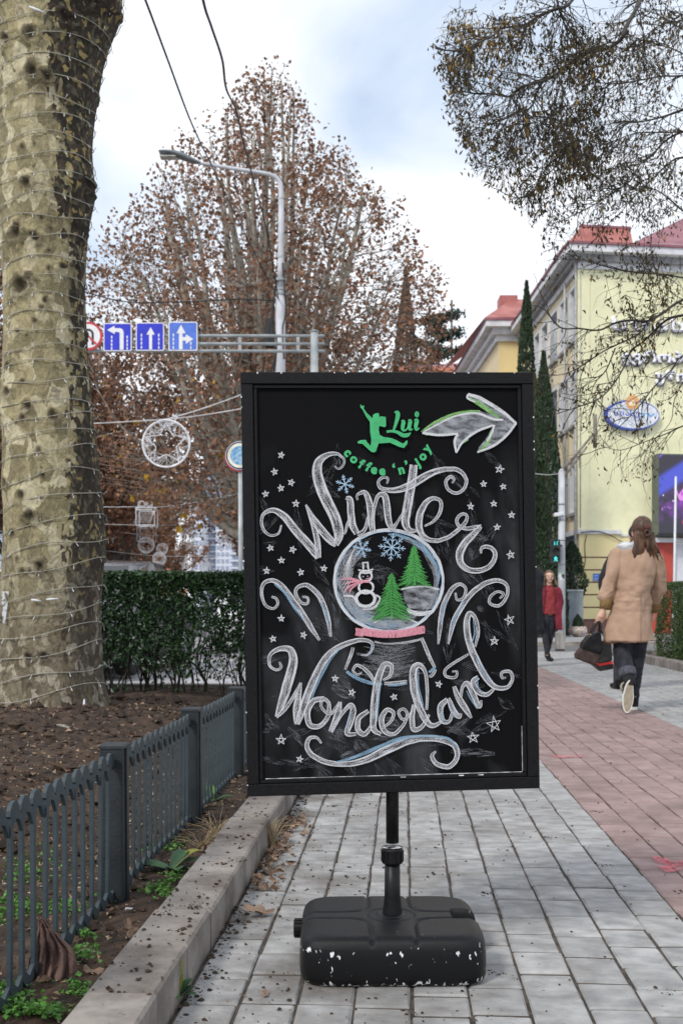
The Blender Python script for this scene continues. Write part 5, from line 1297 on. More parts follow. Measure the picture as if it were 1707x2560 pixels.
def lane_sign(u0, v0, side, label, blue, arrows, dashes, sx=180):
    root = empty('lane_sign', CX(gx(u0, GD), GD - .10, gz(v0, GD)), TH, label=label, cat='sign', group='blue lane signs on the gantry')
    k = side / sx
    def q(x, y): return ((x - sx / 2) * k, (sx / 2 - y) * k)
    mb = MB(); mb.prism(rrect(-side / 2, side / 2, -side / 2, side / 2, side * .06), 0, .02); mb.obj('plate', m_swhite, root)
    e = side * .035; mb = MB(); mb.prism(rrect(-side / 2 + e, side / 2 - e, -side / 2 + e, side / 2 - e, side * .04), -.004, -.0005); mb.obj('blue_field', blue, root)
    for a in arrows: mb = MB(); mb.prism([q(*p) for p in a][::-1], -.009, -.0045); mb.obj('arrow', m_swhite, root)
    for (x, ys) in dashes:
        for y in ys: mb = MB(); mb.prism([q(*p) for p in ((x - 4, y), (x + 4, y), (x + 4, y + 18), (x - 4, y + 18))][::-1], -.009, -.0045); mb.obj('dash', m_swhite, root)
    for sx_ in (-.12, .12): mb = MB(); mb.box(sx_ - .02, sx_ + .02, .02, .075, -side * .4, side * .4); mb.obj('bracket', m_grey_back, root)
s_ = 70 * gs
lane_sign(297, 845.5, s_, 'blue lane sign with a white arrow turning left', m_sblue, [[(24, 46), (70, 18), (72, 34), (105, 34), (118, 38), (126, 48), (129, 62), (129, 172), (104, 172), (104, 66), (100, 60), (92, 58), (72, 58), (73, 72)]], [(53, (82, 106, 130, 154)), (152, (82, 106, 130, 154))])
lane_sign(377.5, 844.5, s_, 'blue lane sign with one white arrow straight ahead', m_sblue, [[(95, 30), (121, 78), (104, 78), (104, 172), (85, 172), (85, 78), (68, 78)]], [(36, (72, 98, 124, 150)), (147, (72, 98, 124, 150))])
lane_sign(459.5, 843.5, s_ * 1.03, 'paler blue lane sign with arrows straight ahead and right', m_sblue2, [[(78, 18), (106, 72), (88, 72), (88, 172), (66, 172), (66, 72), (50, 72)], [(88.5, 96), (108, 96), (108, 78), (154, 108), (108, 138), (108, 118), (88.5, 118)]], [(31, (74, 100, 126, 152)), (140, (126, 152))])
rt = empty('no_u_turn_sign', CX(gx(224, GD), GD - .10, gz(843, GD)), TH, label='round white no U-turn sign with a red rim beside the trunk', cat='sign')
def disc(r, n=32, cx=0, cz=0): return [(cx + r * math.cos(2 * PI * i / n), cz + r * math.sin(2 * PI * i / n)) for i in range(n)]
R_ = 35.5 * gs
mb = MB(); mb.prism(disc(R_), 0, .02); mb.obj('rim', m_sred, rt)
mb = MB(); mb.prism(disc(R_ * .84), -.004, -.0005); mb.obj('white_field', m_swhite, rt)
mb = MB(); k = R_
arc = [(.24 * math.cos(a), .12 + .24 * math.sin(a)) for a in np.linspace(0, PI, 9)]; arc2 = [(.40 * math.cos(a), .12 + .40 * math.sin(a)) for a in np.linspace(PI, 0, 9)]
mb.prism([(x * k, z * k) for x, z in [(.40, -.62), (.24, -.62)] + arc + [(-.24, -.18), (-.10, -.12), (-.34, -.48), (-.52, -.05), (-.40, -.14)] + arc2], -.008, -.0045); mb.obj('arrow', m_sblack, rt)
mb = MB(); mb.prism([(x * k, z * k) for x, z in [(-.62, .52), (-.52, .62), (.62, -.52), (.52, -.62)]], -.012, -.0085); mb.obj('red_bar', m_sred, rt)

LD = 25.0; ls = LD / FPX
lamp = empty('street_lamp', CX(gx(701, LD), LD), TH, label='tall grey street lamp with a curved arm reaching left over the road', cat='street lamp')
def lp(u, v): return ((u - 701) * ls, 0, gz(v, LD))
mb = MB(); mb.tube([(0, 0, -.1), lp(700, 1200), lp(700, 900), lp(701, 722)], [.15, .135, .125, .118], 16); mb.obj('lower_pole', m_pole, lamp, True)
mb = MB(); mb.tube([lp(701, 726), lp(702, 660), lp(703, 560), lp(703, 500)], [.078, .075, .07, .065], 14)
mb.obj('upper_pole', m_pole, lamp, True)
mb = MB(); mb.tube(catmull([lp(703, 502), lp(702, 467), lp(697, 451), lp(683, 440), lp(659, 433), lp(602, 424), lp(545, 415), lp(498, 407)], 5), np.linspace(.062, .036, 36), 12); mb.obj('arm', m_pole, lamp, True)
for v in (724, 700, 735, 642): mb = MB(); p = lp(701.5, v); mb.lathe([(.05, p[2] - .03), (.135 if v > 690 else .085, p[2] - .03), (.135 if v > 690 else .085, p[2] + .03), (.05, p[2] + .03)], 14); mb.obj('collar', m_galv, lamp)
m_lhead = M('lamp_head', (.16, .18, .19), .4)
mb = MB(); n_ = 14; V = []
for i, (u, v, w, h) in enumerate([(502, 408, .05, .04), (485, 404, .12, .07), (462, 395, .16, .10), (440, 387, .17, .09), (412, 383, .17, .055), (399, 382, .15, .03)]):
    c = lp(u, v)
    for j in range(n_):
        a = 2 * PI * j / n_; V.append((c[0], w * math.cos(a), c[2] + h * math.sin(a) * (1 if math.sin(a) > 0 else .5)))
mb.add(V, [(i * n_ + j, i * n_ + (j + 1) % n_, (i + 1) * n_ + (j + 1) % n_, (i + 1) * n_ + j) for i in range(5) for j in range(n_)] + [tuple(range(n_)), tuple(range(5 * n_, 6 * n_))])
hd = mb.obj('lamp_head', m_lhead, lamp, True)
mb = MB(); c = lp(422, 389); mb.box(c[0] - .19, c[0] + .18, -.12, .12, c[2] - .055, c[2] - .035); mb.obj('lens', M('lens', (.45, .45, .42), .2), hd)
m_cable = M('black_cable', (.015, .015, .016), .6)
for off, (va, vb) in ((-.14, (690, 930)), (.10, (660, 900)), (-.20, (750, 930))):
    mb = MB(); mb.tube(catmull([(off * .6, -.08, lp(0, va)[2]), (off * 1.3, -.12, lp(0, (va + vb) / 2)[2]), (off * .5, -.1, lp(0, (va * .3 + vb * .7))[2]), (off, -.1, lp(0, vb)[2])], 5), .018, 5); mb.obj('cable', m_cable, lamp, True)
mb = MB(); c = lp(688, 830); mb.box(-.34, -.16, -.12, .10, c[2] - .35, c[2] + .30, b=.03); mb.obj('junction_box', m_cable, lamp)

def cable(name, pts, r, mat, label, cat='cable', group=None, taper=True):
    """overhead line through points given as (u, v, distance)"""
    P = catmull([CP(*p) for p in pts], 8); o = P[0].copy(); rad = np.array([r * 1.0 for q in P])
    root_z = Vector(o); mb = MB(); mb.tube(P - o, rad, 6); ob = mb.obj(name, mat, None, True, loc=tuple(o)); return tag(ob, label, cat, group)
cable('overhead_cable', [(300, -160, 8.5), (364, 0, 9.5), (420, 150, 11.5), (478, 305, 14), (530, 415, 17), (590, 540, 20), (650, 660, 23), (697, 750, 25)], .0115, m_cable, 'straighter black overhead cable, the left one coming down to the lamp pole')
cable('overhead_cable', [(480, -170, 8.0), (508, 0, 9), (530, 70, 10), (556, 150, 11), (566, 222, 12), (592, 280, 13.5), (612, 370, 15.5), (634, 450, 18), (665, 570, 21), (697, 752, 25)], .0125, m_cable, 'kinked black overhead cable, the right one coming down to the lamp pole')
cable('overhead_cable', [(120, 700, 24), (300, 752, 24.6), (450, 755, 24.8), (600, 748, 24.9), (690, 752, 25)], .014, m_cable, 'thin dark wire running level from the trunk to the lamp pole above the signs')
cable('overhead_cable', [(-10, 640, 25), (20, 725, 27), (60, 745, 30), (250, 860, 36)], .012, m_cable, 'thin dark wire at the left edge behind the trunk')
m_pwire = M('white_wire', (.52, .52, .53), .6)
for i, (pts, lab) in enumerate((
    ([(60, 1066, 22), (230, 1059, 22), (416, 1048, 22), (520, 1036, 22), (700, 1005, 22)], 'white wire carrying the star ring, the lower of the two at its right'),
    ([(416, 1048, 22), (480, 1030, 22), (560, 1003, 22), (700, 950, 22)], 'white wire rising to the right from the top of the star ring'),
    ([(120, 1120, 30), (230, 1096, 30), (330, 1072, 30), (420, 1062, 31)], 'faint white wire just under the star ring wire at its left'),
    ([(180, 1268, 28), (345, 1267, 28), (420, 1266, 28), (520, 1250, 28), (640, 1225, 28)], 'white wire carrying the first gift box'),
    ([(180, 1308, 31), (380, 1313, 31), (520, 1309, 31), (640, 1300, 31)], 'white wire below the gift box and above the wire stars'),
    ([(220, 1322, 36), (380, 1338, 36), (500, 1335, 36), (640, 1322, 36)], 'thin white wire passing behind the wire ball'),
    ([(220, 1372, 42), (400, 1390, 42), (560, 1388, 42), (640, 1380, 42)], 'lowest white wire just above the hedge'))):
    cable('decoration_wire', pts, .012 if i < 2 else .010, m_pwire, lab, 'wire', 'wires holding the street decorations')

# hanging wire-frame decorations
m_deco = M('white_frame', (.66, .67, .70), .5)
def deco(name, u, v, d, label):
    return empty(name, CP(u, v, d), TH, label=label, cat='decoration', group='wire decorations hanging over the road')
def circ(R, n=36, cx=0, cz=0): return [(cx + R * math.cos(2 * PI * i / n), 0, cz + R * math.sin(2 * PI * i / n)) for i in range(n + 1)]
def starpts(R, k=.42, rot=PI / 2): return [(R * (1 if i % 2 == 0 else k) * math.cos(rot + i * PI / 5), 0, R * (1 if i % 2 == 0 else k) * math.sin(rot + i * PI / 5)) for i in range(11)]
rd = random.Random(6)
D = deco('star_ring', 416, 1109, 22, 'large white ring with a wire star inside, hanging from white wires'); R_ = 59 * 22 / FPX
mb = MB(); mb.tube(circ(R_), .019, 6, cap=False); mb.obj('ring', m_deco, D, True)
mb = MB(); mb.tube(circ(R_ * .955), .006, 4, cap=False); mb.obj('inner_ring', m_deco, D, True)
sp = starpts(R_ * .90, .5); mb = MB(); mb.tube([p for a, b in zip(sp, sp[1:]) for p in (a, b)] , .009, 4); mb.obj('star_outline', m_deco, D)
mb = MB()
for k in range(95):
    a = rd.uniform(0, 2 * PI); i = rd.randrange(10); t = rd.random(); p = np.array(sp[i]) * (1 - t) + np.array(sp[i + 1]) * t
    b = a + rd.gauss(0, .1); a = math.atan2(p[2], p[0]) + rd.gauss(0, .45); q = np.array([R_ * .96 * math.cos(a), rd.uniform(-.03, .03), R_ * .96 * math.sin(a)])
    mb.tube([p, (p + q) / 2 + np.array([rd.gauss(0, .03), 0, rd.gauss(0, .03)]), q], .0038, 3, cap=False)
o = mb.obj('wire_filling', m_deco, D); o['kind'] = 'stuff'
def wire_box(u, v, d, w, h, label, bow):
    D = deco('gift_box', u, v, d, label); W, H_ = w * d / FPX / 2, h * d / FPX / 2; mb = MB()
    for z in (-H_, H_, H_ * .8): mb.tube([(-W, -W, z), (W, -W, z), (W, W, z), (-W, W, z), (-W, -W, z)], .012, 4)
    for x, y in ((-W, -W), (W, -W), (W, W), (-W, W)): mb.tube([(x, y, -H_), (x, y, H_)], .012, 4)
    mb.obj('box_frame', m_deco, D); mb = MB()
    for k in range(12): x = -W + (k + .5) * W / 6; mb.tube([(x - W * .4, -W, -H_ + .05), (min(x + W * .4, W), -W, H_ * .8)], .005, 3)
    mb.obj('hatching', m_deco, D)['kind'] = 'stuff'
    if bow:
        for sg in (-1, 1):
            mb = MB(); mb.tube([(sg * (W * .42 + .36 * W * math.cos(a)), -W, H_ + .36 * W + .36 * W * math.sin(a)) for a in np.linspace(0, 2 * PI, 14)], .014, 4); mb.tube([(sg * (W * .42 + .2 * W * math.cos(a)), -W, H_ + .36 * W + .2 * W * math.sin(a)) for a in np.linspace(0, 2 * PI, 12)], .01, 4); mb.obj('bow', m_deco, D, True)
wire_box(368, 1293, 28, 46, 43, 'white wire gift box with a bow on top, nearest of the gift boxes', True)
wire_box(367, 1335, 36, 40, 38, 'fainter wire gift box directly below the one with the bow', False)
def wire_star(u, v, d, r, label):
    D = deco('wire_star', u, v, d, label); R_ = r * d / FPX; sp = starpts(R_); mb = MB(); mb.tube([p for p in sp], .012, 4); mb.obj('outline', m_deco, D); mb = MB()
    for i in range(0, 10, 2):
        for q in range(6): a, b = np.array(sp[i]) * rd.uniform(.2, 1), np.array(sp[(i + rd.choice((1, 9, 3))) % 10]) * rd.uniform(.6, 1); mb.tube([a, b], .006, 3)
    mb.obj('wire_filling', m_deco, D)['kind'] = 'stuff'
wire_star(473, 1332, 31, 25, 'largest of the wire stars, right of the gift boxes'); wire_star(476, 1361, 38, 21, 'wire star hanging just below the largest one')
wire_star(464, 1412, 42, 16, 'small wire star above the middle of the hedge'); wire_star(519, 1414, 44, 16, 'small wire star beside the wire ring above the hedge'); wire_star(563, 1352, 36, 25, 'wire star right beside the board frame')
def sparkle(u, v, d, r, label):
    D = deco('wire_sparkle', u, v, d, label); R_ = r * d / FPX; mb = MB()
    for k in range(8): a = k * PI / 4; q = R_ * (1 if k % 2 == 0 else .5); mb.tube([(0, 0, 0), (q * math.cos(a), 0, q * math.sin(a))], [.02, .005], 4)
    mb.obj('rays', m_deco, D)
sparkle(497, 1281, 40, 16, 'eight pointed wire sparkle in front of the white tower'); sparkle(283, 1343, 34, 15, 'eight pointed wire sparkle beside the mottled trunk')
def ball(u, v, d, r, label, ring_only=False):
    D = deco('wire_ring' if ring_only else 'wire_ball', u, v, d, label); R_ = r * d / FPX; mb = MB(); mb.tube(circ(R_, 24), .012, 4, cap=False)
    if not ring_only:
        for k in range(16):
            a = rd.uniform(0, PI); q = rd.uniform(.3, 1); mb.tube([(R_ * (math.cos(t) * math.cos(a) - q * math.sin(t) * math.sin(a)), .0, R_ * (math.cos(t) * math.sin(a) + q * math.sin(t) * math.cos(a))) for t in np.linspace(0, 2 * PI, 14)], .0045, 3, cap=False)
    mb.obj('frame', m_deco, D)
ball(366, 1363, 38, 20, 'wire ball under the gift boxes'); ball(399, 1397, 40, 17, 'wire ball above the hedge, left of the small star'); ball(406, 1372, 50, 14, 'faint small wire ball behind the other wire balls')
ball(541, 1409, 44, 15, 'open wire ring beside the small star', True); ball(583, 1331, 40, 17, 'open wire ring touching the board frame', True)

# round sign partly behind the board
RD_ = 15.0
rs_ = empty('round_sign', CX(gx(600, RD_), RD_), TH, label='round sign with a navy rim and pale blue picture, half hidden by the board', cat='sign')
zc = gz(1139, RD_); R_ = 36 * RD_ / FPX
mb = MB(); mb.tube([(0, .06, -.1), (0, .06, zc + .1)], .03, 10); mb.obj('post', m_galv, rs_, True)
mb = MB(); mb.prism(disc(R_ * 1.0, 40, -.008, -.02), .012, .03); mb.obj('red_backing', m_sred, rs_).location = (0, 0, zc)
m_navy = M('navy', (.03, .035, .12), .4)
mb = MB(); mb.prism(disc(R_, 40, 0, zc * 0), -.004, .008); 
for nm, rr_, y0, y1, mt in (('outer_white', 1.0, -.004, .008, m_swhite), ('navy_ring', .96, -.008, -.0045, m_navy), ('cream_ring', .86, -.012, -.0085, M('cream', (.74, .72, .58), .5)), ('picture', .66, -.016, -.0125, M('pale_blue_print', (.35, .52, .66), .5, col2=(.10, .30, .55), scale=30, ramp=(.45, .55)))):
    mb = MB(); mb.prism(disc(R_ * rr_, 40), y0, y1); o = mb.obj(nm, mt, rs_); o.location = (0, 0, zc)


# ================================================================== CARS BEHIND THE HEDGE
m_glassd = M('dark_glass', (.012, .015, .018), .08, spec=.6)
m_tyre = M('tyre', (.015, .015, .015), .9); m_rim = M('rim', (.30, .31, .32), .35, metal=.6)
m_lite = M('headlight_glass', (.6, .62, .64), .15); m_tail = M('tail_light', (.35, .01, .01), .2); m_blk = M('black_trim', (.02, .02, .02), .6)
def make_car(loc, rz, paint, label, stripe=None):
    root = empty('parked_car', loc, rz, label=label, cat='car', group='cars on the road behind the hedge')
    prof = [(-2.15, .30), (-2.2, .55), (-2.12, .80), (-1.6, .90), (-1.0, .96), (-.35, 1.36), (.2, 1.45), (.95, 1.43), (1.55, 1.05), (2.02, .98), (2.15, .80), (2.18, .50), (2.1, .30)]
    n = len(prof); V = []
    for (y, ins) in ((-.86, .05), (-.82, 0), (-.60, 0), (0, 0), (.60, 0), (.82, 0), (.86, .05)):
        for (x, z) in prof:
            yy = y
            if z > 1.0: yy = y * .80
            V.append((x * (1 - ins * .3), yy, z + (.02 if abs(y) < .3 else 0) - ins * .5 * (z > .9)))
    F = [(i * n + j, i * n + (j + 1) % n, (i + 1) * n + (j + 1) % n, (i + 1) * n + j) for i in range(6) for j in range(n)] + [tuple(range(n)), tuple(range(6 * n, 7 * n))]
    mb = MB(); mb.add(V, F); mb.obj('body', paint, root, True)
    for sg in (-1, 1):
        mb = MB(); y0 = sg * .70
        for poly_ in ([(-.92, .99), (-.36, 1.33), (.12, 1.385), (.12, .99)], [(.18, .99), (.18, 1.385), (.90, 1.365), (1.38, 1.02)]):
            v = [(x, sg * (.80 - .12 * (z - .95) / .4 + .012), z) for x, z in poly_]; mb.add(v, [(0, 1, 2, 3)])
        mb.obj('side_window', m_glassd, root)
        for xw in (-1.35, 1.32):
            w = MB(); Mx = Matrix.Translation((xw, sg * .78, .32)) @ Matrix.Rotation(PI / 2, 4, 'X'); w.lathe([(.2, -.10), (.32, -.10), (.33, 0), (.32, .10), (.2, .10)], 20); w.v = [np.array([tuple(Mx @ Vector(p)) for p in a]) for a in w.v]; tyre = w.obj('wheel', m_tyre, root, True)
            w = MB(); w.lathe([(.02, -.105), (.19, -.112), (.2, -.09), (.2, .09), (.19, .112), (.02, .105)], 16); w.v = [np.array([tuple(Mx @ Vector(p)) for p in a]) for a in w.v]; w.obj('rim', m_rim, tyre, True)
        mb = MB(); mb.box(-2.2, -2.08, sg * .55 - .14, sg * .55 + .14, .62, .76, b=.02); mb.obj('headlight', m_lite, root)
        mb = MB(); mb.box(2.08, 2.19, sg * .62 - .12, sg * .62 + .12, .72, .90, b=.02); mb.obj('tail_light', m_tail, root)
        mb = MB(); mb.box(-.85, -.70, sg * .86, sg * 1.0, .96, 1.08, b=.02); mb.obj('mirror', paint, root)
    for (x0, z0, x1, z1, nm) in ((-1.02, .965, -.37, 1.355, 'windscreen'), (1.53, 1.07, .98, 1.42, 'rear_window')):
        mb = MB(); s_ = -.012 if nm == 'windscreen' else .012; mb.add([(x0 + s_, -.62, z0 + .035), (x0 + s_, .62, z0 + .035), (x1 + s_, .52, z1 + .015), (x1 + s_, -.52, z1 + .015)], [(0, 1, 2, 3)]); mb.obj(nm, m_glassd, root)
    mb = MB(); mb.box(-2.2, 2.2, -.84, .84, .22, .32, b=.03); mb.obj('sill', m_blk, root)
    if stripe:
        mb = MB(); mb.box(-.05, .55, -.30, .30, 1.465, 1.50, b=.01); mb.obj('roof_sign', stripe, root)
    return root
m_orange = M('orange_paint', (.75, .16, .045), .3, coat=.5); m_wpaint = M('white_paint', (.70, .72, .75), .3, coat=.5); m_dpaint = M('dark_paint', (.03, .033, .04), .25, coat=.5); m_blue_p = M('blue_grey_paint', (.10, .13, .18), .3, coat=.5)
make_car(CX(gx(338, 21), 21), TH + PI / 2 + .12, m_orange, 'orange and white car glimpsed through the hedge, its roof just above the leaves', m_wpaint).scale = (1, 1, 1.16)
make_car(CX(gx(255, 15.6), 15.6, .02), TH + PI / 2 - .1, m_dpaint, 'dark car whose curved roof shows right beside the mottled trunk').scale = (1, 1, 1.08)
make_car(CX(gx(-110, 15.0), 15.0), TH + PI / 2 - .1, m_wpaint, 'white car at the left edge of the picture behind the trunk')
make_car(CX(gx(640, 24), 24), TH + PI / 2 + .1, m_wpaint, 'pale car behind the hedge nearest to the board')
# ================================================================== BUILDINGS
m_front = M('pale_lime_plaster', (.80, .78, .52), .9, var=.035, scale=.7, grime=(.55, .53, .36), grime_amt=.35, bump=.004, bscale=14)
m_cream = M('cream_plaster', (.76, .66, .46), .9, var=.04, scale=.8)
m_yellow = M('yellow_plaster', (.76, .66, .36), .9, var=.03, scale=.8)
m_yel2 = M('warm_yellow_plaster', (.70, .56, .29), .9, var=.05, scale=.8)
m_trim = M('grey_white_trim', (.62, .62, .65), .8, var=.08, scale=3)
m_soffit = M('soffit_grey', (.30, .30, .31), .85, var=.15, scale=4)
m_roof = M('red_roof_sheet', (.32, .10, .085), .6, col2=(.42, .16, .14), scale=1.5)
m_roofp = M('maroon_roof_sheet', (.22, .08, .10), .6, col2=(.30, .12, .14), scale=1.5)
m_line = M('oxide_red_line', (.12, .035, .03), .8)
m_plinth = M('brown_plinth', (.17, .09, .08), .85, var=.15, scale=3)
m_bluew = M('blue_grey_wall', (.20, .245, .30), .85, var=.08, scale=2)
m_winf = M('window_white', (.62, .64, .68), .5, var=.04)
m_glass = M('window_glass', (.03, .038, .048), .06, spec=.8, var=.3, scale=.5)
m_redwall = M('red_wall', (.44, .065, .045), .7, var=.06, scale=2)
m_pipe = M('drain_pipe', (.42, .42, .42), .6)
m_pink = M('pink_plaster', (.72, .56, .47), .9, var=.05, scale=.6)

def openwall(mb, L_, H0, H1, t, ops, Mx, mi=0, tilt=0):
    """wall from x=0..L, z=H0..H1, thickness t behind y=0, with real openings"""
    xs = sorted({0, L_} | {o[0] for o in ops} | {o[1] for o in ops}); zs = sorted({H0, H1} | {o[2] for o in ops} | {o[3] for o in ops})
    for a, b in zip(xs, xs[1:]):
        run = None
        for c, d in zip(zs, zs[1:]):
            hole = any(o[0] <= a and b <= o[1] and o[2] <= c and d <= o[3] for o in ops)
            if not hole: run = (run[0], d) if run else (c, d)
            if (hole or d == H1) and run: mb.box(a, b, 0, t, run[0], run[1], M=Mx); run = None
def window(parent, x0, x1, z0, z1, Mx, depth=.16, mull=2, sill=True, trans=True, surround=.0):
    w = MB(); f = .05
    for (a, b, c, d) in ((x0, x1, z0, z0 + f), (x0, x1, z1 - f, z1), (x0, x0 + f, z0 + f, z1 - f), (x1 - f, x1, z0 + f, z1 - f)): w.box(a, b, depth, depth + .05, c, d, M=Mx)
    for k in range(1, mull): x = x0 + (x1 - x0) * k / mull; w.box(x - .022, x + .022, depth, depth + .045, z0 + f, z1 - f, M=Mx)
    if trans: z = z0 + (z1 - z0) * .7; w.box(x0 + f, x1 - f, depth + .003, depth + .042, z - .02, z + .02, M=Mx)
    wo = w.obj('window', m_winf, parent)
    g = MB(); g.box(x0 + .01, x1 - .01, depth + .05, depth + .06, z0 + .01, z1 - .01, M=Mx); g.obj('pane', m_glass, wo)
    r_ = MB()     # white reveals
    r_.box(x0, x0 + .006, -.004, depth, z0, z1, M=Mx); r_.box(x1 - .006, x1, -.004, depth, z0, z1, M=Mx); r_.box(x0 + .006, x1 - .006, -.004, depth, z1 - .006, z1, M=Mx)
    if surround:
        s_ = surround; r_.box(x0 - s_, x0, -.03, -.001, z0 - .0, z1 + s_, M=Mx); r_.box(x1, x1 + s_, -.03, -.001, z0, z1 + s_, M=Mx); r_.box(x0, x1, -.03, -.001, z1, z1 + s_, M=Mx)
    r_.obj('surround', m_winf, wo)
    if sill: s = MB(); s.box(x0 - .08, x1 + .08, -.12, depth, z0 - .09, z0 - .001, M=Mx); s.obj('sill', m_soffit, wo)
    return wo

K = CX(gx(1450, 35), 35); exv = (RT * .9925 + FW * .122).normalized(); esv = (FW - RT * .0198).normalized()
b1 = empty('building', K, 0, label='large pale yellow building at the corner with white lettering, oval sign and screen', cat='building')
inn = Vector((-exv.y, exv.x, 0))
MF = Matrix((exv, inn, Vector((0, 0, 1)))).transposed().to_4x4()
MS = Matrix((esv, Vector((esv.y, -esv.x, 0)), Vector((0, 0, 1)))).transposed().to_4x4()
def fz(v): return EYE + (HOR - v) * .0131
HB = 12.3
mb = MB(); openwall(mb, 13, 0, HB, .3, [(3.20, 4.3, 0, fz(1357))], MF); mb.obj('wall', m_front, b1)
side_ops = []
for (s0, s1) in ((.35, 1.35), (1.75, 2.85), (3.35, 4.45), (5.0, 6.0), (6.5, 7.4)):
    for (z0, z1) in ((9.75, 11.5), (6.95, 8.7), (4.05, 5.75)): side_ops.append((s0, s1, z0, z1))
side_ops_low = [(1.5, 3.4, 1.0, 2.8), (4.4, 6.2, 1.0, 2.8)]
mb = MB(); openwall(mb, 12.0, 3.38, HB, .3, side_ops, MS); mb.obj('side_wall', m_cream, b1)
mb = MB(); openwall(mb, 12.0, 0, 3.377, .3, side_ops_low, MS); mb.obj('lower_side_wall', m_bluew, b1)
for o in side_ops: window(b1, *o, MS, surround=.10)
for o in side_ops_low: window(b1, *o, MS, sill=False)
mb = MB()    # corner pilaster strip and flat back fill
mb.box(-.09, .30, -.03, .30, 3.4, HB - .02, M=MF); mb.obj('corner_pilaster', m_front, b1)
# ledges
mb = MB(); mb.box(-.12, 1.32, -.14, .0 - .002, fz(1337), fz(1327), M=MF); mb.obj('ledge', m_trim, b1)
mb = MB(); mb.box(1.34, 2.30, -.06, -.002, fz(1342), fz(1337), M=MF); mb.obj('ledge', m_trim, b1)
mb = MB(); mb.box(-.10, 12.0, -.14, -.002, 3.30, 3.45, M=MS); mb.obj('ledge', m_trim, b1)
# yellow banded ground floor
zl = [fz(v) for v in (1394.6, 1425.8, 1456.2, 1487.2, 1518.4)]; zt_ = fz(1337.5); zb0 = fz(1549)
edges = [zt_] + zl + [zb0]
for a, b in zip(edges, edges[1:]):
    mb = MB(); mb.box(-.06, 1.30, -.05, -.001, b + .022, a - .022 if a != zt_ else a, M=MF); mb.obj('band', m_yellow, b1)
for z in zl + [zb0]:
    mb = MB(); mb.box(-.06, 1.30, -.028, -.0008, z - .0215, z + .0215, M=MF); mb.obj('groove', m_line, b1)
mb = MB(); mb.box(-.09, 2.3, -.08, -.0015, 0, zb0 - .022, M=MF); mb.obj('plinth', m_plinth, b1)
mb = MB(); mb.box(1.31, 2.35, -.02, -.001, zb0, fz(1344), M=MF); mb.obj('band', m_yellow, b1)
mb = MB(); mb.box(2.36, 3.19, -.07, -.001, 0, fz(1357), M=MF); mb.box(4.31, 6, -.07, -.001, 0, fz(1357), M=MF); mb.obj('red_panel', m_redwall, b1)
mb = MB(); mb.box(3.22, 4.28, .02, .08, 0, fz(1359), M=MF); mb.obj('door', m_winf, b1)
mb = MB(); mb.box(2.33, 6, -.26, -.002, fz(1357) + .002, fz(1346), M=MF); mb.obj('ledge', m_trim, b1)
# cornice and roof
def corn(parent, M_, x0, x1, H, out=.55, mat=m_trim):
    for k, (z0, z1, o, mt) in enumerate(((H - .42, H - .20, .10, m_trim), (H - .20, H - .0, .26, m_soffit), (H, H + .22, out, m_trim), (H + .22, H + .30, out + .05, m_roofp))):
        mb = MB(); mb.box(x0 - o, x1, -o, -.0012 * (k + 1), z0, z1 - .001, M=M_); mb.obj('cornice', mt, parent)
corn(b1, MF, 0, 13, HB); 
for k, (z0, z1, o, mt) in enumerate(((HB - .42, HB - .20, .10, m_trim), (HB - .20, HB, .26, m_soffit), (HB, HB + .22, .55, m_trim), (HB + .22, HB + .30, .60, m_roofp))):
    mb = MB(); mb.box(.001, 12, -o, -.0012 * (k + 1), z0, z1 - .001, M=MS); mb.obj('cornice', mt, b1)
def Lq(M_, p): return tuple(M_ @ Vector(p))
def roofpoly(parent, pts, faces, mat, M_, nm='roof'):
    mb = MB(); mb.add([Lq(M_, p) for p in pts], faces); return mb.obj(nm, mat, parent)
zr = HB + .31
# low parapet roof at the corner, then the main hip rising to the right
MFi = MF.to_3x3().inverted()
def S2F(s, o, z): p = MFi @ (MS.to_3x3() @ Vector((s, o, z))); return tuple(p)
roofpoly(b1, [(-.55, -.55, zr), (1.55, -.55, zr), (1.62, -.1, zr + .62), (-.02, -.1, zr + .62), S2F(2.2, .1, zr + .62), S2F(2.2, 1.7, zr + .62), S2F(11.9, -.58, zr), S2F(11.9, 3.2, zr + .9), S2F(3.0, 2.6, zr + .9)], [(0, 1, 2, 3), (3, 2, 5, 4), (0, 3, 4, 6), (4, 8, 7, 6), (4, 5, 8)], m_roof, MF)
roofpoly(b1, [(1.56, -.57, zr + .004), (13, -.57, zr + .004), (13, 5, zr + 3.2), (6.2, 5, zr + 3.2), (1.2, 9, zr + .1)], [(0, 1, 2, 3), (0, 3, 4)], m_roofp, MF)
mb = MB(); mb.box(-.06, 1.66, -.14, -.06, zr + .60, zr + .68, M=MF); mb.obj('ridge_cap', m_roofp, b1)
# drainpipes, brackets, cables on the corner
def wl_tube(nm, pts, r, mat, M_, parent, n=8):
    mb = MB(); mb.tube([M_ @ Vector(p) for p in pts], r, n); return mb.obj(nm, mat, parent, True)
wl_tube('drain_pipe', [(.02, -.16, 1.9), (.02, -.16, 6), (.02, -.16, HB - .1), (.0, -.40, HB + .05)], .045, m_pipe, MS, b1)
wl_tube('drain_pipe', [(1.55, -.16, 3.5), (1.55, -.16, HB - .4)], .04, m_pipe, MS, b1)
wl_tube('wall_cable', catmull([(-.05, -.16, fz(1334)), (.5, -.17, fz(1331)), (.9, -.16, fz(1339)), (1.25, -.12, fz(1352)), (1.6, -.05, fz(1362))], 4), .014, m_cable, MF, b1, 5)
wl_tube('wall_cable', catmull([(.18, -.08, fz(1340)), (.12, -.07, fz(1365)), (.14, -.07, fz(1400)), (.10, -.07, fz(1420))], 4), .012, m_cable, MF, b1, 5)
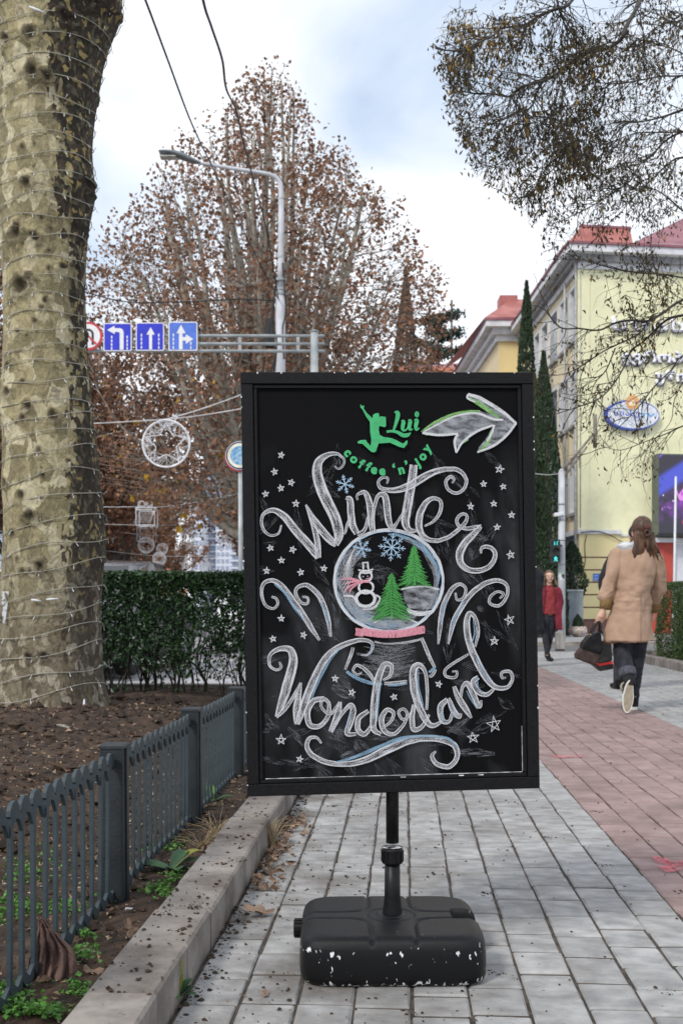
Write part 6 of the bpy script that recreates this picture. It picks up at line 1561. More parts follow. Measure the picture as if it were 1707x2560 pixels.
wl_tube('conduit', [(-.02, -.05, 3.5), (-.02, -.05, HB - .5)], .016, m_pipe, MF, b1, 5)

# wall lettering (white block letters standing off the wall)
m_letter = M('white_letter', (.80, .81, .88), .5)
m_lshade = M('letter_side_shade', (.24, .22, .28), .6)
def fit_text(s, w, h, mat, extrude, offset=0.0, space=1.0):
    me = text_mesh(s, 1.0, mat, extrude=0.0, offset=offset, space=space)
    co = np.array([v.co[:] for v in me.vertices]); a, b = co.min(0), co.max(0)
    sx = (w / (b[0] - a[0])) if w else h / (b[1] - a[1]); sz = h / (b[1] - a[1])
    bm = bmesh.new(); bm.from_mesh(me)
    if extrude:
        r_ = bmesh.ops.extrude_face_region(bm, geom=bm.faces[:]); vs_ = [g for g in r_['geom'] if isinstance(g, bmesh.types.BMVert)]
        for v in vs_: v.co.z -= 1.0
    for v in bm.verts: v.co = Vector(((v.co.x - a[0]) * sx, -v.co.z * extrude if extrude else 0, (v.co.y - a[1]) * sz))
    bm.to_mesh(me); bm.free(); return me
def wall_word(s, u0, v0, v1, w_px=None, M_=MF, out=.14, mat=m_letter, offset=.03, group=None, lab=None, space=1.0):
    x = (u0 - 1450) * .0131
    for ch_i, ch in enumerate(s):
        pass
    me = fit_text(s, w_px * .0131 if w_px else None, (v1 - v0) * .0131, mat, .05, offset, space)
    o = put('lettering', me, b1); o.matrix_basis = M_ @ Matrix.Translation((x, -out, fz(v1)))
    me2 = me.copy(); me2.materials.clear(); me2.materials.append(m_lshade); q = put('letter_side_shadow', me2, b1); q.matrix_basis = M_ @ Matrix.Translation((x + .03, -out + .055, fz(v1) - .03)); return o  # grey copy offset down and right: letter sides with a painted drop shadow
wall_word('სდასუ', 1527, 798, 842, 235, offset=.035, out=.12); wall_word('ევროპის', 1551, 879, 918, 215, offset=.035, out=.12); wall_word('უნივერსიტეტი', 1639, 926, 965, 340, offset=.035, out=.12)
# oval sign
ovr = empty('oval_sign', K + (MF @ Vector(((1578 - 1450) * .0131, -.02, fz(1042)))), math.atan2(exv.y, exv.x), label='white oval sign with a blue rim and an orange emblem on the yellow wall', cat='sign')
def ellp(rx, rz, n=48, cx=0, cz=0): return [(cx + rx * math.cos(2 * PI * i / n), cz + rz * math.sin(2 * PI * i / n)) for i in range(n)]
m_oblue = M('oval_blue', (.05, .10, .48), .4); m_owhite = M('oval_white', (.66, .69, .76), .35)
mb = MB(); mb.prism(ellp(.92, .485), -.16, 0); mb.obj('rim', m_oblue, ovr)
mb = MB(); mb.prism(ellp(.855, .435, cx=.035), -.168, -.1605); mb.obj('face', m_owhite, ovr)
mb = MB(); mb.prism(ellp(.225, .235, cz=.415), -.185, -.1685); mb.obj('emblem', M('emblem_orange', (.72, .34, .14), .5, col2=(.80, .55, .25), scale=3), ovr)
mb = MB(); mb.prism([(-.10, .30), (.10, .30), (.13, .35), (.06, .44), (.0, .50), (-.06, .44), (-.13, .35)], -.19, -.1855); mb.obj('emblem', M('emblem_white', (.75, .70, .60), .5), ovr)
mb = MB(); mb.prism([(-.03, .35), (.04, .34), (.05, .42), (-.01, .43)], -.195, -.1905); mb.prism([(-.15, .305), (-.15, .29), (.14, .285), (.14, .30)], -.195, -.1905); mb.obj('emblem', M('emblem_yellow', (.75, .50, .04), .5), ovr)
for s, x, z, w, h, mt, of in (('სდასუ', -.62, -.10, .84, .25, m_oblue, .03), ('TV', .26, -.07, .50, .135, M('sky_blue_print', (.07, .32, .70), .5), .03), ('www. SDASU. tv', -.30, -.20, .73, .075, M('pale_print', (.28, .36, .58), .5), .0)):
    me = fit_text(s, w, h, mt, 0, of); o = put('lettering', me, ovr, (x, -.171, z))
# LED screen
led = empty('led_screen', K + (MF @ Vector((2.41, 0, 3.26))), math.atan2(exv.y, exv.x), label='large lit LED screen with a blue and purple concert scene on the yellow wall', cat='screen')
mb = MB(); mb.box(0, 4.6, -.50, -.01, 0, 2.62); mb.obj('housing', M('screen_housing', (.10, .12, .10), .5), led)
mb = MB(); mb.box(-.02, 4.62, -.52, -.505, -.05, .06); mb.obj('bezel', m_blk, led)
m_led, nt, N, L, bs = new_mat('led_picture')
tc = nd('ShaderNodeTexCoord')
N, L = m_led.node_tree.nodes, m_led.node_tree.links
sx_ = nd('ShaderNodeSeparateXYZ'); L.new(tc.outputs['Object'], sx_.inputs[0]); X_, Z_ = sx_.outputs['X'], sx_.outputs['Z']
dist = mth('ABSOLUTE', mth('SUBTRACT', Z_, mth('MULTIPLY_ADD', X_, .62, 1.55)), 0)
beam = nd('ShaderNodeMapRange', interpolation_type='SMOOTHSTEP'); beam.inputs['From Min'].default_value = .42; beam.inputs['From Max'].default_value = .20; L.new(dist, beam.inputs['Value'])
dist2 = mth('ABSOLUTE', mth('SUBTRACT', Z_, mth('MULTIPLY_ADD', X_, .9, 2.52)), 0)
beam2 = nd('ShaderNodeMapRange'); beam2.inputs['From Min'].default_value = .10; beam2.inputs['From Max'].default_value = .03; L.new(dist2, beam2.inputs['Value'])
below = nd('ShaderNodeMapRange', interpolation_type='SMOOTHSTEP'); below.inputs['From Min'].default_value = .25; below.inputs['From Max'].default_value = 1.1; L.new(Z_, below.inputs['Value'])
above = nd('ShaderNodeMapRange'); above.inputs['From Min'].default_value = 0; above.inputs['From Max'].default_value = -.5; L.new(mth('SUBTRACT', Z_, mth('MULTIPLY_ADD', X_, .62, 1.25)), above.inputs['Value'])
ns = nd('ShaderNodeTexNoise'); ns.inputs['Scale'].default_value = 3.2; ns.inputs['Detail'].default_value = 4; L.new(tc.outputs['Object'], ns.inputs['Vector'])
nr_ = nd('ShaderNodeMapRange'); nr_.inputs['From Min'].default_value = .38; nr_.inputs['From Max'].default_value = .72; L.new(ns.outputs['Fac'], nr_.inputs['Value'])
purp = mth('MULTIPLY', mth('MULTIPLY', below.outputs[0], above.outputs[0]), nr_.outputs[0])
vd = nd('ShaderNodeTexVoronoi'); vd.inputs['Scale'].default_value = 4.6; L.new(tc.outputs['Object'], vd.inputs['Vector'])
dots = nd('ShaderNodeMapRange'); dots.inputs['From Min'].default_value = .17; dots.inputs['From Max'].default_value = .08; L.new(vd.outputs['Distance'], dots.inputs['Value'])
dots_ = mth('MULTIPLY', dots.outputs[0], purp)
def cmul(fac, col):
    q = nd('ShaderNodeVectorMath', operation='SCALE'); q.inputs[0].default_value = col; L.new(fac, q.inputs['Scale']); return q.outputs[0]
def cadd(a, b):
    q = nd('ShaderNodeVectorMath', operation='ADD'); L.new(a, q.inputs[0]); L.new(b, q.inputs[1]); return q.outputs[0]
colr = cadd(cadd(cmul(beam.outputs[0], (.045, .075, .62)), cmul(beam2.outputs[0], (.22, .06, .9))), cadd(cmul(purp, (.30, .03, .58)), cmul(dots_, (.55, .45, .8))))
base_ = nd('ShaderNodeVectorMath', operation='ADD'); L.new(colr, base_.inputs[0]); base_.inputs[1].default_value = (.040, .036, .055)
L.new(base_.outputs[0], bs.inputs['Emission Color']); bs.inputs['Emission Strength'].default_value = 1.0; bs.inputs['Base Color'].default_value = (.01, .01, .012, 1); bs.inputs['Roughness'].default_value = .5
mb = MB(); mb.box(.03, 4.57, -.506, -.5005, .06, 2.58); mb.obj('display', m_led, led)
def glow(nm, c, pts, y=-.509): mb = MB(); mb.prism(pts, y - .002, y); return mb.obj(nm, M(nm, (.02, .02, .02), .6, emit=(*c, 1.0)), led)
glow('performer', (.78, .30, .80), [(.57, 1.42), (.62, 1.36), (.70, 1.14), (.80, 1.10), (.88, 1.16), (1.0, 1.30), (1.2, 1.34), (1.15, 1.42), (.98, 1.44), (.95, 1.60), (.86, 1.56), (.82, 1.48), (.74, 1.38), (.68, 1.30), (.63, 1.46)])
glow('performer', (.55, .10, .65), [(.78, 1.42), (.86, 1.38), (.84, 1.26), (.76, 1.30)], -.5125)
glow('light_dot', (.35, .45, .85), ellp(.03, .055, 12, .56, .82)); glow('light_dot', (.55, .15, .75), ellp(.02, .06, 12, .14, .84)); glow('light_dot', (.25, .70, .72), ellp(.03, .06, 12, .88, .70)); glow('light_dot', (.8, .7, .85), ellp(.022, .03, 10, .17, 1.28)); glow('light_dot', (.75, .55, .8), ellp(.05, .025, 12, .52, 1.10)); glow('light_dot', (.45, .07, .12), ellp(.09, .10, 14, .90, .42))
# flag pole, plaque, wall pipes
fp = empty('flag_pole', CX(gx(1684, 20.5), 20.5), TH, label='thin white pole standing in front of the LED screen', cat='pole')
mb = MB(); k_ = 20.5 / FPX; mb.tube([(-.04, 0, -.05), (0, 0, gz(1470, 20.5)), (4 * k_, 0, gz(1193, 20.5))], [.028, .024, .020], 10); mb.ell((4 * k_, 0, gz(1193, 20.5)), (.022, .022, .02), 8, 5); mb.obj('shaft', m_winf, fp, True)
m_plq = M('plaque_blue', (.045, .17, .62), .4)
mb = MB(); mb.box((1481 - 1450) * .0131, (1504 - 1450) * .0131, -.075, -.052, fz(1453), fz(1435), M=MF); pq = mb.obj('plaque', m_plq, b1)
mb = MB(); 
for (a, b, v) in ((1483, 1493, 1440), (1483, 1497, 1446.5), (1484, 1492, 1450)): mb.box((a - 1450) * .0131, (b - 1450) * .0131, -.0785, -.0755, fz(v) - .007, fz(v) + .007, M=MF)
mb.obj('plaque_text', m_winf, pq)['kind'] = 'stuff'

# ---- second wing, farther back
K2 = CX(gx(1246, 45), 45)
b2 = empty('building', K2, 0, label='warm yellow building wing with a red hip roof behind the cypress', cat='building')
m2f = Matrix((RT, FW, Vector((0, 0, 1)))).transposed().to_4x4(); es2 = (CX(gx(1169, 54), 54) - K2).normalized()
m2s = Matrix((es2, Vector((es2.y, -es2.x, 0)), Vector((0, 0, 1)))).transposed().to_4x4()
H2 = 12.5
mb = MB(); mb.box(0, 6, 0, .3, 0, H2, M=m2f); mb.obj('wall', m_yel2, b2)
o2 = [(s, s + 1.1, z, z + 2.0) for s in (1.2, 3.6, 6.0) for z in (9.0, 5.6, 2.2)]
mb = MB(); openwall(mb, 9.5, 0, H2, .3, o2, m2s); mb.obj('side_wall', M('light_yellow_plaster', (.66, .55, .36), .9, var=.04), b2)
for o in o2: window(b2, *o, m2s, surround=.0)
m_salmon = M('salmon_trim', (.50, .22, .17), .8)
for o in o2:
    mb = MB(); mb.box(o[1] + .05, o[1] + .35, -.05, -.002, o[2] - .2, o[3] + .25, M=m2s); mb.obj('pilaster_strip', m_salmon, b2)
for k, (z0, z1, o, mt) in enumerate(((H2 - .5, H2 - .25, .12, m_trim), (H2 - .25, H2, .30, m_trim), (H2, H2 + .25, .60, m_trim), (H2 + .25, H2 + .33, .66, m_roofp))):
    mb = MB(); mb.box(-o, 6, -o, -.0012 * (k + 1), z0, z1 - .001, M=m2f); mb.obj('cornice', mt, b2)
    mb = MB(); mb.box(.001, 9.5, -o, -.0012 * (k + 1), z0, z1 - .001, M=m2s); mb.obj('cornice', mt, b2)
mb = MB(); mb.box(-.02, 6, -.05, -.002, 9.9, 10.0, M=m2f); mb.obj('string_course', m_soffit, b2)
zr = H2 + .34
roofpoly(b2, [(-.66, -.66, zr), (6, -.66, zr), (6, 1.5, zr + 1.35), (.75, 1.5, zr + 1.35), (.75, 8, zr + 1.35), (-1.5, 9.5, zr)], [(0, 1, 2, 3), (0, 3, 4, 5)], m_roof, m2f)
mb = MB(); mb.box(.25, 1.0, 1.3, 2.2, zr + .5, zr + 1.48, M=m2f); mb.obj('chimney', m_roof, b2)
for (x, y, h, r0) in ((-1.35, 6, 2.6, .05), (-2.1, 8.5, 2.0, .035)):
    mb = MB(); p = m2f @ Vector((x, y, 0)); mb.tube([(p.x, p.y, zr - .3), (p.x, p.y, zr + h)], r0, 6); mb.obj('mast', m_blk, b2)
# ---- pink building beyond
K3 = CX(gx(1010, 56), 56)
b3 = empty('building', K3, 0, label='low pink building with a red cornice behind the plane leaves', cat='building')
H3 = 13.0
o3 = [(5.05, 6.9, 9.9, 12.0), (1.0, 2.6, 9.9, 12.0), (5.05, 6.9, 6, 8.2), (1.0, 2.6, 6, 8.2)]
mb = MB(); openwall(mb, 9, 0, H3, .3, o3, m2f); mb.obj('wall', m_pink, b3)
for o in o3: window(b3, *o, m2f, mull=3)
mb = MB(); mb.box(-.3, 9, -.3, -.003, H3 - .05, H3 + .35, M=m2f); mb.obj('cornice', M('coral_trim', (.50, .20, .14), .8), b3)
roofpoly(b3, [(-.3, -.3, H3 + .36), (9, -.3, H3 + .36), (7.4, 2.5, H3 + 1.15), (3.8, 2.5, H3 + 1.2)], [(0, 1, 2, 3)], m_roofp, m2f)
# ---- far towers down the street
m_tower = M('hazed_tower_white', (.62, .64, .70), .8, var=.03, scale=.05); m_tower2 = M('hazed_tower_blue_grey', (.42, .47, .58), .7, var=.1, scale=.1); m_tglass = M('hazed_tower_glass', (.30, .35, .45), .4)  # walls and panes paled: distance haze put into their colours
def tower(u0, u1, vt, d, label, mat, floors, bays, band):
    x0, x1 = gx(u0, d), gx(u1, d); z1 = gz(vt, d); root = empty('tower_block', CX((x0 + x1) / 2, d), TH, label=label, cat='building'); w = (x1 - x0) / 2
    mb = MB(); mb.box(-w, w, 0, 18, 0, z1); mb.obj('wall', mat, root); fh = z1 / floors; bw = 2 * w / bays
    wm = MB(); wm.box(-bw * .33, bw * .33, -.08, .0, -fh * .28, fh * .28); me = wm.mesh('window', m_tglass)
    bm_ = MB(); bm_.box(-w - .4, w + .4, -.9, -.12, 0, fh * .18); bme = bm_.mesh('balcony', m_tower)
    for i in range(floors):
        for j in range(bays): put('window', me, root, (-w + bw * (j + .5), 0, fh * (i + .5)))
        if band: put('balcony', bme, root, (0, 0, fh * (i + .02)))
tower(478, 506, 1205, 250, 'narrow white tower block seen down the street between the trees', m_tower, 16, 3, False)
tower(505, 545, 1168, 262, 'taller blue grey tower block with balconies beside the narrow white one', m_tower2, 22, 4, True)
tower(540, 585, 1292, 228, 'broad white tower block behind the wire stars near the board', m_tower, 14, 4, False)
tower(580, 640, 1350, 215, 'lower blue grey block next to the board frame', m_tower2, 10, 5, True)
tower(280, 345, 1375, 150, 'low pale house front seen under the trees left of the gift boxes', m_tower, 4, 5, False)
tower(-60, 12, 1240, 120, 'grey block at the left edge behind the trunk', m_tower2, 9, 5, False)

# ================================================================== CORNER FURNITURE
TP = 27.0; ts = TP / FPX
sigp = empty('signal_pole', CX(gx(1403, TP), TP), TH, label='grey signal pole with a camera and a double bracket at the crossing', cat='pole')
mb = MB(); mb.tube([(0, 0, -.05), (0, 0, 2.2), (.0, 0, gz(1178, TP))], [.098, .086, .078], 18); mb.lathe([(.0, gz(1178, TP)), (.08, gz(1178, TP)), (.05, gz(1178, TP) + .05), (.01, gz(1178, TP) + .06)], 16); mb.obj('pole', m_pole, sigp, True)
for v in (1350, 1411, 1300, 1260): mb = MB(); z = gz(v, TP); mb.lathe([(.06, z - .02), (.094, z - .02), (.094, z + .02), (.06, z + .02)], 16); mb.obj('band', m_galv, sigp, True)
m_rust = M('brown_tube', (.16, .14, .11), .6, col2=(.28, .25, .20), scale=8)
for dz in (0, .20):
    mb = MB(); mb.tube([(0, 0, gz(1200, TP) + dz), ((1464 - 1403) * ts, -.1, gz(1118, TP) + dz)] if dz == 0 else [(0, 0, gz(1200, TP) + dz), ((1484 - 1403) * ts, -.1, gz(1082, TP))], .03, 8); mb.obj('bracket_arm', m_rust, sigp, True)
mb = MB(); mb.tube([((1484 - 1403) * ts, -.1, gz(1121, TP)), ((1484 - 1403) * ts, -.1, gz(1038, TP))], .05, 10); mb.obj('bracket_end', m_rust, sigp, True)
for u in (1425, 1447): mb = MB(); x = (u - 1403) * ts; mb.tube([(x, -.05, gz(1200, TP) + x * .9 - .1), (x, -.05, gz(1200, TP) + x * 1.05 + .32)], .02, 6); mb.obj('strut', m_rust, sigp)
cm = MB(); c = Vector((-.09, -.14, gz(1286.5, TP)))
Mc = Matrix.Translation(c) @ Matrix.Rotation(-.16, 4, 'Y'); cm.box(-.13, .12, -.045, .045, -.04, .045, M=Mc, b=.015); cam_o = cm.obj('camera_housing', m_winf, sigp)
mb = MB(); mb.box(-.16, -.125, -.04, .04, -.045, .03, M=Mc); mb.obj('camera_front', M('camera_lens', (.30, .20, .12), .3), cam_o)
mb = MB(); mb.tube([c + Vector((.04, 0, -.04)), c + Vector((.07, .05, -.12)), c + Vector((.09, .12, -.12))], .018, 6); mb.obj('camera_bracket', m_winf, sigp, True)
for (u, v, w, h, mt) in ((1396, 1436, .05, .07, m_winf), (1405, 1441, .035, .05, m_blk), (1401, 1446, .05, .04, m_winf), (1399, 1432, .04, .03, M('green_sticker', (.2, .4, .2), .6))):
    mb = MB(); x = (u - 1403) * ts; z = gz(v, TP); a_ = math.asin(max(-.95, min(.95, x / .09))); V = []
    for zz in (z - h, z + h):
        for k in range(4): t = a_ + (k - 1.5) * w / .09 / 1.5; V.append((.0925 * math.sin(t), -.0925 * math.cos(t), zz))
    mb.add(V, [(k, k + 1, k + 5, k + 4) for k in range(3)]); mb.obj('sticker', mt, sigp)
# pedestrian signal head
ped = empty('pedestrian_signal', CX(gx(1383, TP), TP - .22, gz(1379, TP)), TH, label='black pedestrian signal showing a lit countdown 11 and a green walking figure', cat='traffic light')
mb = MB(); mb.box(-.115, .105, -.06, .08, -.29, .29, b=.015); mb.obj('housing', M('signal_black', (.022, .024, .026), .5), ped)
m_cyan = M('lit_cyan', (.02, .05, .05), .5, emit=(.10, .82, .80, 1.15))
for i, z in enumerate((.19, 0, -.19)):
    mb = MB(); n_ = 14; V = []
    for k in range(n_ + 1):
        a = PI * k / n_; 
        for (r_, y) in ((.084, -.062), (.088, -.062), (.088, -.15), (.084, -.15)): V.append((r_ * math.cos(a) - .005, y, z + r_ * math.sin(a)))
    mb.add(V, [(k * 4 + j, k * 4 + (j + 1) % 4, k * 4 + 4 + (j + 1) % 4, k * 4 + 4 + j) for k in range(n_) for j in range(4)]); mb.obj('visor', m_blk, ped)
    mb = MB(); mb.prism([(p[0] - .005, p[1] + z) for p in disc(.08, 20)], -.066, -.0605); mb.obj('lens', m_blk, ped)
for x in (-.035, .03): mb = MB(); mb.prism([(x - .011, .145), (x + .011, .145), (x + .011, .235), (x - .011, .235)], -.072, -.0665); mb.obj('digit', m_cyan, ped)
mb = MB(); mb.prism([(.035, .225), (.052, .225), (.06, .25), (.045, .25)], -.072, -.0665); mb.obj('digit', m_cyan, ped)
mb = MB(); mb.prism([(-.05, -.255), (-.025, -.255), (-.005, -.215), (.02, -.255), (.045, -.255), (.022, -.195), (.045, -.18), (.038, -.165), (.015, -.155), (.008, -.14), (-.01, -.125), (-.026, -.14), (-.03, -.16), (-.05, -.185), (-.042, -.2), (-.03, -.195)], -.072, -.0665); mb.obj('walking_figure', m_cyan, ped)
mb = MB(); mb.box(.08, .18, .0, .05, .12, .15); mb.obj('bracket', m_blk, ped)
mb = MB(); mb.tube([(-.06, 0, 0), (.06, 0, 0)], .035, 8); 
cable('thin_cable', [(1320, 1182, 30), (1365, 1187, 28.5), (1398, 1184, 27)], .012, m_pwire, 'thin pale cable with a white insulator running to the signal pole')
# corrugated sheet box, planter, bollard
cb = empty('corrugated_screen', CX(gx(1430, 33), 33), TH, label='pale corrugated metal screen round the shrub at the building corner', cat='screen')
w_ = 22 * 33 / FPX * 1.15; hgt = gz(1478, 33)
mb = MB(); n_ = 60; V = []
for k in range(n_ + 1): x = -w_ + 2 * w_ * k / n_; y = .018 * math.sin(k * PI / 2.5); V += [(x, y, .02), (x, y, hgt), ]
mb.add(V, [(2 * k, 2 * k + 2, 2 * k + 3, 2 * k + 1) for k in range(n_)]); V2 = [(a, b + .03, c) for a, b, c in V]; mb.add(V2, [(2 * k, 2 * k + 1, 2 * k + 3, 2 * k + 2) for k in range(n_)])
mb.obj('sheet', M('corrugated_grey', (.36, .40, .44), .5, col2=(.46, .50, .54), scale=3, metal=.2, spots=(.35, .25, .2), spot_scale=6, spot_at=.74), cb)
mb = MB(); mb.box(-w_ - .03, w_ + .03, -.03, .05, hgt, hgt + .05); mb.obj('top_rail', m_galv, cb)
mb = MB(); mb.box(-w_ - .03, -w_ + .01, .04, .9, .0, hgt); mb.box(w_ - .01, w_ + .03, .04, .9, 0, hgt); mb.obj('side_sheet', m_galv, cb)
pb_ = empty('planter_bowl', CX(gx(1443.5, 31), 31, .08), TH, label='round patterned stone planter bowl with a small conifer on the far pavement', cat='planter')
m_bowl = M('patterned_bowl', (.40, .30, .26), .8, col2=(.62, .55, .50), scale=16, ramp=(.45, .55))
mb = MB(); mb.lathe([(.10, 0), (.12, .0), (.13, .03), (.20, .06), (.265, .14), (.262, .22), (.235, .27), (.24, .295), (.21, .295), (.20, .25)], 26); mb.obj('bowl', m_bowl, pb_, True)
r = np.random.default_rng(4); n = 1500; Z = .24 + .40 * r.random(n); A = r.uniform(0, 2 * PI, n); R = np.interp(Z, [.24, .34, .5, .64], [.13, .16, .12, .01]) * (1 - .4 * r.random(n) ** 2)
V, F = leaf_cards(np.stack([R * np.cos(A), R * np.sin(A), Z], -1), .05, r, 2.2, dirs=np.tile([0, 0, 1.], (n, 1))); mb = MB(); mb.add(V, F); mb.obj('small_conifer', m_cyp, pb_)
bo = empty('bollard', CX(gx(1398.5, 22.3), 22.3), TH, label='square weathered grey bollard at the kerb behind the woman in red', cat='bollard')
mb = MB(); mb.box(-.083, .083, -.08, .08, -.05, .42, b=.02); mb.obj('post', M('weathered_stone', (.20, .19, .18), .9, col2=(.33, .31, .29), scale=5, stretch=(3, 3, .7), bump=.004), bo)
mb = MB(); mb.box(-.085, .085, -.082, .082, .02, .06); mb.obj('base_band', m_blk, bo)
# ================================================================== OVERHANGING TREE (upper right)
m_obr = M('dark_branch', (.020, .016, .012), .9, col2=(.06, .05, .04), scale=12)
m_dleaf = M('withered_leaf', (.030, .023, .008), .8, col2=(.095, .065, .018), scale=2, island=.5, trans=.12)
m_gleaf = M('golden_leaf', (.20, .12, .022), .8, col2=(.36, .22, .05), scale=2, island=.5, trans=.35)
def c1_(p): return (1050 + p[0] * .419, p[1] * .419)
def c2_(p): return (1000 + p[0] * .451, 600 + p[1] * .451)
paths = [(8, [(1900, 560), (1568, 655), (1450, 695), (1300, 728), (1150, 735)], c1_), (6, [(1900, 400), (1568, 450), (1440, 455), (1300, 480), (1170, 500), (1050, 495), (950, 520)], c1_),
    (10, [(1330, -200), (1310, 0), (1230, 150), (1200, 230), (1110, 290), (1000, 310), (900, 370), (820, 435), (740, 480), (600, 520), (540, 575), (430, 560), (340, 560), (240, 545), (170, 560)], c1_),
    (8, [(1000, -150), (890, 20), (790, 60), (700, 100), (620, 150), (480, 170), (430, 215), (330, 260), (260, 300), (150, 300), (90, 290)], c1_),
    (6, [(800, -60), (830, 60), (860, 140), (900, 260), (960, 330)], c1_), (7, [(1900, 700), (1568, 785), (1450, 850), (1380, 930), (1310, 980), (1250, 1080), (1150, 1150), (1040, 1220), (920, 1280), (820, 1328)], c1_),
    (5, [(1600, 780), (1480, 790), (1340, 790), (1260, 800), (1180, 830), (1050, 880)], c1_), (6, [(1100, 540), (1080, 640), (1000, 700), (900, 740), (760, 760)], c1_),
    (5, [(820, 435), (850, 560), (840, 700), (870, 850), (840, 960), (740, 1060)], c1_), (4, [(540, 575), (620, 680), (640, 720), (560, 830), (500, 960), (440, 1000), (330, 960)], c1_),
    (5, [(760, 440), (690, 560), (660, 640), (560, 680), (430, 740), (300, 780), (240, 810)], c1_), (4, [(740, 1060), (660, 1160), (590, 1180), (500, 1160)], c1_),
    (6, [(1568, 940), (1500, 960), (1350, 1100), (1250, 1200), (1180, 1290)], c1_), (5, [(1568, 1260), (1400, 1130), (1250, 1130)], c1_),
    (9, [(1900, 200), (1568, 330), (1460, 400), (1370, 450), (1280, 445), (1190, 460), (1100, 500), (990, 490), (900, 490), (850, 450), (790, 370)], c2_), (5, [(1370, 450), (1320, 520), (1200, 580), (1120, 620), (1000, 700), (900, 745), (780, 752)], c2_),
    (7, [(1900, 250), (1620, 400), (1480, 440), (1350, 560), (1280, 610), (1240, 700), (1180, 800), (1100, 880), (1000, 920), (870, 962)], c2_),
    (4, [(1190, 600), (1140, 720), (1080, 790), (1060, 860), (1110, 930), (1140, 950)], c2_), (5, [(1900, 900), (1568, 1030), (1470, 1075), (1350, 1120), (1220, 1165), (1110, 1140)], c2_),
    (5, [(1800, 560), (1568, 640), (1500, 720), (1400, 820), (1340, 900), (1240, 1010), (1150, 1090)], c2_), (4, [(1600, 720), (1520, 880), (1500, 1000), (1430, 1090)], c2_),
    (5, [(1568, 210), (1450, 190), (1300, 180), (1150, 150), (1020, 110), (940, 110), (860, 90)], c2_), (4, [(1400, 100), (1420, 180), (1500, 220), (1568, 270)], c2_),
    (5, [(1700, -60), (1640, 60), (1560, 120), (1430, 150), (1330, 230), (1280, 310)], c1_), (5, [(1700, 200), (1560, 170), (1420, 90), (1330, 60)], c1_), (5, [(1640, 360), (1500, 290), (1400, 270), (1300, 290), (1180, 380)], c1_)]
ro = random.Random(21); rno = np.random.default_rng(21)
ot = empty('overhanging_tree', CX(5.2, 7.4), TH, label='overhanging tree with dark twigs and withered hanging leaves at the upper right', cat='tree')
oti = Matrix.Translation(ot.location) @ Matrix.Rotation(TH, 4, 'Z'); oti = oti.inverted()
def OP(u, v, d): return oti @ CP(u, v, d)
twigs = MB(); LP, LD, GP_ = [], [], []
def blobdens(u, v):
    s = 0.34
    for (bu, bv, br, bd) in ((1180, 60, 100, 1.5), (1160, 180, 80, .4), (1330, 50, 110, .5), (1460, 130, 90, .8), (1480, 200, 80, .6), (1420, 330, 90, 1.0), (1440, 390, 70, 1.0), (1660, 60, 90, .6), (1240, 340, 60, .8), (1160, 330, 50, .8), (1350, 470, 50, 1.0), (1640, 480, 100, .8), (1590, 600, 80, .7), (1560, 740, 60, 1.0), (1620, 700, 100, .8), (1370, 560, 30, .6), (1680, 260, 80, .7), (1600, 860, 60, .4)):
        s += bd * math.exp(-((u - bu) ** 2 + (v - bv) ** 2) / br ** 2)
    return s
def leaves_at(u, v, d, n):
    for k in range(n):
        g = ro.random() < (.75 * math.exp(-(((u - 1185) / 90) ** 2 + ((v - 60) / 90) ** 2)) + .06)
        p = OP(u + ro.gauss(0, 8), v + abs(ro.gauss(4, 10)), d + ro.gauss(0, .08)); (GP_ if g else LP).append(tuple(p))
def lbound(v): return 34 * (vnoise(v * .045, 3.3, 0, seed=2) - .5) + 16 * (vnoise(v * .16, 1.3, 0, seed=5) - .5) + float(np.interp(v, [-50, 60, 140, 240, 330, 420, 480, 540, 640, 760], [1110, 1085, 1082, 1120, 1140, 1175, 1240, 1335, 1350, 1300]))
def twig(u, v, d, ang, ln, w, lvl):
    if u < lbound(v): return
    pts = [(u, v, d)]; a = ang; n = max(3, int(ln / 18)); dd = ro.gauss(0, .12)
    for k in range(n):
        a += ro.gauss(0, .16); s = ln / n
        # thin ends droop
        if lvl >= 1: a += .10 * math.cos(a)
        u += s * math.cos(a); v += s * math.sin(a) + (1.2 * lvl if lvl else 0); d += dd / n
        if u < lbound(v) - 8: break
        pts.append((u, v, d))
        if ro.random() < .26 * blobdens(u, v): leaves_at(u, v, d, ro.randint(1, 3))
        if lvl < 3 and ro.random() < (.75 if lvl < 2 else .45):
            twig(u, v, d, a + ro.choice((-1, 1)) * ro.uniform(.35, 1.1), ln * ro.uniform(.30, .62), w * .55, lvl + 1)
    if len(pts) < 2: return
    P = [OP(*p) for p in pts]; twigs.tube(P, np.linspace(w, w * .35, len(P)), 4 if lvl > 1 else 5, cap=False)
brs = []
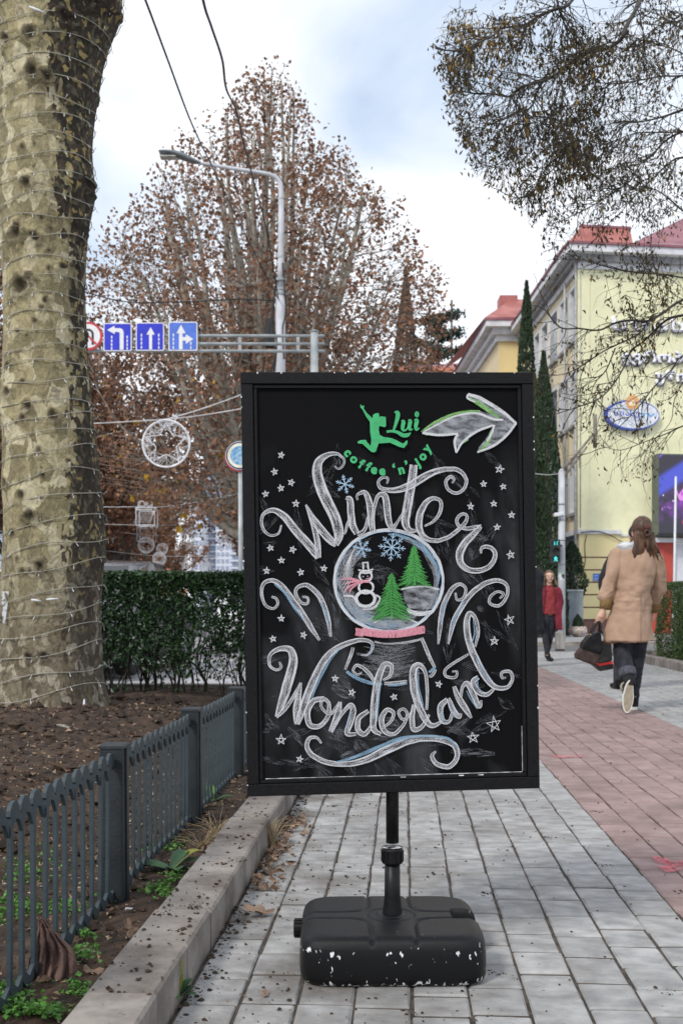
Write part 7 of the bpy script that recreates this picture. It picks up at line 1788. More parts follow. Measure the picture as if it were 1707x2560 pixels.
for i, (w, pts, f) in enumerate(paths):
    d0 = 6.4 + ro.uniform(-.9, .7); P = catmull([(*f(p), 0) for p in pts], 4); L_ = len(P); r0 = w * .0011
    Q = [(p[0], p[1], d0 + .5 * math.sin(k * .25 + i)) for k, p in enumerate(P)]
    # depth wanders but the limbs grow back towards the trunk at the right
    Q = [(u, v, d + .0012 * (u - 1400)) for u, v, d in Q]
    mb = MB(); rr_ = np.linspace(r0, r0 * .3, L_) * 1.05
    mb.tube([OP(*q) for q in Q], rr_, 7); mb.obj('branch', m_obr, ot, True)
    for k in range(1, L_ - 1):
        if Q[k][0] > 1790: continue
        a = math.atan2(Q[k + 1][1] - Q[k - 1][1], Q[k + 1][0] - Q[k - 1][0])
        for _q in range((1 + (ro.random() < .3)) if Q[k][1] < 520 else (ro.random() < .62)): twig(*Q[k], a + ro.choice((-1, 1)) * ro.uniform(.3, 1.05), ro.uniform(45, 150) * (1.1 if Q[k][1] < 420 else .8), .0030, 1)
        if ro.random() < .30 * blobdens(Q[k][0], Q[k][1]): leaves_at(*Q[k], 2)
# whorls of fine hanging twiglets: the gold mass at the left end and the fringes
for (bu, bv, bw, bh, n) in ((1180, 60, 70, 55, 60), (1130, 150, 35, 40, 22), (1160, 335, 50, 30, 26), (1130, 240, 30, 25, 14), (1430, 330, 60, 60, 30), (1450, 395, 60, 30, 30), (1300, 60, 80, 50, 26), (1620, 470, 60, 60, 22), (1570, 690, 50, 50, 22), (1640, 650, 50, 60, 20), (1370, 520, 20, 40, 10), (1390, 600, 16, 40, 8), (1330, 470, 50, 16, 14), (1500, 840, 20, 20, 6)):
    for k in range(n): twig(bu + ro.gauss(0, bw * .6), bv + ro.gauss(0, bh * .6), 6.3 + ro.gauss(0, .3), ro.choice((PI / 2, PI / 2, 0, PI)) + ro.gauss(0, .5), ro.uniform(18, 60), .0018, 2)
tag(twigs.obj('twigs', m_obr, ot, True), kind='stuff')
for nm, pp, mt in (('withered_leaves', LP, m_dleaf), ('golden_leaves', GP_, m_gleaf)):
    pp = np.array(pp); V, F = leaf_cards(pp, .030, rno, 2.9, dirs=np.tile([0, 0, -1.0], (len(pp), 1)), curl=.5); mb = MB(); mb.add(V, F); tag(mb.obj(nm, mt, ot), kind='stuff')
mb = MB(); T0 = [oti @ CX(5.6, 7.6, 0), oti @ CX(5.5, 7.5, 3), oti @ CX(5.2, 7.4, 5.2), oti @ CX(4.7, 7.1, 7.5)]
mb.tube(catmull([(p.x, p.y, p.z) for p in T0], 5), np.linspace(.22, .09, 16), 14); mb.obj('trunk', m_obr, ot, True)
for (w, pts, f) in paths:
    u, v = f(pts[0])
    if u > 1790:
        a = OP(u, v, 6.9); b = oti @ CX(5.3, 7.4, max(2.2, min(5.5, gz(v, 7) + .4))); mb = MB(); mb.tube([b, (a + b) / 2 + Vector((0, 0, .12)), a], [.035, .02, w * .0011], 7); mb.obj('branch', m_obr, ot, True)

# ================================================================== GROUND LITTER
m_dead = M('dead_leaf', (.14, .085, .055), .8, col2=(.31, .21, .145), scale=14, ramp=(.3, .7), island=.25, obj_rand=.2)
m_green = M('weed_green', (.055, .16, .022), .6, col2=(.13, .30, .05), scale=10, island=.3, trans=.2)
m_dgreen = M('broad_leaf_green', (.025, .075, .03), .5, col2=(.05, .13, .045), scale=12, trans=.15, obj_rand=.2)
m_yleaf = M('yellowing_leaf', (.30, .28, .05), .6, col2=(.16, .24, .05), scale=9, trans=.2)
m_straw = M('straw', (.30, .22, .12), .9, col2=(.45, .36, .22), scale=4, island=.3)
def lobed(size, seed, curl=.4, lobes=5):
    r_ = random.Random(seed); out = []; n = lobes * 6
    for k in range(n):
        a = -PI * .86 + 2 * PI * .86 * k / (n - 1); ph = (k / (n - 1) * lobes) % 1
        main_ = abs(math.cos(PI * (k / (n - 1) * lobes - .5)))
        rr = (.30 + .70 * main_ ** .8 * (1 - .35 * abs(a) / PI)) * (1 + r_.uniform(-.14, .10)); out.append((rr * math.cos(a), rr * math.sin(a)))
    V = [(0, 0, 0)] + [(x * .5, y * .5, 0) for x, y in out] + [(x, y, 0) for x, y in out]
    V = [(x * size / 2, y * size / 2, size * (curl * (.5 * (x * x + y * y) * .45 + .10 * math.sin(x * 5 + seed) * math.cos(y * 4)))) for x, y, z in V]
    F = [(0, 1 + k, 2 + k) for k in range(n - 1)] + [(1 + k, 1 + n + k, 2 + n + k, 2 + k) for k in range(n - 1)]
    mb = MB(); mb.add(V, F); mb.tube([(0, 0, .001), (-size * .22, .004, .004), (-size * .45, .02 * size, .01)], .0011, 4); return mb
def ground_pt(u, v, z=0.0): d = FPX * (EYE - z) / (v - HOR); p = CX(gx(u, d), d, z); return p
grp = 'fallen leaves on the pavement and soil'
for i, (u, v, z, sz, rx, ry, rz_, lab) in enumerate((
    (648, 2279, .018, .125, .15, -.12, 2.6, 'large curled brown plane leaf on the paving at the foot of the kerb'),
    (322, 2325, .055, .085, 1.0, .3, 1.2, 'crumpled orange brown plane leaf on the soil against the kerb edge'),
    (186, 2421, .03, .05, .1, .1, .4, 'small oval brown leaf on the soil right of the rag'),
    (232, 2430, .035, .06, .3, -.2, 1.9, 'brown leaf lying half on the kerb edge near the rag'),
    (400, 1792, .06, .16, .2, .1, .3, 'orange leaf on the soil below the hedge, the larger of two'),
    (355, 1810, .08, .12, .5, .2, 1.1, 'reddish leaf on the soil below the hedge, the smaller of two'),
    (165, 1925, .12, .16, .4, .3, 2.2, 'pale brown leaf on the mound behind the fence post'),
    (50, 2520, .02, .05, .2, .2, 2.2, 'little brown leaf at the bottom left corner of the soil'),
    (612, 2050, .02, .07, .3, .1, .8, 'tan leaf beside the dry grass tuft at the kerb foot'),
    (660, 2485, .004, .035, .2, .1, .2, 'small curled leaf on the paving below the left corner of the base'))):
    o = lobed(sz, i, .45 if i < 2 else .6, 5 if i not in (2, 3, 9) else 2).obj('dead_leaf', m_dead, None, loc=tuple(ground_pt(u, v, z)), rot=(rx, ry, rz_)); tag(o, lab, 'leaf', grp)
rl = np.random.default_rng(9)
def litter(name, X, Y, Z, size, mat, seed, aspect=1.8, curl=.7, up=.0):
    r_ = np.random.default_rng(seed); P = np.stack([X, Y, Z], -1); dirs = r_.normal(size=(len(P), 3)); dirs[:, 2] *= .25; V, F = leaf_cards(P, size, r_, aspect, dirs=dirs * 3, curl=curl); mb = MB(); mb.add(V, F); return tag(mb.obj(name, mat), kind='stuff')
n = 150; litter('leaf_litter', XK + .02 + np.abs(rl.normal(0, .045, n)), rl.uniform(3.35, 4.6, n), .008 + .02 * rl.random(n), .032, m_dead, 1)
n = 950; X = rl.uniform(-3.2, XK - .18, n); Y = rl.uniform(2.0, 8.5, n); litter('leaf_litter', X, Y, soil_z(X, Y) + .014, .032, m_dead, 2)
n = 60; litter('leaf_litter', rl.uniform(XK, 1.6, n), rl.uniform(2.4, 8, n), np.full(n, .006), .016, m_dead, 3)
n = 1500; X = rl.uniform(-2.6, XK - .17, n); Y = rl.uniform(2.0, 6.0, n); litter('small_debris', X, Y, soil_z(X, Y) + .008, .016, m_straw, 4, 3)
n = 300; litter('small_debris', XK + np.abs(rl.normal(0, .5, n)), rl.uniform(2.3, 6.5, n), np.full(n, .004), .008, m_dead, 14, 4)
# clover-like weeds in patches
X, Y = [], []
for (u, v, su, sv, n) in ((30, 2290, 40, 14, 260), (150, 2280, 40, 12, 160), (20, 2500, 40, 18, 260), (60, 2540, 50, 10, 160), (420, 2120, 24, 8, 120), (400, 2235, 26, 8, 110), (440, 2205, 20, 8, 80), (210, 2400, 20, 8, 70), (120, 2550, 24, 6, 100), (60, 2200, 30, 14, 90), (215, 2355, 14, 6, 40), (430, 2250, 18, 5, 60), (190, 2490, 20, 12, 70), (120, 2180, 50, 30, 70)):
    for k in range(n):
        p = ground_pt(u + rl.normal(0, su), v + rl.normal(0, sv), .03)
        if p.x < XK - .18: X.append(p.x); Y.append(p.y)
X, Y = np.array(X), np.array(Y); litter('weeds', X, Y, soil_z(X, Y) + .012 + .014 * rl.random(len(X)), .014, m_green, 5, 1.2, .3)
def plant(name, u, v, z, blades, label, cat='plant', mat=m_dgreen):
    o = ground_pt(u, v, z); root = empty(name, o, TH, label=label, cat=cat)
    for (a, ln, w, rise, mt) in blades:
        mb = MB(); n_ = 6; V = []
        for k in range(n_ + 1):
            t = k / n_; ww = w * math.sin(PI * min(t * .92 + .06, 1)) ** .7 * .5; c, s = math.cos(a), math.sin(a); h = rise * math.sin(t * PI * .62); L_ = ln * t
            for q, hh in ((-1, .25), (0, 0), (1, .25)): V.append((L_ * c - q * ww * s, L_ * s + q * ww * c, h + hh * ww))
        mb.add(V, [(3 * i + j, 3 * i + j + 1, 3 * i + j + 4, 3 * i + j + 3) for i in range(n_) for j in (0, 1)]); mb.obj('leaf', mt, root, True)
    return root
plant('weed', 440, 2500, 0, [(1.6, .03, .030, .085, m_yleaf), (1.2, .02, .028, .055, m_yleaf), (.3, .05, .026, .025, m_dgreen), (-.4, .055, .026, .02, m_dgreen), (-1.3, .045, .024, .02, m_green), (2.6, .05, .022, .03, m_green), (.9, .06, .022, .035, m_dgreen), (-2.3, .05, .02, .02, m_green), (3.3, .055, .018, .04, M('grey_green', (.22, .30, .2), .6))], 'small weed with one yellowing upright leaf growing at the foot of the kerb')
plant('weed', 430, 2175, .03, [(.1, .10, .07, .03, m_dgreen), (3.2, .13, .08, .02, m_dgreen), (-1.2, .09, .06, .02, m_dgreen), (1.0, .08, .06, .05, m_dgreen), (.5, .11, .05, .055, m_yleaf)], 'low weed with broad dark green leaves between the fence and the kerb')
plant('weed', 530, 2008, .03, [(.1, .10, .045, .03, m_dgreen), (3.0, .09, .04, .05, m_green), (1.9, .07, .04, .07, m_green)], 'green weed with pointed leaves near the board frame foot')
plant('weed', 148, 2465, .02, [(.1, .045, .03, .01, m_dgreen), (3.1, .02, .02, .01, m_dgreen)], 'single flat green leaf sprouting beside the brown rag')
def tuft(u, v, z, n, h, label, spread=.5, mat=m_straw):
    o = ground_pt(u, v, z); root = tag(MB().box(0, .001, 0, .001, 0, .001).obj('grass_tuft', mat, None), label, 'grass') if False else None
    mb = MB(); r_ = random.Random(int(u))
    for k in range(n):
        a = r_.uniform(0, 2 * PI); l = h * r_.uniform(.5, 1.2); b = (r_.gauss(0, .008), r_.gauss(0, .008), 0); q = l * spread * r_.uniform(.2, 1.3)
        mb.tube([b, (b[0] + q * .4 * math.cos(a), b[1] + q * .4 * math.sin(a), l * .6), (b[0] + q * math.cos(a), b[1] + q * math.sin(a), l * r_.uniform(.65, 1))], [.0013, .001, .0004], 3, cap=False)
    return tag(mb.obj('grass_tuft', mat, None, loc=tuple(o)), label, 'grass')
tuft(676, 2112, 0, 70, .13, 'dry straw coloured grass tuft growing at the foot of the kerb', .7)
tuft(540, 2095, .03, 45, .09, 'flattened dry grass on the soil side of the kerb', 1.6)
tuft(505, 2120, .03, 30, .07, 'thin dry stalks lying in the soil near the kerb', 2.0)
# stones and scraps of litter
m_stone = M('pale_stone', (.17, .16, .12), .9, col2=(.30, .28, .23), scale=30, bump=.004)
def stone(u, v, z, s, lab, seed):
    mb = MB(); mb.ell((0, 0, 0), s, 10, 7); V = mb.v[0]; V *= (1 + .35 * (fbm(V[:, 0] * 40 + seed, V[:, 1] * 40, V[:, 2] * 40, seed=seed) - .5))[:, None]
    tag(mb.obj('stone', m_stone, None, True, loc=tuple(ground_pt(u, v, z))), lab, 'stone')
stone(215, 2383, .03, (.026, .014, .012), 'mossy pale stone on the soil between the rag and the kerb', 1)
stone(150, 1825, .17, (.07, .04, .035), 'large brown stone on the mound in front of the trunk', 2); stone(190, 1832, .16, (.035, .03, .03), 'rounded stone to the right of the large one on the mound', 3); stone(333, 1772, .08, (.13, .06, .03), 'flat slab of stone in the soil under the hedge', 4)
mb = MB(); mb.box(-.011, .011, -.003, .003, 0, .02, b=.002); tag(mb.obj('paper_scrap', M('scrap_white', (.60, .60, .64), .7), None, loc=tuple(ground_pt(319, 2283, .02)), rot=(.5, .2, .6)), 'tiny white paper scrap on the soil beside the fence post foot', 'litter')
# the rag hanging on the fence foot
def rag():
    nu, nv = 90, 90; U, Vv = np.meshgrid(np.linspace(-1, 1, nu), np.linspace(0, 1, nv))
    w = .014 + .052 * smooth01(Vv * 1.15) ; X = U * w + .030 * Vv * np.sin(Vv * 2.4 + .4) ; Zz = .140 - .128 * Vv ** 1.2
    pl = U * 5.2 + 1.8 * fbm(U * 1.3 + 3, Vv * 1.6, seed=3) + 1.2 * Vv
    ridge = np.abs(np.mod(pl, 2) - 1) ** 1.4
    Y = -.026 * ridge * (.25 + Vv) - .03 * Vv ** 2 + .022 * (fbm(U * 2.5, Vv * 4, seed=5) - .5)
    Zz = Zz - .045 * (U - .2) ** 2 * Vv + .020 * (fbm(U * 3, Vv * 2.2, seed=8) - .5) * (.3 + Vv); X = X + .012 * (fbm(U * 3, Vv * 5, seed=9) - .5)
    Zz = np.maximum(Zz, .003 + .008 * ridge)
    V = np.stack([X, Y, Zz], -1).reshape(-1, 3); i = np.arange(nv - 1)[:, None] * nu; j = np.arange(nu - 1)[None, :]
    mb = MB(); mb.add(V, np.stack([i + j, i + j + 1, i + nu + j + 1, i + nu + j], -1).reshape(-1, 4)); return mb
m_rag = M('brown_rag', (.075, .042, .035), .95, col2=(.145, .088, .074), scale=10, bump=.0015, bscale=400)
p = ground_pt(72, 2470, .0); rg_o = rag().obj('rag', m_rag, None, True, loc=(p.x + .03, p.y + .01, .022), rot=(0, 0, .35)); sm_ = rg_o.modifiers.new('t', 'SOLIDIFY'); sm_.thickness = .002
tag(rg_o, 'crumpled brown rag caught on the foot of the fence at the lower left', 'rag')
# ================================================================== PEOPLE AND WHAT THEY CARRY
m_skin = M('skin', (.52, .30, .22), .55, col2=(.60, .37, .28), scale=12)
m_hair = M('brown_hair', (.018, .009, .005), .45, col2=(.12, .05, .02), scale=9, stretch=(6, 6, .6), ramp=(.35, .65), bump=.004, bscale=18)
m_hairl = M('ombre_hair', (.03, .018, .012), .5, col2=(.17, .095, .05), scale=8, stretch=(5, 5, 1), ramp=(.35, .65), bump=.004, bscale=18)
m_coat = M('camel_wool', (.39, .255, .178), .95, col2=(.44, .295, .212), scale=9, bump=.0015, bscale=300)
m_knit = M('mustard_knit', (.17, .10, .035), .95, col2=(.27, .17, .07), scale=40, stretch=(6, 6, 1), bump=.004, bscale=60)
m_denim = M('black_denim', (.011, .012, .018), .85, col2=(.028, .030, .042), scale=14, bump=.002, bscale=100)
m_denimc = M('turned_cuff', (.05, .055, .07), .9, col2=(.09, .095, .12), scale=40)
m_leather = M('black_leather', (.006, .006, .007), .42, spec=.25, var=.3, scale=30, bump=.0012, bscale=80)
m_bagbrown = M('brown_suede', (.040, .024, .020), .85, var=.2, scale=20)
m_sole = M('tan_sole', (.26, .22, .16), .8, col2=(.34, .29, .22), scale=20, bump=.002, bscale=150)
m_solew = M('white_sole', (.68, .67, .62), .6)
m_beige = M('beige_strap', (.40, .36, .29), .8)
m_red_c = M('red_coat', (.15, .012, .026), .9, col2=(.22, .02, .038), scale=8)
m_red_s = M('red_sweater', (.17, .014, .020), .9, col2=(.34, .05, .055), scale=60, bump=.002, bscale=200)
m_blackc = M('black_coat', (.008, .008, .010), .9, col2=(.018, .018, .022), scale=9)
m_scarf = M('grey_scarf', (.42, .44, .46), .9, col2=(.60, .61, .62), scale=20, bump=.004, bscale=40)

def limb(mb, pts, rad, n=12):
    P = catmull(pts, 4); t = np.linspace(0, len(rad) - 1, len(P)); R = np.interp(t, range(len(rad)), rad)
    mb.tube(P, R, n); mb.ell(P[0], (R[0],) * 3, n, 8); mb.ell(P[-1], (R[-1],) * 3, n, 8)
def rings(mb, lst, n=28):
    """stack of ellipses (z, cx, cy, rx, ry)"""
    L_ = np.array(lst, float); P = catmull(L_[:, [1, 2, 0]], 4); t = np.linspace(0, len(L_) - 1, len(P))
    rx = np.interp(t, range(len(L_)), L_[:, 3]); ry = np.interp(t, range(len(L_)), L_[:, 4]); a = np.arange(n) * 2 * PI / n
    V = np.concatenate([np.stack([P[i, 0] + rx[i] * np.cos(a), P[i, 1] + ry[i] * np.sin(a), np.full(n, P[i, 2])], -1) for i in range(len(P))])
    i = np.arange(len(P) - 1)[:, None] * n; j = np.arange(n)[None, :]; k = (j + 1) % n
    o = mb.n; mb.add(V, np.stack([i + j, i + k, i + n + k, i + n + j], -1).reshape(-1, 4))
    mb.f.append(np.array([list(range(n))[::-1]]) + o); mb.mi.append(0); L2 = (len(P) - 1) * n; mb.f.append(np.array([[L2 + q for q in range(n)]]) + o); mb.mi.append(0)
def hand(mb, wrist, tip, side, r=.0085, curl=.6):
    """palm, four curled fingers of unequal length and a thumb; wrist -> tip gives the hand's direction"""
    w, t = np.array(wrist, float), np.array(tip, float); d = t - w; L_ = np.linalg.norm(d); d /= L_
    s = np.cross(d, [0, 1, 0]); s /= np.linalg.norm(s); f = np.cross(s, d)        # s across the palm, f out of its face
    mb.tube([w, w + d * L_ * .25, w + d * L_ * .5], [.024, .030, .030], 10); mb.ell(w + d * L_ * .40, (.036, .02, .045), 10, 8)
    for k, (o, l) in enumerate(((-.030, .80), (-.010, .92), (.010, .88), (.030, .72))):
        b = w + d * L_ * .50 + s * o; m = b + d * l * L_ * .30 + f * curl * .012; e = m + d * l * L_ * .16 + f * curl * .045; g = e - d * .012 + f * .012
        mb.tube([b - d * .02, b, m, e, g], [r, r, r, r * .9, r * .75], 8)
    b = w + d * L_ * .18 + s * side * .028; mb.tube([b, b + s * side * .022 + d * .025, b + s * side * .018 + d * .055 + f * .02], [r * 1.2, r * 1.1, r * .85], 8)
def head(mb, c, sx=.078, sy=.098, sz=.118, face=-1):
    """face = -1 looks towards the camera, +1 away from it"""
    c = np.array(c, float); mb.ell(c + [0, 0, .015], (sx, sy, sz * .86), 18, 14); mb.ell(c + [0, face * .018, -.045], (sx * .70, sy * .72, sz * .62), 16, 12)
    mb.ell(c + [0, face * (sy + .006), -.012], (.011, .016, .020), 8, 6); mb.ell(c + [0, face * (sy - .004), .006], (.008, .010, .026), 8, 6)     # nose
    mb.ell(c + [0, face * (sy - .016), -.048], (.026, .014, .010), 8, 6); mb.ell(c + [0, face * (sy - .024), -.082], (.024, .02, .018), 8, 6)
    for s in (-1, 1): mb.ell(c + [s * (sx + .002), .008 * -face, -.010], (.009, .016, .028), 8, 6); mb.ell(c + [s * .040, face * (sy - .034), -.032], (.022, .02, .022), 8, 6)
    mb.tube([c + [0, -face * .01, -.06], c + [0, -face * .02, -.19]], [.050, .058], 14)
def face_bits(par, c, face=-1, lips=(.36, .10, .09)):
    c = Vector(c); wm, bm_, lm = M('eye_white', (.6, .58, .55), .3), M('brow', (.05, .03, .02), .8), M('lips', lips, .5)
    for s in (-1, 1):
        e = MB(); e.ell(c + Vector((s * .030, face * .083, .000)), (.013, .006, .0065), 10, 6); eo = e.obj('eye', wm, par, True)
        e = MB(); e.ell(c + Vector((s * .030, face * .0885, .000)), (.0058, .003, .0062), 8, 6); e.obj('iris', bm_, eo, True)
        e = MB(); e.tube([c + Vector((s * .014, face * .092, .018)), c + Vector((s * .030, face * .090, .024)), c + Vector((s * .048, face * .078, .017))], [.003, .0035, .002], 5); e.obj('eyebrow', bm_, par)
    e = MB(); e.ell(c + Vector((0, face * .095, -.048)), (.022, .005, .0062), 10, 6); e.obj('lips', lm, par, True)
def shoe(nm, par, loc, rz, L_=.27, mat=m_leather, sole=None, rot=None):
    mb = MB(); mb.ell((0, .03, .045), (.045, .075, .045), 12, 8); mb.ell((0, .15, .032), (.045, .085, .032), 12, 8); mb.tube([(0, -.005, .04), (0, -.01, .12)], [.042, .043], 12)
    mb.tube([(0, -.02, .03), (0, .08, .03), (0, .16, .028)], [.036, .038, .034], 10)
    o = remesh(nm, mb, mat, par, .008, 3, loc=loc); o.rotation_euler = rot or (0, 0, rz)
    if sole:
        pts = []; 
        for k in range(24):
            a = 2 * PI * k / 24; pts.append((.046 * math.cos(a) * (1 - .12 * (math.sin(a) < 0)), .09 + .145 * math.sin(a)))
        s = MB(); n = 24; v = [(x, y, -.004) for x, y in pts] + [(x * 1.03, y, .022) for x, y in pts]; s.add(v, [tuple(range(n))[::-1], tuple(range(n, 2 * n))] + [(i, (i + 1) % n, n + (i + 1) % n, n + i) for i in range(n)]); so = s.obj('sole', sole[0], o)
        s = MB(); v = [(x * .86, (y - .09) * .93 + .09, -.0065) for x, y in pts] + [(x * .86, (y - .09) * .93 + .09, -.0042) for x, y in pts]; s.add(v, [tuple(range(n))[::-1], tuple(range(n, 2 * n))] + [(i, (i + 1) % n, n + (i + 1) % n, n + i) for i in range(n)]); s.obj('tread', sole[1], so)
    return o
def strands(mb, c, rad, lst, seed, w=.012):
    r_ = random.Random(seed)
    for (a, z0, dx, dy, l, ww) in lst:
        b = np.array(c) + [rad[0] * math.cos(a), rad[1] * math.sin(a), z0]
        mb.tube(catmull([b, b + [dx * .4, dy * .3, -l * .4], b + [dx * .9, dy * .7, -l * .75], b + [dx, dy, -l]], 3), np.array([ww, ww * 1.2, ww * 1.1, ww * .9, ww * .8, ww * .7, ww * .5, ww * .35, ww * .25, ww * .15])[:10], 8)
def folds(amp, sc, seed, zs=1.0):
    return lambda co: ((fbm(co[:, 0] * sc, co[:, 1] * sc, co[:, 2] * sc * zs, seed=seed, oct=3) - .5) * amp).astype(np.float32)

# ---------------------------------------------------------------- woman in the camel coat, walking away
def A(x, y, dy=0.0): return ((x - 955) * .000973, dy, (2270 - y) * .000973)
wl = CX(gx(1584, 9.5), 9.5)
w1 = empty('person', wl, TH, label='woman in a camel coat walking away with long brown hair and rolled black jeans', cat='person')
mb = MB(); head(mb, A(1025, 655, .02), face=1)
rings(mb, [(1.42, .03, 0, .07, .06), (1.36, .02, 0, .165, .08), (1.15, .005, 0, .125, .095), (1.0, -.01, 0, .13, .10), (.90, -.015, 0, .155, .11), (.84, -.015, 0, .15, .11)])
limb(mb, [A(815, 870), A(745, 1060, -.01), A(690, 1270, -.02), A(668, 1360, -.03)], [.045, .04, .034, .024])
hand(mb, A(668, 1355, -.03), A(622, 1500, -.04), 1)
limb(mb, [A(1140, 880), A(1195, 1090, .05), A(1172, 1300, .14), A(1165, 1370, .17)], [.045, .04, .034, .024]); hand(mb, A(1165, 1365, .17), A(1160, 1500, .22), -1)
limb(mb, [A(860, 1420), A(842, 1700, .03), A(850, 1960, -.22)], [.085, .055, .038]); limb(mb, [A(1010, 1420), A(975, 1800, .08), A(925, 2170, .10)], [.085, .055, .038])
remesh('body', mb, m_skin, w1, .0075, 2)
mb = MB()
rings(mb, [(1.455, .045, .0, .070, .065), (1.43, .035, .0, .115, .08), (1.385, .022, 0, .185, .092), (1.30, .015, 0, .178, .11), (1.15, .005, 0, .158, .12), (1.05, -.008, 0, .160, .125), (.95, -.022, 0, .175, .135), (.80, -.034, 0, .190, .145), (.70, -.036, 0, .203, .155), (.612, -.036, 0, .220, .165)])
limb(mb, [A(800, 868), A(735, 1060, -.01), A(700, 1225, -.02)], [.066, .062, .060]); limb(mb, [A(1155, 895), A(1198, 1085, .05), A(1172, 1265, .12)], [.066, .062, .060])
mb.ell(A(985, 850), (.185, .085, .05), 16, 8)
coat = remesh('coat', mb, m_coat, w1, .010, 3, disp=lambda co: (folds(.07, 6.5, 4, .5)(co) + folds(.05, 11, 9, 1.8)(co) * np.exp(-((co[:, 2] - 1.0) / .16) ** 2).astype(np.float32)))
mb = MB(); mb.tube([A(985, 850, -.105), A(975, 1300, -.148), A(965, 1630, -.175)], .0018, 4); mb.obj('back_seam', M('coat_seam', (.25, .15, .095), .95), coat)
for pts, r_ in (([A(700, 1255, -.02), A(685, 1350, -.028)], [.055, .047]), ([A(1172, 1290, .13), A(1166, 1370, .16)], [.052, .045])):
    mb = MB(); P = np.array(pts); n_ = 26; mb.tube([P[0], P[0] * .5 + P[1] * .5, P[1]], [r_[0], (r_[0] + r_[1]) / 2, r_[1]], n_)
    V = mb.v[0]; ctr = np.repeat(np.stack([P[0], (P[0] + P[1]) / 2, P[1]]), n_, 0); V[:] = ctr + (V - ctr) * (1 + .045 * np.cos(np.arange(len(V)) * PI))[:, None]; mb.obj('knit_cuff', m_knit, w1, True)
mb = MB(); limb(mb, [A(865, 1560), A(850, 1760, .0), A(848, 1925, -.17)], [.092, .078, .070]); limb(mb, [A(990, 1560), A(985, 1850, .07), A(968, 2140, .09)], [.095, .074, .060]); mb.ell(A(930, 1560), (.15, .12, .10), 14, 10)
remesh('trousers', mb, m_denim, w1, .009, 2, disp=folds(.028, 12, 7, 1.4))
mb = MB(); mb.tube([A(848, 1890, -.155), A(850, 1950, -.195)], [.076, .074], 20); mb.obj('trouser_cuff', m_denimc, w1, True)
mb = MB(); mb.tube([A(848, 1940, -.20), A(856, 2035, -.262)], [.050, .046], 14); mb.obj('sock', m_blackc, w1, True)
# lifted left shoe: toes on the ground, sole turned to the camera
s1 = shoe('shoe', w1, A(835, 2025, -.285), 0, mat=m_blackc, sole=(m_solew, m_sole)); s1.rotation_euler = (math.radians(-104), math.radians(10), math.radians(0)); 
mb = MB(); mb.tube([(-.0, -.008, .085), (0, -.012, .125)], [.047, .049], 14); mb.obj('ankle_strap', m_beige, s1, True)
s2 = shoe('shoe', w1, A(975, 2262, .085), .05, mat=m_blackc, sole=(m_solew, m_solew)); mb = MB(); mb.tube([(0, .0, .085), (0, -.005, .125)], [.046, .048], 14); mb.obj('ankle_strap', m_beige, s2, True)
# hair: cap, half-up knot with clip, long loose lengths
hc = A(1025, 640, .0); mb = MB(); mb.ell(np.array(hc) + [0, -.012, .022], (.090, .104, .108), 20, 14); mb.ell(np.array(hc) + [.004, -.05, -.04], (.086, .06, .085), 16, 10)
rh = random.Random(5); L__ = []
for k in range(30):
    x = -.078 + .156 * k / 29; L__.append((0, 0, 0, 0, 0, 0))
    b = np.array(hc) + [x, -.075 + .25 * x * x * 10 * .2, -.02]; l = (.235 if -.03 < x < .03 else .27) * rh.uniform(.85, 1.1) - (.05 if x > .04 else 0)
    if -.012 < x < .03: l *= .86
    dx = rh.gauss(0, .012) + (-.018 if x < 0 else .022) + (.02 if x > .05 else 0)
    mb.tube(catmull([b, b + [dx * .3, -.016, -l * .35], b + [dx * .8, -.020 + rh.gauss(0, .006), -l * .7], b + [dx * 1.3, -.010, -l]], 3), np.linspace(.015, .004, 10), 7)
remesh('hair', mb, m_hair, w1, .006, 1, disp=folds(.012, 34, 3, .18))
mb = MB(); n_ = 22
mb.tube([(hc[0] + .012 + .020 * math.cos(a), hc[1] - .125 + .006 * math.sin(2 * a), hc[2] - .028 + .024 * math.sin(a)) for a in np.linspace(0, 2 * PI, n_)], .011, 8); mb.obj('hair_knot', m_hair, w1, True)
mb = MB(); mb.box(hc[0] - .01, hc[0] + .035, hc[1] - .125, hc[1] - .10, hc[2] + .012, hc[2] + .040, b=.006); mb.box(hc[0] + .028, hc[0] + .040, hc[1] - .13, hc[1] - .11, hc[2] + .008, hc[2] + .03, b=.003); mb.obj('hair_clip', M('clip_brown', (.10, .025, .02), .3), w1)
for q in ((-.085, .02, -.03, -.04), (-.08, .0, -.05, -.06), (-.09, -.01, -.045, -.085)):
    mb = MB(); mb.tube(catmull([np.array(hc) + [q[0] + .02, -.05, -.045], np.array(hc) + [q[0] + q[2] * .4, -.06, -.06 + q[3] * .3], np.array(hc) + [q[0] + q[2], -.05, -.06 + q[3]]], 4), np.linspace(.012, .002, 9), 6); mb.obj('hair_lock', m_hair, w1, True)
mb = MB(); e_ = np.array(hc) + [-.088, .02, -.012]; mb.tube([e_, e_ + [-.006, .03, .002], e_ + [-.004, .08, .004]], .0035, 5); mb.obj('glasses_arm', m_blk, w1)
mb = MB(); rings(mb, [(1.485, -.02, .0, .085, .07), (1.46, -.03, -.0, .115, .085), (1.43, -.03, .0, .13, .085), (1.405, -.03, .0, .12, .08)]); remesh('scarf', mb, m_scarf, w1, .008, 2, disp=folds(.03, 20, 11, 2.0))
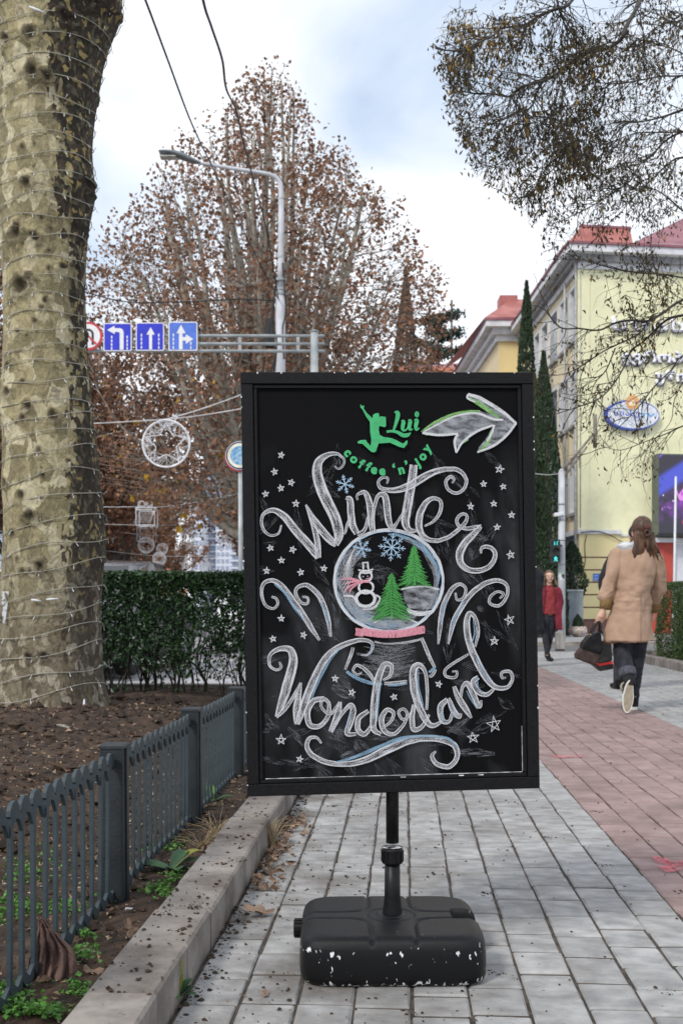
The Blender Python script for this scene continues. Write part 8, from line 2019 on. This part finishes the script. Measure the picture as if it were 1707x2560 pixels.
# bags (held, so things of their own)
hx = wl + (RT * A(628, 1470)[0]) + Vector((0, 0, 0))
bag = empty('handbag', CX(gx(1584, 9.5) + A(540, 0)[0], 9.44, .42), TH, label='black dome shaped leather handbag with a brown lower part in her left hand', cat='bag')
def Bq(x, y): return ((x - 540) * .000973, (2270 - y) * .000973 - .42)
def bagshape(nm, poly_, hw_, mat, par, bev=.02, voxel=.008):
    mb = MB(); mb.prism([Bq(*p) for p in poly_], -hw_, hw_); return remesh(nm, mb, mat, par, voxel, 4, disp=folds(.012, 18, 6))
bagshape('pouch', [(470, 1650), (520, 1590), (580, 1560), (625, 1550), (635, 1600), (640, 1700), (622, 1760), (455, 1705)], .065, m_leather, bag)
bagshape('lower_part', [(452, 1700), (625, 1762), (575, 1858), (410, 1790), (412, 1750)], .068, m_bagbrown, bag)
mb = MB(); mb.tube([(Bq(455, 1704)[0], -.069, Bq(455, 1704)[1]), (Bq(625, 1762)[0], -.069, Bq(625, 1762)[1])], .003, 5); mb.obj('seam', m_blk, bag)
for dy in (-.03, .03):
    mb = MB(); mb.tube(catmull([(Bq(545, 1580)[0], dy, Bq(545, 1580)[1]), (Bq(580, 1510)[0], dy * .6, Bq(580, 1510)[1]), (Bq(622, 1462)[0], dy * .2, Bq(622, 1462)[1]), (Bq(636, 1500)[0], dy * .6, Bq(636, 1500)[1]), (Bq(630, 1560)[0], dy, Bq(630, 1560)[1])], 5), .0075, 8); mb.obj('handle', m_leather, bag, True)
mb = MB(); mb.tube([(Bq(535, 1570)[0], -.04, Bq(535, 1570)[1]), (Bq(540, 1585)[0], -.05, Bq(540, 1585)[1])], .006, 6); mb.obj('buckle', M('brass', (.55, .38, .14), .3, metal=.8), bag, True)
bag2 = empty('shopping_bag', CX(gx(1584, 9.5) + A(540, 0)[0], 9.50, .42), TH, label='black shopping bag with a bright red stripe and thin handles beside the handbag', cat='bag')
m_sbag = M('dark_print_bag', (.012, .011, .010), .35, col2=(.05, .042, .032), scale=14, ramp=(.55, .62))
def facet(nm, pts, y0, y1, mat): mb = MB(); mb.prism([Bq(*p) for p in pts], y0, y1); return mb.obj(nm, mat, bag2)
facet('bag_body', [(655, 1640), (745, 1635), (760, 1815), (640, 1838), (602, 1812)], .0, .10, m_sbag)
facet('stripe', [(601, 1818), (640, 1842), (762, 1822), (764, 1842), (642, 1866), (598, 1836)], -.002, .102, M('signal_red', (.75, .03, .035), .5))
facet('bag_base', [(597, 1840), (642, 1869), (765, 1846), (766, 1890), (652, 1912), (594, 1862)], .0, .10, m_sbag)
mb = MB(); mb.prism([Bq(*p) for p in [(655, 1640), (640, 1642), (600, 1812), (602, 1812)]], .0, .10); mb.obj('gusset', m_leather, bag2)
for dy, (a, b) in ((-.004, ((650, 1650), (700, 1640))), (.08, ((655, 1650), (735, 1640)))):
    mb = MB(); mb.tube(catmull([(Bq(*a)[0], dy, Bq(*a)[1]), (Bq(640, 1560)[0], dy * .6 - .01, Bq(640, 1560)[1]), (Bq(636, 1480)[0], dy * .2 - .02, Bq(636, 1480)[1]), (Bq(660, 1550)[0], dy * .6 - .01, Bq(660, 1550)[1]), (Bq(*b)[0], dy, Bq(*b)[1])], 5), .003, 5); mb.obj('handle', m_leather, bag2, True)

# ---------------------------------------------------------------- man in black just ahead of her
def Bm(x, y, dy=0.0): return ((x - 950) * .00124, dy, (2070 - y) * .00124)
w2 = empty('person', CX(gx(1320 + 950 * .2764, 12.1), 12.1), TH, label='man in a black jacket mostly hidden by the woman in the camel coat', cat='person')
mb = MB(); head(mb, Bm(975, 690, .0), face=1); rings(mb, [(1.5, .02, 0, .07, .07), (1.44, .01, 0, .19, .10), (1.2, 0, 0, .15, .11), (.95, 0, 0, .16, .11)])
limb(mb, [Bm(790, 880), Bm(705, 1090, .0), Bm(740, 1300, .10)], [.05, .04, .03]); hand(mb, Bm(740, 1295, .10), Bm(745, 1370, .16), 1); limb(mb, [Bm(1110, 880), Bm(1165, 1090), Bm(1140, 1330, .05)], [.05, .04, .03]); hand(mb, Bm(1140, 1320, .05), Bm(1140, 1420, .08), -1)
limb(mb, [Bm(890, 1330), Bm(850, 1700, .06), Bm(800, 2030, -.08)], [.09, .06, .04]); limb(mb, [Bm(1000, 1330), Bm(1000, 1700, .1), Bm(985, 2030, .22)], [.09, .06, .04]); remesh('body', mb, m_skin, w2, .010, 2)
mb = MB(); rings(mb, [(1.55, .02, 0, .08, .08), (1.48, .01, 0, .18, .11), (1.42, 0, 0, .235, .13), (1.2, 0, 0, .20, .14), (.95, 0, 0, .20, .15), (.86, 0, 0, .20, .15)])
limb(mb, [Bm(785, 885), Bm(692, 1090, .0), Bm(735, 1290, .09)], [.085, .08, .06]); limb(mb, [Bm(1115, 885), Bm(1170, 1090), Bm(1140, 1300, .05)], [.085, .08, .06]); remesh('jacket', mb, m_blackc, w2, .012, 3, disp=folds(.04, 7, 5))
mb = MB(); limb(mb, [Bm(885, 1330), Bm(850, 1700, .06), Bm(805, 2010, -.07)], [.12, .085, .065]); limb(mb, [Bm(1010, 1330), Bm(1000, 1700, .1), Bm(985, 2010, .2)], [.12, .085, .065]); mb.ell(Bm(950, 1330), (.18, .13, .12)); remesh('trousers', mb, m_denim, w2, .012, 2)
mb = MB(); c_ = Bm(975, 680); mb.ell(np.array(c_) + [0, -.01, .025], (.09, .105, .10), 16, 12); remesh('hair', mb, M('dark_hair', (.015, .011, .009), .6), w2, .010, 1)
shoe('shoe', w2, Bm(795, 2068, -.10), .1); shoe('shoe', w2, Bm(985, 2068, .2), 0)

# ---------------------------------------------------------------- woman in red walking towards the camera
def Cq(x, y, dy=0.0): return ((x - 175) * .0019, dy, (1815 - y) * .0019)
w3 = empty('person', CX(gx(1320 + 175 * .2764, 18.55), 18.55), TH, label='woman in an open red coat, red sweater and black jeans walking towards the camera', cat='person')
hc = Cq(187, 1058, -.02); mb = MB(); head(mb, hc, face=-1, sx=.072, sz=.11)
rings(mb, [(1.25, .02, 0, .06, .055), (1.21, .02, 0, .15, .08), (1.0, .02, 0, .115, .085), (.86, .02, 0, .135, .09), (.78, .02, 0, .14, .09)])
limb(mb, [Cq(260, 1185), Cq(290, 1280), Cq(262, 1345, -.06)], [.042, .036, .025]); hand(mb, Cq(264, 1340, -.05), Cq(240, 1372, -.08), 1); limb(mb, [Cq(128, 1185), Cq(108, 1290), Cq(98, 1390, -.03)], [.042, .036, .024]); hand(mb, Cq(98, 1385, -.03), Cq(95, 1450, -.04), -1)
limb(mb, [Cq(160, 1400), Cq(148, 1580, -.04), Cq(162, 1760, -.12)], [.08, .05, .033]); limb(mb, [Cq(215, 1400), Cq(200, 1580, .02), Cq(188, 1740, .16)], [.08, .05, .033])
w3b = remesh('body', mb, m_skin, w3, .008, 2); face_bits(w3b, hc)
mb = MB(); rings(mb, [(1.30, .02, -.01, .055, .055), (1.26, .02, 0, .075, .065), (1.22, .02, 0, .165, .09), (1.0, .02, -.01, .13, .105), (.86, .02, -.01, .14, .11), (.80, .02, -.01, .14, .11)]); remesh('sweater', mb, m_red_s, w3, .009, 2, disp=folds(.03, 9, 5))
def panel(nm, mat, outer, inner, y0, y1, par): mb = MB(); pts = [Cq(*p) for p in outer] ; mb.prism([(p[0], p[2]) for p in pts], y0, y1); return remesh(nm, mb, mat, par, .010, 4, disp=folds(.03, 8, 12, .6))
mb = MB(); mb.prism([(Cq(x, y)[0], Cq(x, y)[2]) for x, y in [(225, 1165), (262, 1150), (290, 1180), (302, 1290), (292, 1400), (302, 1535), (240, 1535), (232, 1390), (238, 1280)]], -.11, .07)
mb.prism([(Cq(x, y)[0], Cq(x, y)[2]) for x, y in [(150, 1165), (128, 1150), (104, 1190), (100, 1350), (82, 1535), (112, 1535), (128, 1380), (140, 1280)]], -.11, .07)
mb.box(Cq(110, 0)[0], Cq(290, 0)[0], .04, .09, Cq(0, 1530)[2], Cq(0, 1165)[2])
limb(mb, [Cq(262, 1180), Cq(294, 1280), Cq(268, 1338, -.05)], [.062, .056, .05]); limb(mb, [Cq(128, 1180), Cq(108, 1285), Cq(98, 1375, -.03)], [.062, .054, .046]); remesh('coat', mb, m_red_c, w3, .010, 4, disp=folds(.03, 8, 12, .6))
mb = MB(); limb(mb, [Cq(162, 1380), Cq(148, 1580, -.04), Cq(160, 1745, -.12)], [.095, .062, .045]); limb(mb, [Cq(212, 1380), Cq(200, 1580, .02), Cq(188, 1730, .15)], [.095, .062, .045]); mb.ell(Cq(187, 1370), (.14, .105, .08), 14, 8); remesh('jeans', mb, m_denim, w3, .009, 2, disp=folds(.02, 14, 2))
o = shoe('boot', w3, Cq(168, 1813, -.12), PI + .1); o = shoe('boot', w3, Cq(186, 1800, .18), PI)
mb = MB(); c_ = np.array(hc)
mb.ell(c_ + [0, .028, .030], (.086, .088, .092), 18, 12); mb.ell(c_ + [0, -.018, .085], (.068, .064, .030), 14, 8)
rh = random.Random(3)
for k in range(22):
    s_ = -1 if k % 2 else 1; b = c_ + [s_ * rh.uniform(.055, .080), rh.uniform(-.03, .05), rh.uniform(-.02, .05)]; l = rh.uniform(.15, .24); dx = s_ * rh.uniform(.02, .065)
    mb.tube(catmull([b, b + [dx * .4, -.01, -l * .4], b + [dx, -.03, -l * .75], b + [dx * 1.1 + rh.gauss(0, .01), -.05, -l]], 3), np.linspace(.018, .006, 10), 6)
remesh('hair', mb, m_hairl, w3, .007, 1, disp=folds(.014, 30, 3, .25))
hb_ = empty('handbag', CX(gx(1320 + 97 * .2764, 18.5), 18.42, Cq(0, 1500)[2]), TH, label='small dark handbag hanging from the hand of the woman in red', cat='bag')
mb = MB(); mb.box(-.10, .08, -.05, .05, -.04, .14, b=.02); remesh('pouch', mb, m_leather, hb_, .008, 4)
mb = MB(); mb.tube([(-.06, 0, .13), (-.03, 0, .20), (.0, 0, .215), (.04, 0, .19), (.06, 0, .13)], .006, 6); mb.obj('handle', m_leather, hb_, True)
mb = MB(); mb.tube([(-.02, 0, -.04), (-.03, 0, -.12), (-.05, 0, -.22)], .004, 5); mb.obj('hanging_strap', m_leather, hb_, True)

# ---------------------------------------------------------------- person in black at the edge of the board
def Dq(x, y, dy=0.0): return ((x - 55) * .00175, dy, (1850 - y) * .00175)
w4 = empty('person', CX(gx(1309 + 55 * .2764, 16.6), 16.6), TH, label='person in a long black coat mostly hidden behind the board edge', cat='person')
mb = MB(); head(mb, Dq(48, 930), face=1); rings(mb, [(1.5, 0, 0, .07, .06), (1.42, 0, 0, .18, .1), (1.1, 0, 0, .15, .11), (.8, 0, 0, .17, .11)])
limb(mb, [Dq(115, 1080), Dq(125, 1250), Dq(118, 1400, -.02)], [.05, .04, .03]); hand(mb, Dq(118, 1395, -.02), Dq(115, 1480, -.03), 1); limb(mb, [Dq(-10, 1080), Dq(-22, 1250), Dq(-15, 1400)], [.05, .04, .03]); hand(mb, Dq(-15, 1395), Dq(-12, 1480), -1)
limb(mb, [Dq(75, 1400), Dq(75, 1600), Dq(70, 1810, -.05)], [.09, .06, .04]); limb(mb, [Dq(30, 1400), Dq(30, 1600), Dq(25, 1810, .12)], [.09, .06, .04]); remesh('body', mb, m_skin, w4, .012, 2)
mb = MB(); rings(mb, [(1.56, 0, 0, .09, .09), (1.48, 0, 0, .17, .11), (1.40, 0, 0, .22, .13), (1.1, 0, 0, .19, .14), (.75, 0, 0, .20, .15), (.55, 0, 0, .21, .16)]); limb(mb, [Dq(112, 1080), Dq(126, 1250), Dq(118, 1385, -.02)], [.075, .07, .055]); limb(mb, [Dq(-8, 1080), Dq(-22, 1250), Dq(-15, 1385)], [.075, .07, .055]); remesh('coat', mb, m_blackc, w4, .013, 3, disp=folds(.03, 7, 5))
mb = MB(); limb(mb, [Dq(75, 1450), Dq(75, 1600), Dq(70, 1790, -.05)], [.1, .08, .06]); limb(mb, [Dq(30, 1450), Dq(30, 1600), Dq(25, 1790, .12)], [.1, .08, .06]); remesh('trousers', mb, m_denim, w4, .013, 2)
mb = MB(); mb.ell(np.array(Dq(48, 925)) + [0, -.02, .02], (.095, .108, .115), 16, 12); remesh('hood', mb, m_blackc, w4, .012, 2)
shoe('shoe', w4, Dq(70, 1848, -.06), .1); shoe('shoe', w4, Dq(25, 1848, .1), 0)
